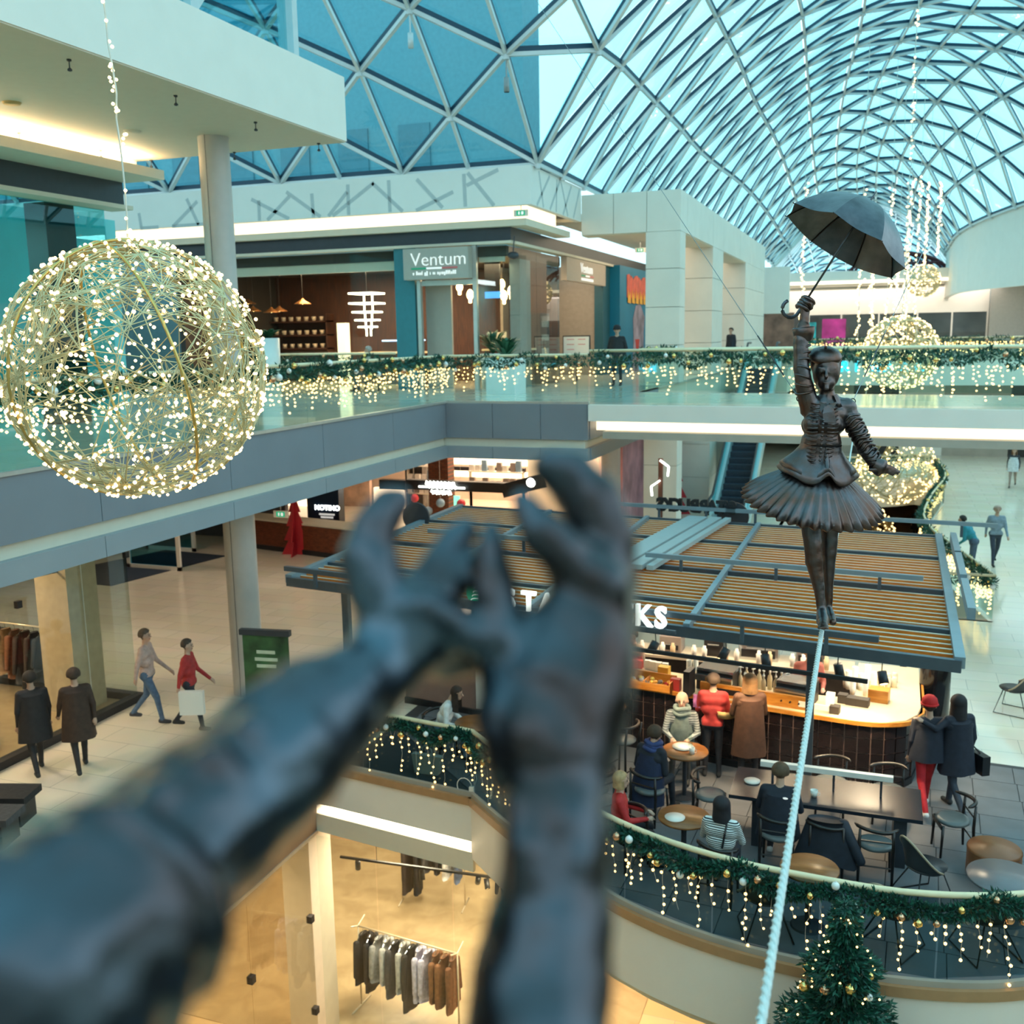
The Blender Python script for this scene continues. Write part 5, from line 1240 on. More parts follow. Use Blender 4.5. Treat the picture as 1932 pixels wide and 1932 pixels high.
for k, (x, y, Y, c_) in enumerate(((782, 940, 35.6, m_redp), (831, 949, 34.2, gm[4]), (870, 950, 34.0, m_redp), (808, 964, 34.1, gm[4]), (1165, 838, 37.6, m_redp))):
    c = atY(x, y, Y); t = thing('hanging_bauble', 'large hanging bauble in the back shop, ' + ('red one before the marble', 'dark one before the brick', 'red one at the lit panel', 'small dark one below', 'red one above the tall paper tree')[k], 'bauble', c, 0, 'shop window baubles', world=True)
    MB().sphere(c, .17, 12).build('ball', c_, t, True); MB().tube([c, (c.x, c.y, -1.3)], .006, 4).build('thread', m_wire, t)
o = tag(MB().bx(*sorted((atY(857, 940, 34.2).x, atY(868, 940, 34.2).x)), 34.15, 34.2, atY(860, 985, 34.2).z, atY(860, 935, 34.2).z).build('lit_panel', mat('green_screen', (.2, .7, .5), .4, var=.7, scale=3, emit=.9, ecol=(.25, .8, .55))), 'small green lit screen on the brick pier', 'screen')
exitsign(atY(530, 970, 26.5), (1, 0, 0), .5, 'green exit sign left of the red paper tree')
# arrow signpost
c = Vector(atY(1245, 985, 31.5)); t = thing('arrow_signpost', 'brown signpost with lit angular arrows in front of a grey pillar', 'sign', (c.x, c.y, M), 0, world=True)
top = atY(1245, 865, 31.5); MB().bx(c.x - .07, c.x + .07, c.y, c.y + .1, M, top.z).build('post', mat('rust_brown', (.14, .05, .03), .5), t)
for s_, zz in ((1, top.z - .25), (-1, top.z - .9)):
    MB().beam((c.x, c.y - .06, zz + .2), (c.x + s_ * .28, c.y - .06, zz), .05, .07, (0, 1, 0)).beam((c.x + s_ * .28, c.y - .06, zz), (c.x + s_ * .25, c.y - .06, zz - .3), .05, .07, (0, 1, 0)).build('arrow', m_wn, t)
# door frames and dark mat beyond the clothes shop
poly = [atz(*p, M) for p in ((210, 1106), (428, 1049), (313, 1038), (60, 1090))]
o = tag(MB().prism([(p.x, p.y) for p in poly], M + .002, M + .012).build('entrance_mat', mat('dark_blue_mat', (.015, .025, .045), .8, var=.2, scale=30)), 'large dark blue entrance mat on the pale floor', 'mat')
for k, (px, Y) in enumerate(((320, 27), (286, 24.5))):
    c = atY(px, 1025, Y); t = thing('glass_door', 'white framed glass door leaf by the entrance mat, ' + ('farther one', 'nearer one')[k], 'door', (c.x, Y, M), 0, world=True)
    MB().bx(c.x - 1.0, c.x + 1.0, Y, Y + .08, M, M + .12).bx(c.x - 1.0, c.x - .88, Y, Y + .08, M, M + 2.4).bx(c.x + .88, c.x + 1.0, Y, Y + .08, M, M + 2.4).bx(c.x - 1, c.x + 1, Y, Y + .08, M + 2.3, M + 2.42).build('frame', m_white, t); MB().bx(c.x - .88, c.x + .88, Y + .03, Y + .05, M + .12, M + 2.3).build('pane', glassmat('blue_door', (.4, .75, .85), 1.4), t)
struct(MB().bx(-30, -19.2, 29.5, 29.7, M, -1.3), 'wall_entrance', mat('dark_entrance', (.10, .09, .10), .6), 'dark wall behind the entrance doors')
# ================================================================== ceiling lamps of the middle level
m_down = mat('downlight_glow', (1, .9, .75), .5, var=0, emit=6, ecol=(1, .82, .55), sample=False)
dm = None; k = 0
for x in (-12.5, -16.5, -21):
    for y in (6, 11, 18, 24):
        if dm is None: o = MB().lathe([(.001, -.02), (.14, -.02), (.17, 0)], 16).build('downlight', m_down); dm = o.data
        else: o = bpy.data.objects.new('downlight', dm); COL.objects.link(o)
        o.location = (x, y, -1.3); tag(o, 'recessed round ceiling lamp under the upper gallery', 'lamp', 'downlights under the upper gallery')
        l = bpy.data.lights.new('downlight_lamp', 'SPOT'); l.energy = 115; l.color = (1, .91, .78); l.spot_size = radians(125); l.spot_blend = .6; l.shadow_soft_size = .14
        lo = bpy.data.objects.new('downlight_lamp', l); COL.objects.link(lo); lo.location = (x, y, -1.34)
area('back_shop_light', (-13, 36.2, -1.5), 9, 700, (1, .78, .55), 3); area('rose_shop_light', (-9.5, 38, -1.5), 1.5, 90, (1, .6, .5), 6)
# ================================================================== far end of the mall
fe = stru('wall_far_end', 'white bulkheads, glass shopfronts and a wood clad wall at the far end of the mall')
MB().bx(-9, 34, 70, 70.6, 4.75, 5.35).build('roof_edge', m_white, fe); MB().bx(-9, 34, 70.6, 81, 4.6, 4.8).build('canopy_soffit', m_cream, fe)
MB().bx(-9, 34, 69.96, 70, 4.55, 4.75).build('cove_light', m_strip2, fe)
MB().bx(-9, 6.5, 76, 76.3, 2.7, 4.5).bx(-9, -6.8, 70, 76, 2.6, 5.1).build('bulkhead', m_white, fe)
MB().bx(-7, 6.5, 77.5, 77.7, 0, 2.8).build('shop_back', mat('far_shop_back', (.16, .15, .17), .5, var=.5, scale=.5), fe)
MB().bx(6.5, 12.5, 75, 75.3, 0, 4.5).build('beige_wall', mat('far_beige', (.40, .37, .33), .5, var=.05), fe); MB().bx(12.3, 20, 70, 74, 0, 4.6).build('wood_wall', wood('orange_wood', '8A5528', 'A5682F', (.3, .3, 6), .5), fe)
for x in (-6.9, -5.2, -3.0, -.5, 2, 4.2, 6.4): MB().bx(x, x + .1, 76.0, 76.2, 0, 2.7).build('mullion', m_white, fe)
for a, b in ((-6.8, -5.2), (-5.1, -3), (-2.9, -.5), (-.4, 2), (2.1, 4.2), (4.3, 6.4)): MB().bx(a, b, 76.1, 76.12, .05, 2.7).build('pane', g_shop, fe)
area('far_shop_light', (0, 75, 4.4), 14, 300, (1, .9, .8), 3)
# right hand spring wall under the roof
sw = MB(); yv = list(range(30, 108, 2)); n_ = len(yv)
for y in yv:
    x = vx(XL0 + 20.8, y) + .1; zt = vz(XL0 + 20.8, y) + .1
    for dx, z in ((0, 3.6), (0, zt), (.3, zt), (.3, 3.6)): sw.v.append((x + dx, y, z))
sw.f = [(i * 4 + k, i * 4 + (k + 1) % 4, i * 4 + 4 + (k + 1) % 4, i * 4 + 4 + k) for i in range(n_ - 1) for k in range(4)]; sw.m = [0] * len(sw.f)
sw.build('spring_wall', m_white, fe)
o = tag(MB().bx(-5.6, -4.6, 75.5, 75.56, .2, 2.2).build('shop_poster', mat('teal_poster', (.02, .35, .42), .5, var=.6, scale=2)), 'teal poster in the far shop window', 'poster')
o = tag(MB().bx(-4.2, -2.6, 75.5, 75.56, .3, 2.4).build('shop_poster', mat('pink_poster', (.5, .04, .30), .5, var=.4, scale=1)), 'pink poster in the far shop window', 'poster')
t = thing('carousel_dome', 'dark red ribbed dome ornament standing on the far roof edge', 'decoration', (.6, 74.5, 4.82), 0)
for k in range(14):
    a = pi * k / 13; MB().tube([(3.4 * cos(a) * cos(f), 1.8 * sin(a) * cos(f) * .4, 1.9 * sin(f)) for f in [pi / 2 * i / 6 for i in range(7)]], .09, 5).build('rib', mat('dark_red_paint', (.10, .02, .03), .5), t)
MB().tube([(3.4 * cos(a), .7 * sin(a), .05) for a in [2 * pi * i / 32 for i in range(32)]], .1, 6, closed=True).build('base_ring', MATS['dark_red_paint'], t); MB().tube([(2.7 * cos(a), .6 * sin(a), 1.15) for a in [2 * pi * i / 32 for i in range(32)]], .07, 6, closed=True).build('middle_ring', MATS['dark_red_paint'], t)
planter((11.4, 68, 0), 1.3, .9, .6, 'white planter by the wood clad wall at the far end', 'box', 6)
planter((-4.2, 62, 0), .9, .8, .7, 'small white planter near the far gallery railing', 'box', 7)
# sign letters on the far gallery edge
t5b = stru('trim_7', 'pale fascia of the far cross gallery'); MB().bx(-3.9, 34, 56.9, 57.05, -1.3, -.02).build('fascia_band', m_white, t5b)
m_cy = mat('cyan_letter', (.05, .65, .8), .4, var=0, emit=1.6, ecol=(.02, .70, 1.0))
sg = thing('store_sign', 'glowing cyan Primark letters on the far gallery edge', 'sign', atY(1660, 690, 56.8), 0, world=True)
a = atY(1557, 700, 56.8); b = atY(1746, 698, 56.8); step_ = (b.x - a.x) / 6.75
for i, ch in enumerate('PRIMARK'): text(ch, .78, (a.x + i * step_, 56.85, a.z - .02), (1, 0, 0), m_cy, 'letter', sg, .06, .015)
st2 = stru('wall_far_store', 'grey and dark shop entrances under the far gallery')
for i, (a, b, m_) in enumerate(((-3.9, -1.5, m_tan), (-1.5, 1, m_cafedark), (1, 3.2, m_white), (3.2, 6.5, m_tan), (6.5, 9, m_cafedark), (9, 16, m_tan))): MB().bx(a, b, 60, 60.2, M, -1.3).build('shop_bay', m_, st2)
# ================================================================== kiosk pergola
pg = thing('kiosk_pergola', 'pergola roof of wooden slats in a dark steel frame over the coffee kiosk', 'pergola', (-4, 17, M), 0, world=True)
m_psteel = mat('pergola_steel', (.075, .105, .135), .35, metal=.35, var=.08); m_ptop = mat('pergola_rail', (.22, .30, .35), .35, metal=.3, var=.05)
m_slat = wood('slat_wood', 'C06A20', 'DA8A34', (.6, 10, 10), .45); m_slatlit = mat('slat_lit_top', (.62, .50, .38), .4, var=.05)
m_tray = mat('tray_grey', (.34, .40, .41), .35, var=.03)
cFL, cFR, cBR, cBL = Vector((-9.07, 13.92)), Vector((1.0, 12.5)), Vector((1.12, 20.37)), Vector((-9.08, 21.25)); ZP = -2.35
def PU(u, v, z=0):
    p = (cFL * (1 - u) + cFR * u) * (1 - v) + (cBL * (1 - u) + cBR * u) * v; return Vector((p.x, p.y, ZP + z))
beamsV = [0, .165, .44, .745, 1.0]; crossU = [0, .22, .44, .67, 1.0]
for v in beamsV: MB().beam(PU(-.002, v, -.02), PU(1.002, v, -.02), .08, .15).build('main_beam', m_psteel, pg)
for u in crossU:
    MB().beam(PU(u, 0, .02), PU(u, 1, .02), .12 if u in (0, 1.0) else .085, .14).build('cross_beam', m_ptop, pg)
nsl = 38
for k in range(nsl):
    v = (k + .5) / nsl
    if min(abs(v - b) for b in beamsV) < .008: continue
    for ua, ub in zip(crossU, crossU[1:]):
        p, q = PU(ua + .005, v, -.06), PU(ub - .005, v, -.06)
        o = MB().beam(p, q, .035, .15).build('slat', m_slat, pg)
        MB().beam(p + Vector((0, 0, .079)), q + Vector((0, 0, .079)), .037, .008).build('slat_lit_top', m_slatlit, o)  # pale strip: daylight on the slat's top edge, put into the colour
p0, p1 = PU(.515, .36, .12), PU(.57, .99, .12)
for dx, w_ in ((-.22, .4), (.16, .22), (.40, .12)): MB().beam(p0 + Vector((dx, 0, 0)), p1 + Vector((dx, 0, 0)), w_, .08).build('service_tray', m_tray, pg)
for u0, u1, v in ((.01, .34, -.03), (.585, .91, -.03), (.54, .965, .41), (.10, .36, .47), (.30, .62, 1.03), (.60, 1.1, 1.03)):
    MB().beam(PU(u0, v, .26), PU(u1, v, .26), .07, .075).build('raised_rail', m_ptop if v > .2 else m_psteel, pg)
    for u in (u0 + .06, (u0 + u1) / 2, u1 - .06): MB().beam(PU(u, v, .0), PU(u, v, .24), .05, .05, (1, 0, 0)).build('rail_post', m_psteel, pg)
MB().beam(PU(.34, -.055, -.22), PU(.90, -.055, -.22), .04, .05).build('lamp_rail', m_black, pg)
for v in (.2, .45, .66): MB().beam(PU(1.02, v, .22), PU(1.02, v + .22, .22), .10, .16).build('side_rail', m_ptop, pg)
for u, v in ((.70, .06), (.06, .12), (.06, .9), (.95, .9), (.5, .9)):
    p = PU(u, v); 
    if u == .70: p = Vector((-.80, 14.72, 0))
    MB().bx(p.x - .06, p.x + .06, p.y - .06, p.y + .06, M, ZP - .1).build('post', m_psteel, pg)
# coffee bar sign
sg = thing('coffee_sign', 'white glowing Starbucks letters and green round emblem on the pergola front', 'sign', PU(.5, -.03), 0, world=True)
m_sbx = mat('white_sign_glow', (1, 1, .97), .4, var=0, emit=.8, ecol=(.95, 1, .92)); m_sbg = mat('emblem_green', (.0, .20, .10), .4, var=0, emit=.5, ecol=(.0, .55, .28))
a = PU(.412, -.045, .10); b = PU(.662, -.045, .10); dirx = (b - a).normalized(); step_ = (b - a).length / 9
for i, ch in enumerate('STARBUCKS'): text(ch, .40, a + dirx * (i * step_), dirx, m_sbx, 'letter', sg, .06, .010, sx=.92)
MB().beam(a + Vector((0, .05, -.06)), b + Vector((0, .05, -.06)), .04, .05).build('letter_rail', m_psteel, sg)
c = atd(903, 1117, 14.9); Rn = Matrix((dirx, Vector((0, 0, 1)), dirx.cross(Vector((0, 0, 1))))).transposed()
MB().lathe([(.001, -.03), (.20, -.03), (.20, .03), (.001, .03)], 28, c, Rn).build('emblem_disc', m_sbg, sg)
for i in range(4): MB().tube([c - dirx.cross(Vector((0, 0, 1))) * -.035 + dirx * (.11 * cos(t_) * (1 - i * .18)) + Vector((0, 0, -.12 + i * .06 + .03 * sin(t_))) for t_ in [pi * k / 6 for k in range(7)]], .008, 5).build('emblem_wave', m_sbx, sg)
MB().tube([c - Vector((0, 0, .2)), Vector((c.x, c.y, ZP))], .02, 6).build('emblem_post', m_psteel, sg)
# back of the second sign set, dark letters seen from behind, and round boards
sg = thing('coffee_sign', 'dark backs of the sign letters along the rear pergola rail', 'sign', PU(.5, 1.03), 0, world=True)
a = PU(.62, 1.035, .18); b = PU(.45, 1.035, .18); dirx = (b - a).normalized(); step_ = (b - a).length / 9
for i, ch in enumerate('STARBUCKS'): text(ch, .37, a + dirx * (i * step_), dirx, m_black, 'letter', sg, .06, .02, sx=.95)
for (x, y, dd, lab) in ((1385, 975, 21.2, 'round dark sign board seen from behind at the pergola rear'), (785, 975, 21.5, 'round dark sign board at the left side of the pergola')):
    c = atd(x, y, dd); t = thing('round_sign', lab, 'sign', c, 0, world=True); Rn = Matrix.Rotation(pi / 2, 3, 'X'); MB().lathe([(.001, -.03), (.31, -.03), (.31, .03), (.001, .03)], 28, c, Rn).build('disc', m_dark, t); MB().tube([c, Vector((c.x, c.y, ZP - .02))], .025, 6).build('post', m_psteel, t)
# ================================================================== kiosk counter
kc = thing('kiosk_counter', 'long coffee bar with dark tiled front and rounded wooden worktop', 'counter', (-2, 15.5, M), 0, world=True)
cpath = [(-8.3, 16.5), (-6.2, 16.18), (-3.83, 15.75), (-2.27, 15.5), (-.72, 15.24), (-.1, 15.17), (.25, 15.22), (.50, 15.40), (.66, 15.68), (.72, 16.0), (.74, 17.9)]
L = plen(cpath); TZ = M + 1.12
m_ctop = wood('oak_worktop', 'B5722A', 'D08E3E', (1, 6, 6), .35); m_tile = mat('dark_glazed_tile', (.016, .011, .012), .25, var=.35, scale=4); m_grout = mat('tile_grout', (.30, .19, .16), .7, var=.05)
inner = [(x - .0, y + .8) for x, y in cpath[:5]] + [(-.12, 16.0), (-.12, 17.9)]
MB().prism([(x, y + .006) for x, y in cpath[:7]] + [(.495, 15.405), (.652, 15.685), (.712, 16.0), (.732, 17.9), (-.12, 17.9), (-.12, 16.05)] + [(x, y + .8) for x, y in reversed(cpath[:5])], M, TZ - .05).build('carcass', m_grout, kc)
MB().prism(cpath[:3] + [(x, y - .04) for x, y in cpath[3:7]] + [(.54, 15.36), (.71, 15.66), (.77, 16.0), (.79, 17.95), (-.18, 17.95), (-.18, 16.1)] + [(x, y + .85) for x, y in reversed(cpath[:5])], TZ - .05, TZ).build('worktop', mat('pale_bar_top', (.74, .60, .40), .3, var=.05), kc)
ribbon(dense([(x, y - .045) for x, y in cpath[2:7]] + [(.57, 15.34), (.74, 15.66), (.80, 16.0), (.81, 17.9)], 4), TZ - .06, TZ + .004, .03, m_ctop, 'worktop_edge', kc)
TW, TH = .19, .235; ntile = 0; tm = None; rest = MB()
s = 2.3
while s < L[-1] - .3 :
    p, d = patl(cpath, L, s); nrm = Vector((d.y, -d.x))
    for r in range(4):
        cz = M + .13 + TH * (r + .5); R = Matrix.Rotation(atan2(d.y, d.x), 3, 'Z'); c = Vector((p.x + nrm.x * .002, p.y + nrm.y * .002, cz))
        if ntile < 230:
            if tm is None: o = MB().box((0, 0, 0), (TW - .018, .03, TH - .018)).build('tile', m_tile, kc); tm = o.data; o.matrix_parent_inverse = wm(kc).inverted()
            else: o = bpy.data.objects.new('tile', tm); COL.objects.link(o); o.parent = kc; o.matrix_parent_inverse = wm(kc).inverted()
            o.location = c; o.rotation_euler = (0, 0, atan2(d.y, d.x))
        ntile += 1
    s += TW
pl = MB()
for a, b in zip(cpath, cpath[1:]): pl.beam((a[0], a[1] - .02, M + .06), (b[0], b[1] - .02, M + .06), .05, .12)
pl.build('plinth', m_black, kc)
# raised wooden front with price labels
MB().beam((-2.55, 15.62, TZ + .10), (-.85, 15.34, TZ + .10), .05, .2).build('upstand', m_ctop, kc)
for x in (-2.35, -1.0): MB().beam((x, 15.54 - (x + 2.3) * .165, TZ + .1), (x + .45, 15.54 - (x + 2.75) * .165, TZ + .1), .012, .09).build('price_label', m_black if x < -2 else m_white, kc)
bc = thing('back_counter', 'pale back counter of the coffee kiosk with dark cabinets', 'counter', (-2.5, 18, M), 0, world=True)
MB().bx(-5.5, -.3, 17.75, 18.35, M, M + .95).build('cabinets', m_cafedark, bc); MB().bx(-5.55, -.25, 17.7, 18.4, M + .95, M + 1.0).build('worktop', mat('pale_worktop', (.62, .52, .40), .4), bc)
struct(MB().bx(-8, -.2, 15.9, 18.4, M + .001, M + .006), 'floor_kiosk', mat('kiosk_rubber', (.05, .045, .045), .7), 'dark rubber floor inside the kiosk')
# --- goods on the bar
m_clear = glassmat('bottle_glass', (.85, .80, .66), 1.45); m_pump = mat('pump_white', (.8, .78, .72), .4); m_syr = mat('syrup', (.70, .58, .38), .3, var=.2)
def bottle(): 
    t = thing('syrup_bottle', '', 'bottle', (0, 0, 0)); MB().lathe([(.001, 0), (.036, 0), (.038, .16), (.03, .2), (.013, .23), (.013, .26), (.001, .26)], 12).build('glass_body', m_syr, t, True); MB().lathe([(.001, .25), (.018, .25), (.018, .28), (.008, .285), (.008, .33), (.02, .335), (.02, .345), (.001, .35)], 10).beam((0, 0, .34), (.05, 0, .335), .012, .01).build('pump', m_pump, t, True); return t
bt = bottle(); ub = []
def ctr_front(x): return 15.75 + (x + 3.83) * (15.24 - 15.75) / (3.11)
i = 0
for px, py in ((1396, 1300), (1408, 1292), (1420, 1304), (1432, 1298), (1440, 1308), (1452, 1300), (1463, 1310), (1474, 1302), (1486, 1312), (1405, 1312)):
    q = atz(px, py, TZ); place(bt, ub, (q.x, q.y, TZ), .5 * i, 'pump bottle on the bar, ' + ('first', 'second', 'third', 'fourth', 'fifth', 'sixth', 'seventh', 'eighth', 'ninth', 'front')[i] + ' in the syrup row', 'syrup bottles on the bar', 1.1); i += 1
cupm = MB().lathe([(.001, 0), (.032, 0), (.045, .12), (.042, .12), (.03, .01)], 12).mesh('paper_cup', True); cupm.materials.append(m_pump)
def cupstack(loc, n, label, grp, sc=1.0, mt=None):
    t = thing('cup_tower', label, 'cups', loc, 0, grp)
    me = cupm
    for k in range(n):
        o = bpy.data.objects.new('cup', me); COL.objects.link(o); o.parent = t; o.location = (0, 0, .03 * k); o.scale = (sc, sc, sc)
for k, (px, py, n) in enumerate(((1600, 1300, 7), (1612, 1296, 8), (1624, 1302, 6), (1636, 1296, 9), (1648, 1303, 7), (1608, 1310, 5), (1632, 1312, 6), (1300, 1272, 5), (1312, 1274, 6))):
    q = atz(px, py, TZ); cupstack((q.x, q.y, TZ), n, 'tower of pale cups, ' + ('first', 'second', 'third', 'fourth', 'fifth', 'front left', 'front right', 'left one by the display screen', 'right one by the display screen')[k] + (' at the bar end' if k < 7 else ''), 'cup towers on the bar', 1.1)
m_chrome = mat('chrome', (.55, .58, .60), .2, metal=.9, var=.03)
def machine(px0, py0, px1, py1, lab):
    p, q = atz(px0, py0, TZ), atz(px1, py1, TZ); t = thing('espresso_machine', lab, 'coffee machine', (p + q) / 2, 0, world=True); d = (q - p).normalized(); nn = Vector((-d.y, d.x, 0))
    MB().beam(p + nn * .25 + Vector((0, 0, .16)), q + nn * .25 + Vector((0, 0, .16)), .42, .32).build('body', m_black, t); MB().beam(p + nn * .04 + Vector((0, 0, .22)), q + nn * .04 + Vector((0, 0, .22)), .12, .10).build('chrome_front', m_chrome, t); MB().beam(p + nn * .25 + Vector((0, 0, .34)), q + nn * .25 + Vector((0, 0, .34)), .40, .04).build('cup_rail', m_chrome, t)
    for k in range(3): c = p.lerp(q, .25 + .25 * k); MB().tube([c + Vector((0, 0, .12)), c - nn * .14 + Vector((0, 0, .10))], .014, 6).build('portafilter', m_black, t)
machine(1312, 1300, 1380, 1312, 'black and chrome espresso machine left of the syrup bottles'); machine(1462, 1326, 1528, 1338, 'black and chrome espresso machine right of the syrup bottles')
for k, (px, py, w_, d_, h, m_, lab) in enumerate(((1238, 1300, .30, .22, .06, m_ctop, 'low wooden tray on the bar by the pastry crate'), (1300, 1310, .10, .3, .42, m_black, 'black display screen standing on the bar'), (1253, 1285, .18, .14, .26, mat('yellow_box', (.75, .42, .06), .5), 'yellow carton on the bar'), (1275, 1302, .16, .10, .2, mat('red_bag', (.35, .03, .03), .5), 'small red bag on the bar'), (1320, 1335, .2, .03, .2, mat('bright_card', (.35, .12, .3), .5, var=.8, scale=12), 'colourful card leaning on the bar front'), (1618, 1330, .34, .16, .12, m_cafedark, 'dark cup organiser at the bar end'), (1590, 1325, .14, .14, .14, m_cafedark, 'small dark box at the bar end'), (1658, 1322, .3, .22, .2, m_ctop, 'wooden condiment box at the bar end'), (1566, 1340, .12, .1, .28, m_pump, 'white napkin dispenser beside the bar post'), (1575, 1345, .14, .14, .12, m_cafedark, 'dark spice box beside the bar post'))):
    q = atz(px, py, TZ); o = tag(MB().bx(-w_ / 2, w_ / 2, -d_ / 2, d_ / 2, 0, h).build('bar_item', m_), lab, 'box'); o.location = (q.x, q.y, TZ); o.name = ('tray', 'display_screen', 'carton', 'paper_bag', 'card', 'cup_organiser', 'box', 'condiment_box', 'napkin_dispenser', 'spice_box')[k]; o.rotation_euler = (0, 0, -.16)
jm = None; rnd = random.Random(61)
for k in range(16):
    px, py = 1596 + (k % 8) * 13 + rnd.uniform(-3, 3), 1288 + (k // 8) * 10 + rnd.uniform(-2, 2); q = atz(px, py, TZ)
    if jm is None: jm = MB().lathe([(.001, 0), (.045, 0), (.05, .13), (.036, .15), (.036, .17), (.001, .175)], 14).mesh('glass_jar', True); jm.materials.append(mat('pale_jar', (.70, .62, .48), .25, var=.1))
    o = bpy.data.objects.new('glass_jar', jm); COL.objects.link(o); o.location = (q.x, q.y, TZ); tag(o, 'pale storage jar in the cluster at the right end of the bar', 'jar', 'storage jars on the bar end')
# pastry crate with goods
q = atz(1215, 1300, TZ); t = thing('pastry_crate', 'tilted wooden crate divided into two, full of wrapped snacks', 'crate', q, -.16)
for a in ((-.45, .45, -.02, 0, 0, .12), (-.45, .45, .3, .32, 0, .2), (-.45, -.43, 0, .3, 0, .16), (.43, .45, 0, .3, 0, .16), (-.02, 0, 0, .3, 0, .14), (-.45, .45, 0, .3, 0, .02)): MB().bx(*a).build('board', m_ctop, t)
rnd = random.Random(44); gcol = [mat('snack_%d' % i, c, .35) for i, c in enumerate(((.7, .35, .05), (.6, .05, .04), (.45, .45, .48), (.15, .15, .17), (.75, .6, .15)))]
smm = []
for m_ in gcol:
    me = MB().sphere((0, 0, 0), .045, 8, (1, .8, .7)).mesh('snack', True); me.materials.append(m_); smm.append(me)
for k in range(34):
    o = bpy.data.objects.new('snack', rnd.choice(smm)); COL.objects.link(o); x, y = rnd.uniform(-.4, .4), rnd.uniform(.03, .27); R_ = RZ(-.16) @ Vector((x, y, 0)); o.location = q + R_ + Vector((0, 0, .05 + .05 * (k % 2))); tag(o, 'small wrapped snack in the wooden pastry crate', 'snack', 'snacks in the pastry crate')
for k, (px, py) in enumerate(((1222, 1262), (1232, 1264), (1243, 1266), (1255, 1268))):
    q = atz(px, py, TZ); o = tag(MB().bx(-.05, .05, -.04, .04, 0, .16).build('coffee_pack', gm[0]), 'white coffee pack behind the pastry crate, ' + ('first', 'second', 'third', 'fourth')[k] + ' from the left', 'package', 'coffee packs on the bar'); o.location = (q.x, q.y, TZ)
    q = atz(1196 + (k % 2) * 10, 1252 + (k // 2) * 8, TZ); o = tag(MB().bx(-.06, .06, -.05, .05, 0, .14).build('gift_box', gcol[1]), 'red gift box at the left end of the bar, ' + ('back left', 'back right', 'front left', 'front right')[k], 'box', 'red gift boxes on the bar'); o.location = (q.x, q.y, TZ)
# back counter machines
for k, (x, w_, h, m_, lab) in enumerate(((-4.6, .8, .45, m_chrome, 'steel oven on the back counter'), (-3.5, .4, .3, gm[2], 'brown appliance on the back counter'), (-2.7, .35, .4, m_black, 'black grinder on the back counter'), (-1.9, .7, .4, m_chrome, 'chrome coffee brewer on the back counter'), (-1.0, .5, .35, m_chrome, 'small chrome brewer at the right of the back counter'))):
    t = thing('kitchen_appliance', lab, 'appliance', (x, 18.12, M + 1.0)); MB().bx(-w_ / 2, w_ / 2, -.2, .2, 0, h).build('housing', m_, t); MB().bx(-w_ / 2 + .05, w_ / 2 - .05, -.215, -.2, .06, h * .5).build('door', m_black, t); MB().tube([(-w_ * .3, -.24, h * .6), (w_ * .3, -.24, h * .6)], .012, 6).build('handle', m_chrome, t)
for k in range(12):
    o = tag(MB().lathe([(.001, 0), (.04, 0), (.05, .18), (.03, .2), (.03, .24), (.001, .24)], 10).build('jar', (gm[0], gm[5], gm[3])[k % 3], None, True), 'pale jar on the back counter of the kiosk', 'jar', 'jars on the back counter'); o.location = (-4.0 + k * .29 + (.1 if k % 2 else 0), 17.757, M + 1.0)
# menu column
t = thing('black_cylinder_fridge', 'glossy black rounded cooler standing at the right end of the bar', 'cooler', atz(1748, 1350, M) * 1 if False else (1.02, 17.2, M))
MB().lathe([(.001, 0), (.24, 0), (.24, 1.45), (.20, 1.56), (.1, 1.6), (.001, 1.6)], 24).build('body', mat('gloss_black', (.008, .008, .01), .12, var=0), t, True); MB().lathe([(.245, .1), (.245, .14)], 24).build('seam', m_chrome, t)
# black spot lamps under the pergola front
for k, (px, py, Y) in enumerate(((1232, 1222, 14.7), (1365, 1235, 14.6), (1445, 1248, 14.5), (1583, 1265, 14.9), (1666, 1280, 14.6))):
    c = atY(px, py, Y); t = thing('spot_lamp', 'black cylinder spot lamp hanging over the bar, ' + ('first', 'second', 'third', 'fourth', 'fifth')[k] + ' from the left', 'lamp', c, 0, 'spot lamps over the bar', world=True)
    tilt = Matrix.Rotation(radians(-30 if k != 3 else 4), 3, 'X') @ Matrix.Rotation(radians(20 if k in (0, 1) else -12), 3, 'Y')
    MB().lathe([(.001, .1), (.066, .1), (.07, -.08), (.06, -.085)], 16, c, tilt).build('housing', m_dark, t, True); MB().lathe([(.001, -.078), (.06, -.078)], 16, c, tilt).build('lens', m_lampglow, t)
    MB().tube([c + tilt @ Vector((0, 0, .1)), Vector((c.x, c.y, ZP - .12))], .008, 5).build('stem', m_black, t)
    l = bpy.data.lights.new('spot_lamp_light', 'SPOT'); l.energy = 90; l.color = (1, .74, .42); l.spot_size = radians(95); l.spot_blend = .5; l.shadow_soft_size = .06; lo = bpy.data.objects.new('spot_lamp_light', l); COL.objects.link(lo); lo.location = c - tilt @ Vector((0, 0, .1)); lo.rotation_euler = (radians(14), 0, 0)
area('kiosk_strip', (-2.6, 17.4, ZP - .25), 5, 110, (1, .80, .52), .1); area('kiosk_strip_end', (.1, 16.4, ZP - .25), .4, 60, (1, .80, .52), 2)
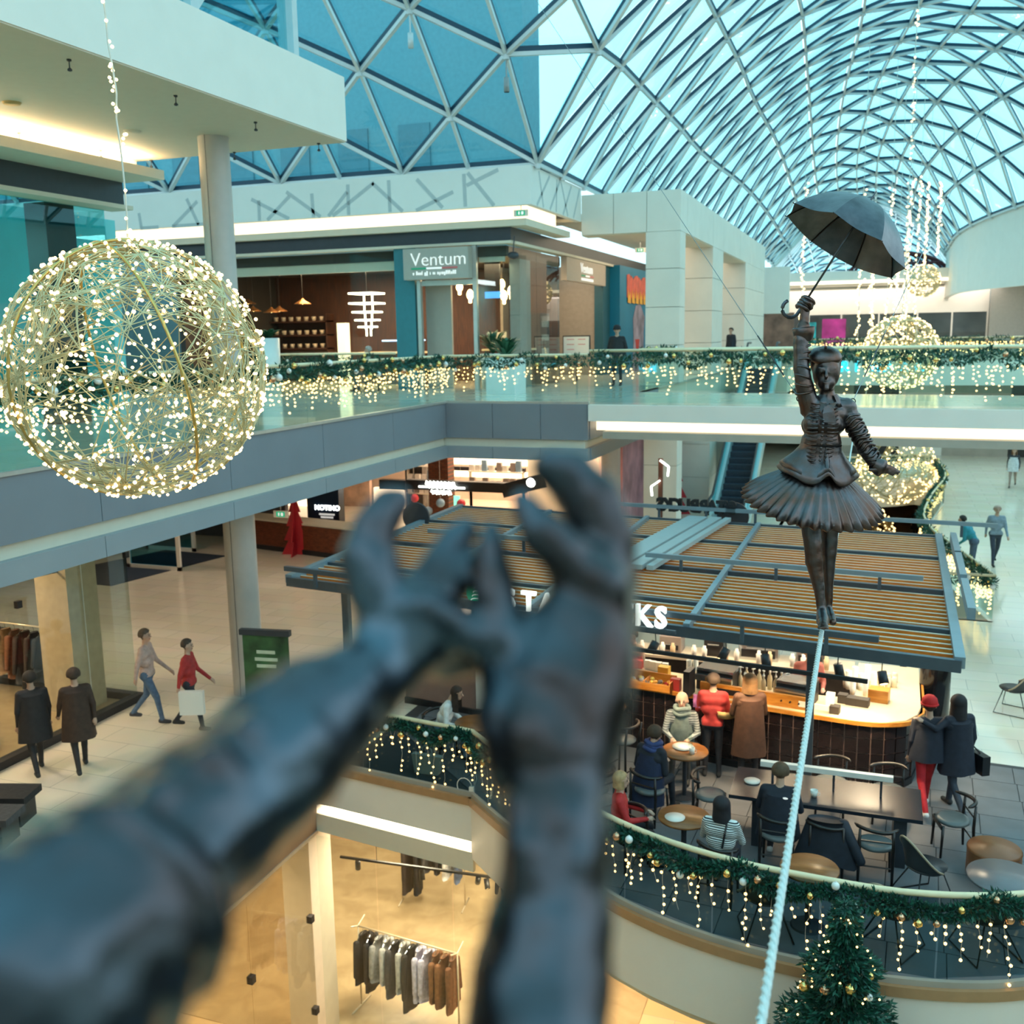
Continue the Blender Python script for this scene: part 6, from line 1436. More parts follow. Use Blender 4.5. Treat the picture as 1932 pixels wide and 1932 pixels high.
# ================================================================== tables, chairs
m_dwood = wood('dark_stained_wood', '14100F', '241C1A', (6, 6, 1), .35); m_seat = mat('grey_leather', (.12, .13, .13), .35, var=.1); m_twood = wood('warm_table_wood', '7A4A24', '96602F', (1, 5, 5), .35); m_shell = mat('shell_plastic', (.03, .035, .04), .35, var=.05); m_leather = mat('cognac_leather', (.24, .085, .03), .4, var=.1)
def make_chair():
    t = thing('cafe_chair', '', 'chair')
    MB().lathe([(.001, .44), (.20, .43), (.225, .45), (.22, .48), (.17, .495), (.001, .49)], 22, (0, 0, 0), None, 1.0, .95).build('seat', m_seat, t, True)
    for x, y in ((-.19, .19), (.19, .19)): MB().tube([(x, y, 0), (x * .92, y * .9, .44)], [.016, .02], 8).build('leg', m_dwood, t, True)
    for x in (-.2, .2): MB().tube([(x, -.22, 0), (x, -.2, .44), (x * .98, -.215, .74)], [.016, .022, .016], 8).build('leg', m_dwood, t, True)
    a = [radians(d) for d in range(200, 341, 14)]
    MB().tube([(.27 * cos(q), -.02 + .24 * sin(q), .74 + .012 * sin(q * 2)) for q in a], [.012] + [.026] * (len(a) - 2) + [.012], 8).build('backrest', m_dwood, t, True)
    MB().tube([(-.2, -.2, .58), (.2, -.2, .58)], .012, 6).build('back_rail', m_dwood, t)
    MB().tube([(-.2, -.21, .25), (.2, -.21, .25)], .011, 6).build('stretcher', m_dwood, t); MB().beam((-.18, .19, .41), (.18, .19, .41), .02, .05).build('apron', m_dwood, t)
    return t
ch = make_chair(); uc = []
for (x, y, rz, lab) in ((-2.02, 13.35, -pi / 2, 'dark wooden cafe chair at the left end of the long table'), (.17, 12.62, 0.03, 'dark wooden cafe chair at the long table, back turned to the viewer'), (1.12, 13.62, pi / 2 + .25, 'dark wooden cafe chair pulled out at the right end of the long table'), (-1.02, 12.50, 0, 'dark cafe chair under the man in the navy jacket'), (-.42, 12.52, .05, 'dark cafe chair with a dark coat hung over it'), (-.45, 14.32, pi, 'dark cafe chair behind the long table, left one'), (.32, 14.28, pi, 'dark cafe chair behind the long table, right one'), (-2.86, 13.28, -.3, 'dark cafe chair under the man with the blue coat'), (-2.65, 14.95, pi + .15, 'dark cafe chair under the bald man with the scarf'), (-3.62, 13.05, .9, 'dark cafe chair with a black bag, left of the man in the blue coat'), (-6.6, 14.35, -2.0, 'dark cafe chair under the woman in white'), (-2.9, 11.95, 2.6, 'dark cafe chair under the blond woman in red'), (-6.0, 15.2, 2.4, 'dark cafe chair farther behind the woman in white')):
    place(ch, uc, (x, y, M + .016), rz, lab, 'dark wooden cafe chairs')
def make_stool():
    t = thing('bar_stool', '', 'stool'); 
    MB().lathe([(.001, .70), (.2, .69), (.22, .72), (.001, .745)], 20).build('seat', m_seat, t, True)
    for x, y in ((-.18, .18), (.18, .18), (-.2, -.2), (.2, -.2)): MB().tube([(x * 1.15, y * 1.15, 0), (x * .9, y * .9, .7)] + ([(x, y * 1.1, .98)] if y < 0 else []), .018, 8).build('leg', m_dwood, t, True)
    a = [radians(d) for d in range(200, 341, 14)]; MB().tube([(.25 * cos(q), -.02 + .23 * sin(q), .98) for q in a], .024, 8).build('backrest', m_dwood, t, True)
    for s_ in (-1, 1): MB().tube([(-.2, s_ * .2, .28), (.2, s_ * .2, .28)], .012, 6).build('foot_rail', m_dwood, t)
    return t
sl = make_stool(); us = []
for x, y, rz, lab in ((-3.52, 14.3, 1.2, 'dark bar stool with grey seat left of the bald man'), (-5.3, 14.6, -.6, 'dark bar stool by the menu stand, partly behind the hand')): place(sl, us, (x, y, M + .016), rz, lab, 'bar stools')
# long communal table
lt = thing('long_table', 'long dark communal table with a pale raised strip', 'table', (-.5, 13.3, M), 0, world=True)
MB().bx(-1.7, .72, 12.86, 13.8, M + .70, M + .75).build('tabletop', mat('dark_table_gloss', (.016, .021, .030), .27, var=.2, scale=3, stretch=(1, 12, 1)), lt)
for x in (-1.4, .38): MB().bx(x, x + .16, 12.95, 13.7, M + .016, M + .70).build('leg', m_dark, lt)
MB().bx(-1.35, .36, 13.38, 13.46, M + .98, M + 1.05).build('lamp_strip', m_pump, lt)
for x in (-1.2, -.4, .2): MB().bx(x, x + .03, 13.4, 13.44, M + .75, M + .98).build('strip_post', m_dark, lt)
def round_table(x, y, r, h, m_, lab):
    t = thing('round_table', lab, 'table', (x, y, M + .016)); MB().lathe([(.001, h - .03), (r, h - .03), (r + .005, h - .015), (r, h), (.001, h)], 32).build('tabletop', m_, t, True); MB().cyl((0, 0, 0), .035, .02, h - .03, 12).build('pedestal', m_dark, t); MB().lathe([(.001, 0), (r * .6, 0), (r * .55, .02), (.04, .04)], 24).build('foot', m_dark, t); return (x, y, M + .016 + h)
rt1 = round_table(-2.52, 14.12, .34, .74, m_twood, 'small round wooden table between the bald man and the blue coat')
rt2 = round_table(-2.15, 12.05, .33, .74, m_twood, 'round orange wood table beside the striped woman')
rt3 = round_table(1.6, 12.15, .42, .52, mat('grey_table', (.16, .15, .16), .3), 'low grey round table near the curved railing')
rt4 = round_table(-3.95, 14.75, .36, 1.05, m_twood, 'high round wooden table at the left of the bar')
rt5 = round_table(-.55, 11.25, .33, .74, m_twood, 'round wooden table right behind the terrace glass, by the rope')
rt6 = round_table(-5.9, 14.2, .34, .74, m_twood, 'round wooden table before the woman in white')
t = thing('pouf', 'cylindrical cognac leather pouf on the terrace', 'pouf', (1.58, 13.1, M + .016)); MB().lathe([(.001, 0), (.31, 0), (.32, .03), (.32, .36), (.31, .40), (.001, .43)], 32).build('cushion', m_leather, t, True); MB().lathe([(.322, .36), (.326, .37), (.322, .38)], 32).build('piping', m_leather, t)
def make_shell():
    t = thing('shell_chair', '', 'chair'); mb = MB(); n = 18
    prof = []
    for i in range(7):
        f = i / 6
        for j in range(n + 1):
            a = radians(180 + 0 + 180 * j / n); k = sin(pi * j / n) ; r = .24 + .07 * f
            prof.append((r * cos(a), .04 + r * sin(a) * .95, .42 + f * (.06 + .34 * k ** 1.5)))
    mb.add(prof, [(i * (n + 1) + j, i * (n + 1) + j + 1, (i + 1) * (n + 1) + j + 1, (i + 1) * (n + 1) + j) for i in range(6) for j in range(n)])
    mb.lathe([(.001, .41), (.22, .42), (.25, .45), (.001, .43)], 20, (0, .03, 0)).build('shell', m_shell, t, True)
    a = [radians(180 + 10 * j) for j in range(19)]; MB().tube([(.32 * cos(q), .04 + .30 * sin(q), .49 + .34 * max(0, sin(pi * j / 18)) ** 1.5) for j, q in enumerate(a)], .014, 6).build('rim', mat('tan_rim', (.35, .27, .18), .4), t, True)
    for s_ in (-1, 1): MB().tube([(s_ * .1, .18, .42), (s_ * .27, .28, .01), (s_ * .27, -.26, .01), (s_ * .1, -.1, .42)], .010, 6).build('wire_leg', m_black, t, True)
    return t
shc = make_shell(); uh = []
for x, y, rz, lab in ((.72, 12.28, -1.0, 'dark shell chair with tan rim right of the long table'), (-1.0, 10.98, .3, 'dark shell chair with wire legs behind the glass, left of the rope'), (.35, 11.15, -.5, 'dark shell chair with wire legs behind the tree top'), (1.35, 11.35, .5, 'dark shell chair with wire legs at the right end of the glass'), (2.15, 12.6, 1.8, 'blue grey shell chair by the right photo border'), (2.5, 19.4, 1.2, 'black shell chair with wire legs far right beyond the bar'), (3.2, 18.9, -1.2, 'dark shell chair at the right border beyond the bar')): place(shc, uh, (x, y, M + .016 if y < 16 else M), rz, lab, 'shell chairs')
# small table things
def cup(x, y, z, lab, m_=None, r=.035, h=.09):
    t = thing('cup', lab, 'cup', (x, y, z)); MB().lathe([(.001, 0), (r * .8, 0), (r, h), (r * .9, h), (r * .7, .01)], 14).build('bowl', m_ or m_pump, t, True); MB().tube([(r, 0, h * .75), (r + .025, 0, h * .6), (r + .02, 0, h * .3), (r * .9, 0, h * .25)], .005, 5).build('handle', m_ or m_pump, t)
cup(rt1[0] + .12, rt1[1] - .1, rt1[2], 'white cup on the small round table', None, .045, .1); cup(-.62, 13.15, M + .75, 'white cup on the long table beside the navy jacket', None, .05, .09)
o = tag(MB().lathe([(.001, 0), (.14, .0), (.16, .015), (.001, .012)], 22, (rt1[0] - .05, rt1[1] + .1, rt1[2])).build('plate', m_white, None, True), 'white plate on the small round table', 'plate')
o = tag(MB().lathe([(.001, 0), (.035, 0), (.04, .12), (.02, .16), (.025, .2), (.001, .2)], 12, (rt1[0] + .05, rt1[1] + .16, rt1[2])).build('carafe', glassmat('carafe_glass', (.8, .88, .85), 1.45), None, True), 'small glass carafe on the round table', 'carafe')
o = tag(MB().lathe([(.001, 0), (.1, .0), (.11, .02), (.001, .015)], 22, (-1.45, 13.35, M + .75)).build('saucer', m_white, None, True), 'white saucer on the left end of the long table', 'plate')
o = tag(MB().lathe([(.001, 0), (.12, .0), (.13, .02), (.001, .015)], 22, (rt2[0] - .1, rt2[1] - .1, rt2[2])).build('plate', m_white, None, True), 'white plate on the table beside the striped woman', 'plate')
for k, (x, y, lab) in enumerate(((-3.95, 14.62, 'white menu stand on the high table left of the bald man'), (-6.2, 15.35, 'white menu stand behind the woman in white'))):
    t = thing('menu_stand', lab, 'menu', (x, y, M + 1.07 if k == 0 else M + .016)); MB().bx(-.16, .16, -.01, .01, 0 if k == 0 else .5, .42 if k == 0 else 1.25).build('sheet', m_white, t); MB().bx(-.18, .18, -.08, .08, 0, .012).build('base', m_black, t)
    if k: MB().bx(-.02, .02, -.01, .01, 0, .5).build('post', m_black, t)
t = thing('handbag', 'cream tote bag standing on the floor behind the terrace glass', 'bag', (-6.55, 13.72, M + .016)); MB().add([(-.2, -.08, 0), (.2, -.08, 0), (.2, .08, 0), (-.2, .08, 0), (-.26, -.05, .3), (.26, -.05, .3), (.26, .05, .3), (-.26, .05, .3)], [(3, 2, 1, 0), (4, 5, 6, 7), (0, 1, 5, 4), (1, 2, 6, 5), (2, 3, 7, 6), (3, 0, 4, 7)]).build('body', mat('cream_canvas', (.45, .42, .36), .8, bump=.2), t)
for y in (-.05, .05): MB().tube([(-.12, y, .28), (-.09, y, .42), (.0, y, .47), (.09, y, .42), (.12, y, .28)], .01, 6).build('strap', MATS['cream_canvas'], t)
t = thing('backpack', 'black backpack hung on the chair at the left edge of the terrace', 'bag', (-3.6, 12.98, M + .50)); MB().sphere((0, 0, .2), .19, 14, (.9, .7, 1.15)).build('body', m_black, t, True); MB().tube([(-.06, 0, .38), (0, 0, .46), (.06, 0, .38)], .012, 6).build('handle', m_black, t)
t = thing('hanging_coat', 'dark navy coat draped over a chair at the long table', 'coat', (-.42, 12.46, M + .2)); cm = MB(); n = 24
for i in range(8):
    f = i / 7
    for j in range(n):
        a = 2 * pi * j / n; r = .20 + .13 * f + .03 * f * cos(5 * a + 2); cm.v.append((r * cos(a) * 1.15, -.06 + r * sin(a) * .55, .62 - .55 * f + .05 * f * sin(3 * a)))
cm.f = [(i * n + j, i * n + (j + 1) % n, (i + 1) * n + (j + 1) % n, (i + 1) * n + j) for i in range(7) for j in range(n)] + [tuple(range(n))]; cm.m = [0] * len(cm.f)
cm.build('cloth', mat('navy_cloth', (.010, .014, .024), .7, var=.3, scale=8), t, True); MB().cap((.2, -.05, .55), (.42, -.12, .15), .09, .06).build('sleeve', MATS['navy_cloth'], t, True)
# ================================================================== people
SKIN = [mat('skin_light', (.52, .33, .24), .5, var=.06), mat('skin_tan', (.40, .24, .16), .5, var=.06)]
CLO = {}
def clo(c, var=.18):
    k = 'cloth_%02x%02x%02x' % tuple(int(v * 255) for v in c)
    return mat(k, c, .75, var=var, scale=14, bump=.15)
def stripe(name, c1, c2, sc):
    if name in MATS: return MATS[name]
    m = bpy.data.materials.new(name); m.use_nodes = True; n = m.node_tree.nodes; l = m.node_tree.links
    t = n.new('ShaderNodeTexCoord'); w_ = n.new('ShaderNodeTexWave'); w_.bands_direction = 'Z'; w_.inputs['Scale'].default_value = sc
    r = n.new('ShaderNodeValToRGB'); r.color_ramp.interpolation = 'CONSTANT'; r.color_ramp.elements[0].color = (*c1, 1); r.color_ramp.elements[1].position = .5; r.color_ramp.elements[1].color = (*c2, 1)
    l.new(t.outputs['Object'], w_.inputs['Vector']); l.new(w_.outputs['Fac'], r.inputs['Fac']); l.new(r.outputs['Color'], n['Principled BSDF'].inputs['Base Color']); n['Principled BSDF'].inputs['Roughness'].default_value = .8; MATS[name] = m; return m
def person(loc, rz, label, pose='stand', h=1.72, top=(.1, .1, .12), legs=(.05, .06, .09), shoes=(.03, .03, .03), hair=(.05, .03, .02), arms='down', hairlen=0, coat=0, coatc=None, hat=None, bald=False, lean=0, vox=.02, skin=0, topm=None, scarf=None, step=.25, headturn=0, neck=0, extra=None):
    s = h / 1.72; bones = []     # (p, q, r1, r2, material)
    V = lambda x, y, z: Vector((x, y, z)) * s
    sit = pose == 'sit'; pz = .52 if sit else .93
    pel = V(0, 0, pz); 
    def lp(x, y, z):   # upper body point, leaning forward about the pelvis
        a = lean; return pel + Vector((x * s, (y * cos(a) + z * sin(a)) * s, (z * cos(a) - y * sin(a)) * s))
    bones += [(lp(-.07, 0, 0), lp(.07, 0, 0), .125 * s, .125 * s, 2), (lp(0, 0, .02), lp(0, .0, .22), .125 * s, .13 * s, 1), (lp(-.06, 0, .24), lp(.06, 0, .24), .13 * s, .13 * s, 1), (lp(-.1, 0, .38), lp(.1, 0, .38), .115 * s, .115 * s, 1), (lp(-.17, 0, .47), lp(.17, 0, .47), .07 * s, .07 * s, 1)]
    hd = lp(0, .02 + neck, .70); bones += [(lp(0, 0, .48), lp(0, .01, .60), .058 * s, .052 * s, 0)]
    hz = rz
    fw = Vector((sin(-headturn), cos(-headturn), -.15 if neck else 0)).normalized(); sdv = fw.cross(Vector((0, 0, 1))).normalized(); upv = sdv.cross(fw)
    hb = [(hd + upv * .02 * s - fw * .01 * s, hd + upv * .035 * s - fw * .015 * s, .095 * s, .092 * s, 5), (hd - upv * .05 * s + fw * .02 * s, hd - upv * .07 * s + fw * .035 * s, .065 * s, .05 * s, 5), (hd + fw * .085 * s, hd + fw * .105 * s - upv * .025 * s, .014 * s, .018 * s, 5)]
    for e in (-1, 1): hb.append((hd + sdv * e * .092 * s - upv * .0, hd + sdv * e * .094 * s - upv * .03 * s, .016 * s, .013 * s, 5))
    bones += hb
    # legs
    for e in (-1, 1):
        hp = pel + V(e * .09, 0, -.03)
        if sit: kn = V(e * .11, .42, .50); an = V(e * .12, .40 + (.06 if e > 0 else -.08), .09)
        elif pose == 'walk': kn = V(e * .09, .5 * step * e + .05, .50); an = V(e * .09, step * e - (.10 if e < 0 else 0), .09 + (.07 if e < 0 else 0))
        else: kn = V(e * .1, .02, .50); an = V(e * .11, 0, .09)
        bones += [(hp, kn, .092 * s, .062 * s, 2), (kn, an, .06 * s, .042 * s, 2), (an + V(0, -.03, -.035), an + V(0, .13, -.05), .045 * s, .036 * s, 3)]
    # arms with hands
    for e in (-1, 1):
        sh = lp(e * .19, 0, .46)
        if arms == 'table': el = lp(e * .25, .10, .22); wr = lp(e * .12, .36, .20)
        elif arms == 'walk': el = lp(e * .24, -.08 * e, .19); wr = lp(e * .24, .10 - .22 * e, -.02)
        elif arms == 'phone': el = lp(e * .24, .05, .20); wr = lp(e * .08, .28, .30)
        elif arms == 'pocket': el = lp(e * .27, -.03, .18); wr = lp(e * .17, .12, .0)
        elif arms == 'carry': el = lp(e * .24, .06, .19); wr = lp(e * .19, .34, .18)
        elif arms == 'hug' and e < 0: el = lp(-.36, -.02, .36); wr = lp(-.52, .05, .46)
        elif arms == 'rail': el = lp(e * .26, .14, .16); wr = lp(e * .10, .40, .10)
        else: el = lp(e * .235, -.02, .18); wr = lp(e * .235, .05, -.06)
        bones += [(sh, el, .062 * s, .050 * s, 1), (el, wr, .048 * s, .034 * s, 1)]
        d = (wr - el).normalized(); pm_ = wr + d * .07 * s; bones.append((wr + d * .01 * s, pm_, .03 * s, .036 * s, 0))
        sdh = d.cross(Vector((0, 0, 1))); sdh = sdh.normalized() if sdh.length > .1 else Vector((0, 1, 0)); dn = d.cross(sdh)
        for k in range(4):
            b0 = pm_ + sdh * (k - 1.5) * .018 * s; m1 = b0 + d * (.045 - abs(k - 1.4) * .006) * s + dn * .008 * s; bones += [(b0, m1, .0115 * s, .0105 * s, 0), (m1, m1 + d * .025 * s + dn * .02 * s, .0105 * s, .009 * s, 0)]
        bones.append((wr + d * .03 * s + sdh * e * .03 * s, wr + d * .07 * s + sdh * e * .05 * s + dn * .015 * s, .0125 * s, .0105 * s, 0))
    mb = MB()
    for p, q, r1, r2, m_ in bones: mb.cap(p, q, r1, r2, 10)
    me = evalmesh(mb, 'body', vox * s, 2, .5)
    mats = [SKIN[skin], topm or clo(top), clo(legs), clo(shoes, .05), clo(hair, .3)]
    for m_ in mats: me.materials.append(m_)
    import numpy as np
    P = np.empty(len(me.polygons) * 3); me.polygons.foreach_get('center', P); P = P.reshape(-1, 3)
    best = np.full(len(P), 1e9); idx = np.zeros(len(P), int)
    for p, q, r1, r2, m_ in bones:
        a = np.array(p); ab = np.array(q) - a; L2 = max(ab @ ab, 1e-9); tt = np.clip(((P - a) @ ab) / L2, 0, 1); dd = np.linalg.norm(P - (a + tt[:, None] * ab), axis=1) - (r1 + (r2 - r1) * tt)
        w_ = dd < best; best[w_] = dd[w_]; idx[w_] = m_
    hm = idx == 5; rel = P - np.array(hd); f_ = rel @ np.array(fw); u_ = rel @ np.array(upv)
    ish = hm & ((u_ > .055 * s - .35 * np.maximum(0, -f_)) | (f_ < -.02 * s)) & (u_ > -.09 * s)
    idx[hm] = 0
    if not bald: idx[ish] = 4
    if not sit and not lean:
        tor = (np.abs(P[:, 0]) < .17 * s); idx[(idx == 2) & tor & (P[:, 2] > (pz - .02) * s)] = 1; idx[(idx == 1) & tor & (P[:, 2] < (pz - .02) * s)] = 2
    me.polygons.foreach_set('material_index', idx.astype('int32'))
    t = thing('person', label, 'person', loc, rz)
    o = bpy.data.objects.new('body', me); COL.objects.link(o); o.parent = t
    # face
    ey = MB()
    for e in (-1, 1): ey.sphere(hd + fw * .083 * s + sdv * e * .034 * s + upv * .004 * s, .011 * s, 8, (1, .6, 1)); ey.tube([hd + fw * .088 * s + sdv * e * .02 * s + upv * .026 * s, hd + fw * .082 * s + sdv * e * .05 * s + upv * .026 * s], .004 * s, 5)
    eo = ey.build('eyes', m_black, t, True); eo['kind'] = 'stuff'
    MB().tube([hd + fw * .080 * s - sdv * .024 * s - upv * .062 * s, hd + fw * .088 * s - upv * .064 * s, hd + fw * .080 * s + sdv * .024 * s - upv * .062 * s], .006 * s, 5).build('mouth', mat('lips', (.30, .09, .07), .5), t, True)
    if not bald and not hat:
        hh = MB(); n = 20
        for i in range(7):
            f = i / 6
            for j in range(n):
                a = 2 * pi * j / n; c0 = cos(a); th = f * (1.35 + (.55 if c0 < .2 else 0) - (.35 if c0 > .6 else 0)); rr = .112 * s
                hh.v.append(tuple(hd + upv * (.022 * s + rr * cos(th)) + (fw * c0 + sdv * sin(a)) * rr * sin(th) * (1.0) - fw * .014 * s))
        hh.f = [(i * n + j, i * n + (j + 1) % n, (i + 1) * n + (j + 1) % n, (i + 1) * n + j) for i in range(6) for j in range(n)]; hh.m = [0] * len(hh.f); hh.build('hair', mats[4], t, True)
        if hairlen:
            lh = MB(); n = 13
            for i in range(6):
                f = i / 5
                for j in range(n): a = radians(70 + 220 * j / (n - 1)); r_ = (.108 + .012 * f) * s; lh.v.append(tuple(hd + upv * .03 * s + (fw * cos(a) + sdv * sin(a)) * r_ + (Vector((0, 0, -1)) * f * hairlen * s)))
            lh.f = [(i * n + j, i * n + j + 1, (i + 1) * n + j + 1, (i + 1) * n + j) for i in range(5) for j in range(n - 1)]; lh.m = [0] * len(lh.f); lh.build('long_hair', mats[4], t, True)
    if hat:
        MB().lathe([(.108 * s, -.01), (.114 * s, .03 * s), (.10 * s, .09 * s), (.06 * s, .13 * s), (.001, .14 * s)], 20, hd + Vector((0, 0, .025 * s)), Matrix((sdv, fw, upv)).transposed()).build('hat', clo(hat), t, True)
        MB().tube([hd + upv * .03 * s + (fw * cos(a) + sdv * sin(a)) * .112 * s for a in [2 * pi * k / 18 for k in range(18)]], .016 * s, 6, closed=True).build('hat_brim', clo(hat), t, True)
    if coat:
        ck = MB(); n = 28
        for i in range(9):
            f = i / 8
            for j in range(n):
                a = 2 * pi * j / n; r = (.155 + .06 * f) * s * (1 + .05 * f * sin(6 * a)); c = lp(0, 0, .44) * (1 - f) + (pel + V(0, -.01, -coat)) * f
                ck.v.append(tuple(c + Vector((r * cos(a) * 1.25, r * sin(a) * .92, 0))))
        ck.f = [(i * n + j, i * n + (j + 1) % n, (i + 1) * n + (j + 1) % n, (i + 1) * n + j) for i in range(8) for j in range(n)]; ck.m = [0] * len(ck.f); ck.build('coat', clo(coatc or top), t, True)
    if scarf:
        for k, (r, z) in enumerate(((.085, .54), (.10, .50), (.09, .58))): MB().tube([lp(0, .015, z) + Vector((r * 1.15 * cos(a), r * sin(a), .012 * sin(3 * a + k))) * s for a in [2 * pi * q / 20 for q in range(20)]], .038 * s, 8, closed=True).build('scarf', clo(scarf), t, True)
    if extra: extra(t, lp, s)
    return t
Mf = M; Mt = M + .016
def bag(c, sz, m_):
    def f(t, lp, s):
        o = MB().box(c, sz).build('shoulder_bag', m_, t); MB().tube([Vector(c) + Vector((0, 0, sz[2] / 2)), lp(-.1, .1, .45), lp(.1, 0, .52)], .012, 6).build('bag_strap', m_, t)
    return f
# --- terrace
person((-2.72, 14.93, Mt - .02), pi + .12, 'bald man in a grey green scarf and vest sitting behind the small table', 'sit', 1.74, topm=stripe('grey_stripe', (.35, .37, .36), (.12, .13, .13), 9), legs=(.06, .06, .06), arms='table', bald=True, scarf=(.20, .25, .23), vox=.014, extra=lambda t, lp, s: MB().lathe([(.20, .0), (.205, .2), (.18, .4), (.12, .47)], 24, lp(0, 0, .02), None, 1, .75).build('vest', clo((.17, .21, .19)), t, True))
person((-2.92, 13.33, Mt - .02), -.42, 'man with short brown hair and dark navy jacket, seen from behind', 'sit', 1.76, (.012, .014, .022), (.02, .022, .03), hair=(.06, .035, .02), arms='phone', lean=.25, scarf=(.03, .05, .16), vox=.014, coat=.26, coatc=(.012, .02, .055))
person((-1.02, 12.56, Mt - .02), 0, 'man in a navy jacket sitting at the long table, back to the viewer', 'sit', 1.78, (.010, .014, .026), (.03, .03, .04), (.7, .7, .7), hair=(.09, .055, .03), arms='table', lean=.12, vox=.014, coat=.1, extra=lambda t, lp, s: MB().sphere(lp(.08, -.135, .42), .022, 8, (1.6, .2, .7)).build('jacket_logo', m_whitetxt, t))
person((-1.62, 11.62, Mt - .02), -.1, 'woman with dark bob and striped top sitting behind the terrace glass', 'sit', 1.66, topm=stripe('bw_stripe', (.80, .84, .82), (.02, .025, .03), 13), legs=(.02, .02, .03), hair=(.012, .010, .014), arms='table', hairlen=.22, vox=.014, extra=lambda t, lp, s: MB().tube([lp(.05, -.13, .2), lp(.08, -.125, .4), lp(.09, -.02, .545), lp(.08, .13, .38)], .014, 6).build('braces_strap', m_black, t))
place(ch, uc, (-1.62, 11.55, Mt), -.1, 'dark cafe chair under the woman in stripes', 'dark wooden cafe chairs')
person((-2.98, 11.98, Mt - .02), -1.3, 'blond woman in a red coat sitting behind the garland', 'sit', 1.64, (.45, .02, .02), (.03, .03, .04), hair=(.40, .25, .12), arms='table', hairlen=.12, vox=.016)
place(shc, uh, (-1.62, 11.4, M - 9), 0, '', None) if False else None
person((-1.68, 14.86, Mf), .35, 'person in a long brown coat ordering at the bar, holding a basket', 'stand', 1.75, (.085, .035, .018), (.02, .018, .02), hair=(.16, .08, .03), arms='carry', hairlen=.2, coat=.42, coatc=(.075, .032, .018), vox=.016, extra=lambda t, lp, s: MB().lathe([(.001, 0), (.16, 0), (.2, .12), (.18, .12), (.14, .02)], 18, lp(-.3, .3, .06)).build('basket', mat('straw', (.55, .36, .14), .6, bump=.4), t, True))
person((-2.25, 14.98, Mf), .1, 'person in a red top half hidden by the brown coat at the bar', 'stand', 1.66, (.38, .03, .03), (.02, .02, .03), hair=(.05, .03, .02), arms='carry', vox=.02)
person((.83, 15.12 - .35, Mf), .25, 'person with red hat and red trousers walking arm in arm past the bar', 'walk', 1.68, (.012, .016, .03), (.48, .012, .02), (.75, .75, .75), hat=(.60, .015, .015), arms='down', coat=.10, vox=.014, step=.26)
person((1.22, 14.85, Mf), .55, 'person in a dark coat with dark hair walking beside the red hat', 'walk', 1.74, (.012, .016, .028), (.03, .04, .06), hair=(.015, .012, .014), arms='hug', hairlen=.25, coat=.30, vox=.014, headturn=-.9, step=.24, extra=bag((.34, -.05, .75), (.12, .3, .28), m_black))
person((-.95, 16.75, Mf), pi + .2, 'barista in a red brown shirt working behind the espresso machine', 'stand', 1.7, (.36, .10, .08), (.02, .02, .02), hair=(.35, .18, .08), arms='carry', vox=.02)
person((-3.9, 17.0, Mf), pi - .6, 'barista in a dark apron at the left part of the bar', 'stand', 1.7, (.42, .30, .22), (.02, .02, .02), hair=(.05, .03, .02), arms='carry', lean=.2, vox=.02)
person((-6.62, 14.42, Mt - .02), -1.45, 'woman with long dark hair in a white sweater leaning over her table', 'sit', 1.66, (.75, .76, .74), (.16, .24, .33), hair=(.035, .018, .012), arms='table', lean=.35, hairlen=.34, neck=.05, vox=.014)
person((-5.15, 15.35, Mf), .5, 'person in pale blue denim standing left of the bar, behind the hand', 'stand', 1.72, (.30, .38, .50), (.03, .03, .04), hair=(.03, .02, .02), vox=.02)
# --- left side of the middle level
person((-12.32, 14.15, Mf), -1.2, 'person in a pale pink jumper and jeans walking past the clothes shop', 'walk', 1.74, (.52, .38, .34), (.08, .14, .24), (.05, .05, .06), hair=(.10, .07, .05), arms='walk', vox=.016, step=.24)
person((-11.35, 14.08, Mf), -1.2, 'person in a red jacket carrying a white bag past the clothes shop', 'walk', 1.66, (.42, .03, .03), (.03, .03, .04), hair=(.06, .04, .03), arms='walk', vox=.016, step=.22, extra=lambda t, lp, s: MB().box((.3, .12, .62), (.12, .42, .42)).build('shopping_bag', m_white, t))
person((-13.35, 12.3, Mf), 1.2, 'dark silhouette of a shopper at the glass front, left one', 'walk', 1.7, (.02, .016, .016), (.015, .015, .018), hair=(.02, .015, .012), coat=.3, arms='down', vox=.02) if False else None
person((-12.55, 11.75, Mf), 1.0, 'shopper in a dark coat in front of the glass shop front, left one', 'walk', 1.7, (.018, .016, .018), (.015, .015, .018), hair=(.02, .015, .012), coat=.32, arms='down', vox=.02)
person((-11.95, 12.05, Mf), .9, 'shopper in a dark brown coat in front of the glass shop front, right one', 'walk', 1.72, (.045, .024, .016), (.02, .018, .018), hair=(.05, .03, .02), coat=.35, arms='walk', vox=.02)
# --- right, beyond the kiosk
person((3.3, 31.98, Mf), pi + .15, 'man in a grey blue sweater walking toward the viewer on the pale floor', 'walk', 1.74, (.22, .28, .34), (.035, .045, .07), hair=(.45, .32, .25), arms='walk', vox=.022)
person((2.62, 30.6, Mf), 1.25, 'person in a teal sweater leaning on the railing of the oval opening', 'stand', 1.72, (.02, .24, .31), (.06, .09, .14), hair=(.02, .015, .012), arms='rail', lean=.5, vox=.02)
person((5.5, 48.3, Mf), pi - .2, 'woman in a black top and pale skirt walking at the far right', 'walk', 1.68, (.02, .02, .025), (.30, .22, .18), hair=(.35, .18, .08), hairlen=.25, coat=.2, coatc=(.55, .58, .6), vox=.03)
person((6.2, 47.6, Mf), pi + .1, 'person in grey at the right photo border, beside the woman in a pale skirt', 'walk', 1.72, (.45, .47, .48), (.05, .05, .07), hair=(.05, .03, .02), vox=.03)
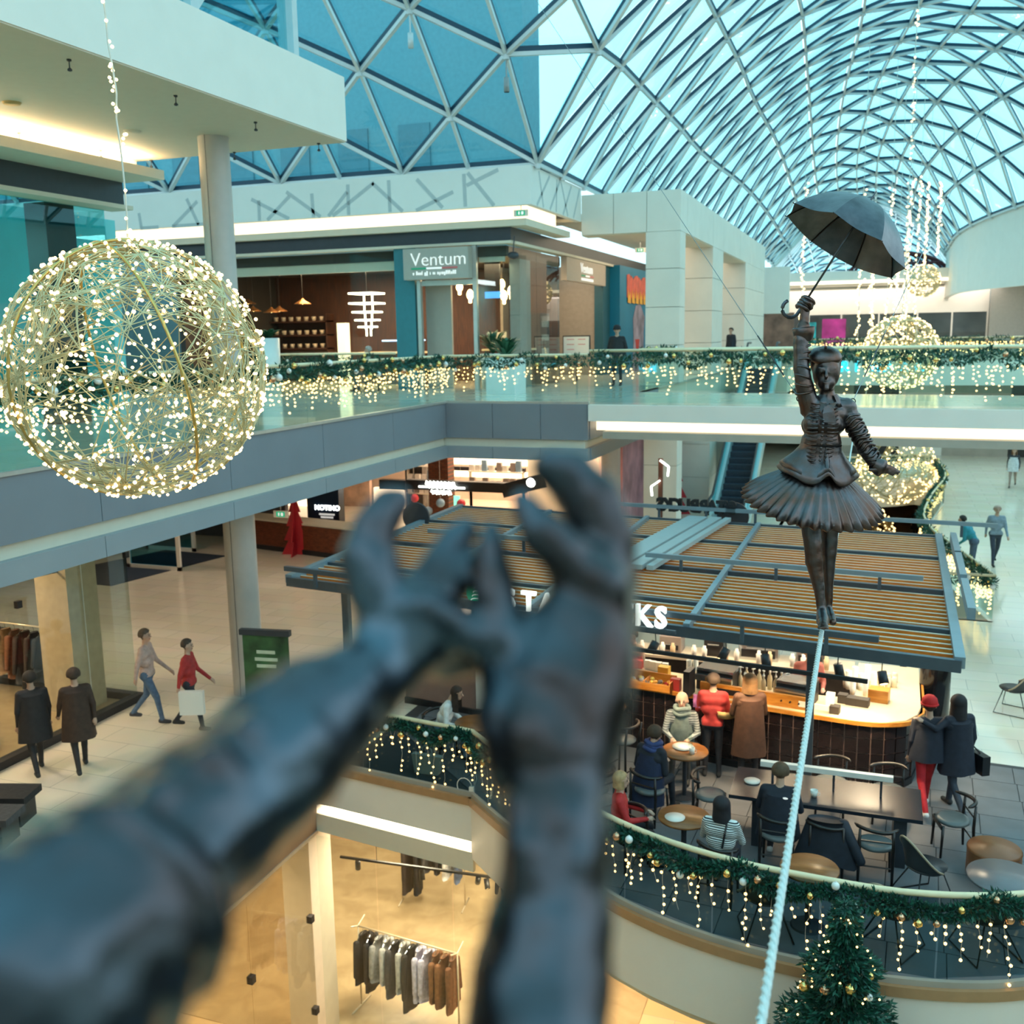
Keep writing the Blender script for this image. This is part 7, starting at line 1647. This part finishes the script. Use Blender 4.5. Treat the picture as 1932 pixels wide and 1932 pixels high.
person((2.2, 63.0, B), pi, 'person in a long black coat on the bottom level seen through the oval opening', 'walk', 1.75, (.012, .012, .016), (.02, .02, .03), hair=(.04, .03, .02), coat=.4, vox=.03)
person((1.5, 75.5, B), .1, 'person in a cream jacket farther away on the bottom level', 'walk', 1.75, (.62, .60, .50), (.25, .26, .28), hair=(.10, .06, .04), vox=.035)
person((2.9, 76.5, B), 0, 'person with long brown hair and brown jacket farther away on the bottom level', 'walk', 1.72, (.10, .06, .04), (.06, .06, .07), hair=(.10, .05, .03), hairlen=.3, vox=.035)
# --- upper level
person((-8.35, 33.9, 0), pi, 'man in black cap and black jacket standing by the blue poster wall', 'stand', 1.78, (.012, .012, .018), (.015, .015, .02), hat=(.012, .012, .014), arms='pocket', vox=.022) if False else person((-7.62, 30.2, 0), pi, 'man in black cap and black jacket standing before the blue poster wall', 'stand', 1.78, (.012, .012, .018), (.015, .015, .02), hat=(.012, .012, .014), arms='pocket', coat=.06, vox=.022)
person((-14.55, 27.3, -.02), 2.0, 'grey haired man in a beige shirt sitting at the cafe window', 'sit', 1.74, (.42, .38, .33), (.06, .06, .08), hair=(.35, .33, .30), arms='table', vox=.022)
place(ch, uc, (-14.5, 27.3, 0), 2.0, 'dark cafe chair under the man at the cafe window', 'dark wooden cafe chairs')
person((-6.5, 46.6, 0), 2.6, 'person in dark clothes standing between the far portal pillars', 'stand', 1.75, (.012, .02, .03), (.02, .02, .03), hair=(.02, .015, .012), vox=.03, coat=.2)
# ================================================================== clothes shops
m_floorsh = wood('shop_floor', '9C8462', 'B59B75', (.7, .7, 1), .35)
def hook(t, x): MB().tube([(x - .19, 0, -.10), (x, 0, -.02), (x + .19, 0, -.10)], .008, 5).build('hanger', m_black, t)
def garment(kind, L_, W_, m_, seed=1):
    # hanging garment facing +X (thin along X): shoulders, body that widens, two sleeves; origin at the hanger hook
    rnd = random.Random(seed); t = thing('garment', '', 'garment')
    MB().tube([(0, 0, .0), (0, 0, -.05), (0, .17, -.12)], .005, 5).tube([(0, 0, -.05), (0, -.17, -.12)], .005, 5).tube([(0, 0, 0), (.0, .02, .035), (0, 0, .05), (0, -.02, .035)], .004, 5).build('hanger', m_chrome, t)
    mb = MB(); n = 22; rows = 9
    for i in range(rows):
        f = i / (rows - 1)
        for j in range(n):
            a = 2 * pi * j / n; wy = (W_ * .5) * (.45 + .55 * min(1, f * 4)) * (1 + .18 * f) if i else W_ * .22; wx = .05 + .03 * min(1, f * 3)
            mb.v.append((wx * cos(a) + .012 * f * sin(7 * a + seed), wy * sin(a) * (1 + .05 * f * sin(3 * a + seed)), -.07 - (.07 if f else 0) * min(1, f * 6) - (L_ - .1) * f + .02 * f * sin(2 * a + seed)))
    mb.f = [(i * n + j, i * n + (j + 1) % n, (i + 1) * n + (j + 1) % n, (i + 1) * n + j) for i in range(rows - 1) for j in range(n)] + [tuple(range(n)), tuple((rows - 1) * n + j for j in reversed(range(n)))]; mb.m = [0] * len(mb.f)
    mb.build('body', m_, t, True)
    if kind != 'skirt':
        for e in (-1, 1): MB().cap((0, e * W_ * .42, -.19), (.02, e * (W_ * .52 + .03), -.19 - L_ * .62), .062, .045, 10).build('sleeve', m_, t, True)
    return t
GM = {k: mat('garment_' + k, c, .8, var=.25, scale=18, bump=.2) for k, c in dict(black=(.012, .012, .014), charcoal=(.05, .05, .055), grey=(.30, .30, .30), light=(.42, .42, .41), white=(.62, .62, .62), lilac=(.50, .48, .62), brown=(.16, .06, .025), fur=(.20, .08, .03), camel=(.32, .19, .09), wine=(.16, .02, .02), blue=(.08, .12, .22), dark2=(.03, .022, .02)).items()}
def rack(p, q, zr, zf, label, items, grp, lab_where):
    p = Vector((p[0], p[1], zr)); q = Vector((q[0], q[1], zr)); t = thing('clothes_rack', label, 'clothes rack', (p.x, p.y, zf), 0, world=True); d = (q - p).normalized(); nn = Vector((-d.y, d.x, 0)); mm = mat('brass_white_tube', (.72, .62, .45), .35, metal=.3)
    MB().tube([p, q], .016, 8).build('rail', mm, t, True)
    for e in (p, q):
        MB().tube([e, Vector((e.x, e.y, zf + .02))], .016, 8).build('upright', mm, t, True); MB().tube([Vector((e.x, e.y, zf + .02)) - nn * .3, Vector((e.x, e.y, zf + .02)) + nn * .3], .016, 8).build('foot', mm, t, True); MB().tube([e - nn * .22 + Vector((0, 0, .1)), e, e + nn * .22 + Vector((0, 0, .1))], .014, 6).build('cross_arm', mm, t, True)
    n = len(items)
    for i, (kind, L_, c, lab) in enumerate(items):
        c_ = p.lerp(q, (i + .6) / (n + .2)); g = garment(kind, L_, .46, GM[c], i + 3); g.location = (c_.x, c_.y, zr - .045); g.rotation_euler = (0, 0, atan2(d.y, d.x) + (.12 if i % 2 else -.1)); g['label'] = lab + ', ' + lab_where; g['group'] = grp
ORD = ('first', 'second', 'third', 'fourth', 'fifth', 'sixth', 'seventh', 'eighth', 'ninth', 'tenth', 'eleventh', 'twelfth')
def L(items): return [(k, l, c, '%s garment, %s from the left' % (n, ORD[i])) for i, (k, l, c, n) in enumerate(items)]
# --- middle level shop on the left: glass front, column, rack, track
s1 = stru('window_3', 'frameless glass front of the left clothes shop on the middle level')
ys = [2.0, 4.6, 7.2, 9.8, 12.4, 15.0]
for a, b in zip(ys, ys[1:]): MB().bx(-13.34, -13.32, a + .01, b - .01, M + .12, -1.4).build('pane', g_shop, s1)
xs = [-24, -21.4, -18.8, -16.2, -13.34]
for a, b in zip(xs, xs[1:]): MB().bx(a + .01, b - .01, 15.0, 15.02, M + .12, -1.4).build('pane', g_shop, s1)
MB().bx(-13.42, -13.24, 2, 15.1, M, M + .14).build('base_rail', m_black, s1); MB().bx(-24, -13.42, 14.93, 15.1, M, M + .14).build('base_rail', m_black, s1)
for y, z in ((12.4, M + 1.2), (12.4, M + 2.6), (15.0, M + 2.9), (9.8, M + 1.2)): MB().bx(-13.37, -13.29, y - .05, y + .05, z - .06, z + .06).build('glass_clamp', m_black, s1)
struct(MB().bx(-24, -13.45, -3.9, 14.9, M + .001, M + .01), 'floor_shop', m_floorsh, 'warm timber floor of the left clothes shop')
w3 = stru('wall_shop_column', 'square beige column inside the left clothes shop'); MB().bx(-14.6, -13.85, 14.0, 14.75, M, -1.35).build('shaft', mat('beige_column', (.48, .38, .24), .5), w3); MB().bx(-13.85, -13.84, 14.36, 14.38, M, -1.35).build('joint', m_white, w3)
A_ = atz(97, 1330, M)
rack((A_.x, 14.4), (A_.x - 2.3, 14.5), M + 1.5, M + .01, 'pale tubular clothes rack in the left shop', L((('jacket', .75, 'black', 'short black'), ('jacket', 1.0, 'dark2', 'long dark brown'), ('jacket', 1.05, 'dark2', 'long dark'), ('jacket', .95, 'brown', 'brown'), ('jacket', .9, 'camel', 'camel'), ('jacket', .85, 'charcoal', 'charcoal'), ('jacket', .9, 'wine', 'wine red'), ('jacket', .85, 'brown', 'small brown'), ('jacket', .8, 'black', 'black'))), 'clothes on the left shop rack', 'on the left shop rack')
def track(p, q, zc, label, spots, n_up=2):
    p = Vector(p); q = Vector(q); t = thing('track_light', label, 'lamp', p, 0, world=True); MB().beam(p, q, .035, .035).build('track', m_black, t)
    for i in range(n_up): c = p.lerp(q, (i + .5) / n_up); MB().tube([c, Vector((c.x, c.y, zc))], .005, 4).build('suspension', m_black, t)
    for i, (f, a) in enumerate(spots):
        c = p.lerp(q, f); R = Matrix.Rotation(a, 3, 'X') @ Matrix.Rotation(a * .6, 3, 'Y'); h_ = MB().lathe([(.001, .0), (.045, .0), (.045, -.16), (.04, -.16)], 12, c - Vector((0, 0, .04)), R).build('spot_head', m_black, t, True); MB().lathe([(.001, -.15), (.04, -.15)], 12, c - Vector((0, 0, .04)), R).build('lens', m_lampglow, h_)
p, q = atX(230, 1090, -13.7), atX(30, 1170, -14.6)
track((-14.0, 14.2, M + 2.75), (-15.2, 8.5, M + 2.75), -1.3, 'black track with spot lamps in the left middle shop', ((.25, .5), (.33, .6), (.6, -.4), (.7, .4)))
for x, y in ((-16, 12.5), (-18.5, 8.5), (-15.5, 6)):
    area('shop_ceiling_lamp', (x, y, -1.45), .9, 120, (1, .76, .48))
t = thing('display_table', 'round tan display table in the left middle shop', 'table', (-14.9, 11.9, M + .01)); MB().lathe([(.001, 0), (.8, 0), (.8, .5), (.78, .55), (.001, .55)], 32).build('drum', mat('tan_drum', (.42, .30, .17), .6), t, True); MB().lathe([(.79, .2), (.805, .21), (.79, .22)], 32).build('groove', m_tan, t)
for k, (x, y, c) in enumerate(((-11.6, 8.9, 'black'), (-11.9, 9.6, 'charcoal'), (-12.2, 10.2, 'black'))):
    t = thing('bench', 'dark bench seat in front of the left glass shop, ' + ('nearest', 'middle', 'farthest')[k], 'bench', (x, y, M), .3, 'dark benches by the shop'); MB().bx(-.9, .9, -.25, .25, .36, .46).build('seat', GM[c], t)
    for e in (-.75, .75): MB().bx(e - .05, e + .05, -.22, .22, 0, .36).build('leg', m_black, t)
# advert roll-up
c = Vector((-9.75, 14.15, M)); t = thing('advert_banner', 'green advert roll up banner with dark top bar beside the round column', 'banner', c, .15)
MB().bx(-.42, .42, -.012, .012, .1, 1.9).build('print', mat('banner_green', (.03, .09, .03), .5, var=.7, scale=2.5), t); MB().bx(-.46, .46, -.05, .05, 1.88, 1.98).build('top_bar', m_dark, t); MB().bx(-.46, .46, -.1, .1, 0, .1).build('base', m_dark, t)
for z, w_ in ((1.55, .34), (1.42, .42), (1.3, .36)): MB().bx(-w_ / 2, w_ / 2, -.016, -.012, z, z + .06).build('print_line', mat('pale_print', (.55, .6, .45), .5), t)
# --- bottom level shop
s2_ = stru('window_4', 'frameless glass front of the clothes shop on the bottom level')
zb, zt = B + .05, M - 1.24
xs = [-8.5, -7.4, -6.05, -4.6]
for a, b in zip(xs, xs[1:]): MB().bx(a + .01, b - .01, 13.42, 13.44, zb, zt).build('pane', g_shop, s2_)
ys = [-2, 1.2, 4.2, 7.2, 9.6, 11.6, 13.35]
for a, b in zip(ys, ys[1:]): MB().bx(-8.62, -8.60, a + .01, b - .01, zb, zt).build('pane', glassmat('shop_glass_side', (.82, .80, .72), 1.5), s2_)
for y in (9.6, 11.6, 13.3):
    for z in (B + .9, B + 2.6): MB().bx(-8.66, -8.56, y - .05, y + .05, z - .06, z + .06).build('glass_clamp', m_black, s2_)
w4 = stru('wall_bottom_shop', 'beige interior walls of the bottom clothes shop')
mb_ = mat('beige_shop_wall', (.62, .55, .44), .55, var=.04)
MB().bx(-13, -12.8, -3.9, 24, B, M - 1.2).build('left_wall', mb_, w4); MB().bx(-13, 6, 24, 24.2, B, M - 1.2).build('back_wall', mb_, w4); MB().bx(-9.25, -8.7, 13.5, 14.2, B, M - 1.2).build('corner_pier', mb_, w4)
MB().bx(-12.8, -9.6, -3.9, -3.7, B, M - 1.2).build('near_wall', mb_, w4)
struct(MB().bx(-12.8, -8.7, -3.6, 13.3, B + .001, B + .012).bx(-12.8, -3.6, 13.5, 24, B + .001, B + .012), 'floor_shop', wood('shop_floor_bottom', 'AE9670', 'C4AC84', (.7, .7, 1), .35), 'warm timber floor of the bottom clothes shop')
rack((-8.55, 14.75), (-6.5, 14.55), B + 1.62, B + .012, 'pale tubular rack of clothes in the bottom shop window', L((('jacket', .95, 'black', 'long black'), ('jacket', 1.05, 'black', 'longest black'), ('shirt', .8, 'grey', 'grey'), ('shirt', .78, 'light', 'pale grey'), ('jacket', 1.0, 'charcoal', 'dark charcoal'), ('shirt', .85, 'light', 'light grey'), ('dress', 1.2, 'black', 'black dress like'), ('shirt', .95, 'lilac', 'lilac'), ('shirt', .9, 'lilac', 'second lilac'), ('fur', .85, 'fur', 'brown fur'), ('fur', .9, 'fur', 'long brown fur'), ('fur', .95, 'brown', 'dark brown'))), 'clothes on the bottom shop rack', 'on the bottom shop rack')
rack((-9.4, 18.2), (-8.0, 18.4), B + 1.7, B + .012, 'second pale rack farther back in the bottom shop', L((('coat', 1.35, 'dark2', 'long dark'), ('coat', 1.35, 'black', 'long black'), ('shirt', .8, 'charcoal', 'charcoal'), ('shirt', .8, 'black', 'black'), ('shirt', .9, 'white', 'white'), ('jeans', .95, 'blue', 'blue denim'))), 'clothes on the rear rack', 'on the rear rack of the bottom shop')
track((-8.25, 13.75, M - 1.75), (-5.6, 13.95, M - 1.75), M - 1.2, 'black track with spot lamps behind the bottom shop window', ((.12, .2), (.55, -.5), (.92, .5), (.97, -.6)))
track((-9.4, 12.6, M - 1.75), (-9.4, 5.6, M - 1.75), M - 1.2, 'long black track with many spot lamps behind the side glass of the bottom shop', ((.06, .5), (.10, -.4), (.16, .5), (.30, .5), (.34, .6), (.44, .4), (.58, .5), (.62, -.4)), 3)
t = thing('mannequin', 'dark mannequin bust with jacket farther back in the bottom shop', 'mannequin', (-6.7, 17.6, B + .012)); MB().lathe([(.001, 0), (.22, 0), (.22, .02), (.001, .03)], 20).build('base', m_chrome, t); MB().cyl((0, 0, 0), .02, .02, .9, 8).build('pole', m_chrome, t)
mb = MB(); mb.cap((0, 0, .95), (0, 0, 1.2), .13, .15); mb.cap((-.17, 0, 1.42), (.17, 0, 1.42), .07, .07); mb.cap((0, 0, 1.2), (0, 0, 1.4), .15, .13); mb.cap((0, 0, 1.45), (0, 0, 1.58), .05, .045)
for e in (-1, 1): mb.cap((e * .2, 0, 1.4), (e * .25, .02, .95), .06, .045)
me = evalmesh(mb, 'torso', .025, 2); me.materials.append(GM['black']); o = bpy.data.objects.new('torso', me); COL.objects.link(o); o.parent = t
for x, y, e in ((-7.5, 15.0, 150), (-6.5, 17.5, 150), (-10.5, 11, 150), (-10.6, 7.5, 150), (-9.5, 19, 120)): area('bottom_shop_lamp', (x, y, M - 1.3), 1.0, e * .9, (1, .82, .58))
for x, y in ((-3.5, 9.5), (-1, 7.5), (-5, 5), (1, 3)): area('bottom_hall_lamp', (x, y + 6 if y > 7 else y + 8.5, M - 1.32), .8, 65, (1, .78, .50))
t = thing('silver_sphere', 'polished silver ornament on the floor of the bottom shop', 'ornament', (-9.6, 6.6, B + .012)); MB().sphere((0, 0, .4), .4, 20).build('ball', m_chrome, t, True); MB().cyl((0, 0, 0), .15, 0, .06, 16).build('foot', m_black, t)
# ================================================================== Christmas tree rising through the void
tp = Vector((-.12, 9.75, -4.05)); tb = B; H_ = tp.z - tb
tr_ = thing('christmas_tree', 'tall green artificial Christmas tree with lights rising from the bottom level', 'tree', (tp.x, tp.y, tb), 0, world=True)
MB().tube([(tp.x, tp.y, tb), (tp.x, tp.y, tp.z - .1)], [.12, .02], 8).build('trunk', mat('bark', (.06, .035, .02), .8), tr_)
rnd = random.Random(77); nd = MB(); HS = 2.6
for i in range(52000):
    u = rnd.random() ** .62; z = tp.z - u * (4.2); 
    R_ = .04 + .36 * (tp.z - z) if (tp.z - z) < 1.5 else .58 + .2 * (tp.z - z - 1.5)
    lay = .85 + .3 * sin((tp.z - z) * 11); a = rnd.uniform(0, 2 * pi); R_ *= lay * (1 + .10 * sin(5 * a + z * 4))
    r = R_ * (rnd.random() ** .35); c = Vector((tp.x + r * cos(a), tp.y + r * sin(a), z + .1 * (1 - r / max(R_, .01))))
    d = Vector((cos(a), sin(a), rnd.uniform(-.5, .45))) + Vector((rnd.gauss(0, .45), rnd.gauss(0, .45), rnd.gauss(0, .45))); d.normalize(); l = .085 * rnd.uniform(.6, 1.3); s_ = d.cross(Vector((rnd.gauss(0, 1), rnd.gauss(0, 1), rnd.gauss(0, 1)))); 
    if s_.length < 1e-3: continue
    s_.normalize(); nd.mi = int(rnd.random() < .45); nd.add([c, c + d * l * .5 + s_ * l * .15, c + d * l, c + d * l * .5 - s_ * l * .15], [(0, 1, 2, 3)])
o = nd.build('needles', [m_needle, m_needle2], tr_); o['kind'] = 'stuff'
bl = MB()
for i in range(150):
    u = rnd.random(); z = tp.z - .1 - u * 3; dd = tp.z - z; R_ = (.04 + .36 * dd if dd < 1.5 else .58 + .2 * (dd - 1.5)) * 1.04; a = rnd.uniform(0, 2 * pi); bl.ico((tp.x + R_ * cos(a), tp.y + R_ * sin(a), z), .012)
o = bl.build('bulbs', m_bulb, tr_); o['kind'] = 'stuff'
for k in range(30):
    z = tp.z - .3 - rnd.random() * 2.6; dd = tp.z - z; R_ = (.04 + .36 * dd if dd < 1.5 else .58 + .2 * (dd - 1.5)) * 1.05; a = rnd.uniform(0, 2 * pi); o = bpy.data.objects.new('bauble', bauble_mesh(rnd.choices('gwc', (5, 4, 1))[0])); COL.objects.link(o); o.parent = tr_; o.matrix_parent_inverse = wm(tr_).inverted(); o.location = (tp.x + R_ * cos(a), tp.y + R_ * sin(a), z); k_ = .045 * rnd.uniform(.8, 1.2); o.scale = (k_, k_, k_)
MB().lathe([(.001, 0), (.45, 0), (.45, .35), (.4, .38), (.001, .38)], 24, (tp.x, tp.y, tb)).build('base', m_black, tr_)
# ================================================================== left upper shop behind the globe
s5 = stru('window_5', 'glass shop front with dark frame on the upper level behind the globe')
for a, b in ((6, 9), (9, 11.5), (11.5, 14), (14, 17)): MB().bx(-14.94, -14.92, a + .01, b - .01, .05, 4.2).build('pane', glassmat('teal_shop_glass', (.45, .80, .80), 1.45), s5)
for a, b in ((-20, -17.5), (-17.5, -14.95)): MB().bx(a, b - .01, 17.0, 17.02, .05, 4.2).build('pane', g_shop, s5)
MB().bx(-15.5, -15.0, 15.5, 16.25, 0, 4.2).build('dark_pier', m_black, s5)
w6 = stru('wall_upper_shop', 'pale teal interior walls of the upper left shop'); MB().bx(-19.2, -19, 4, 22, 0, 4.7).build('back_wall', mat('teal_interior', (.14, .50, .52), .6, var=.15, scale=.6), w6); MB().bx(-22, -15.1, 4, 4.2, 0, 4.7).build('side_wall', m_cream, w6)
for k in range(3):
    t = thing('shop_cabinet', 'dark display cabinet with coloured goods in the upper left shop, ' + ('near', 'middle', 'far')[k], 'cabinet', (-17.5, 8 + 3 * k, 0)); MB().bx(-.3, .3, -1, 1, 0, 1.6).build('body', GM['charcoal'], t)
    for j in range(4): MB().bx(.3, .36, -.9 + j * .46, -.5 + j * .46, .3 + .3 * (j % 2), 1.3).build('goods', (gm[1], gm[5], gm[3], gm[4])[j], t)
t = thing('spot_pair', 'pair of glowing white spot lamps in the upper left shop', 'lamp', (-16.2, 11.2, 3.1)); 
for y in (-.12, .14): MB().sphere((.05, y, 0), .07, 10).build('lens', m_neon, t, True)
MB().bx(-.05, .03, -.2, .2, -.06, .1).build('housing', m_black, t); MB().tube([(0, 0, .1), (0, 0, 1.1)], .012, 5).build('stem', m_black, t)
area('upper_shop_lamp', (-18, 11, 4.1), 1.5, 420, (.9, 1, 1), 6)
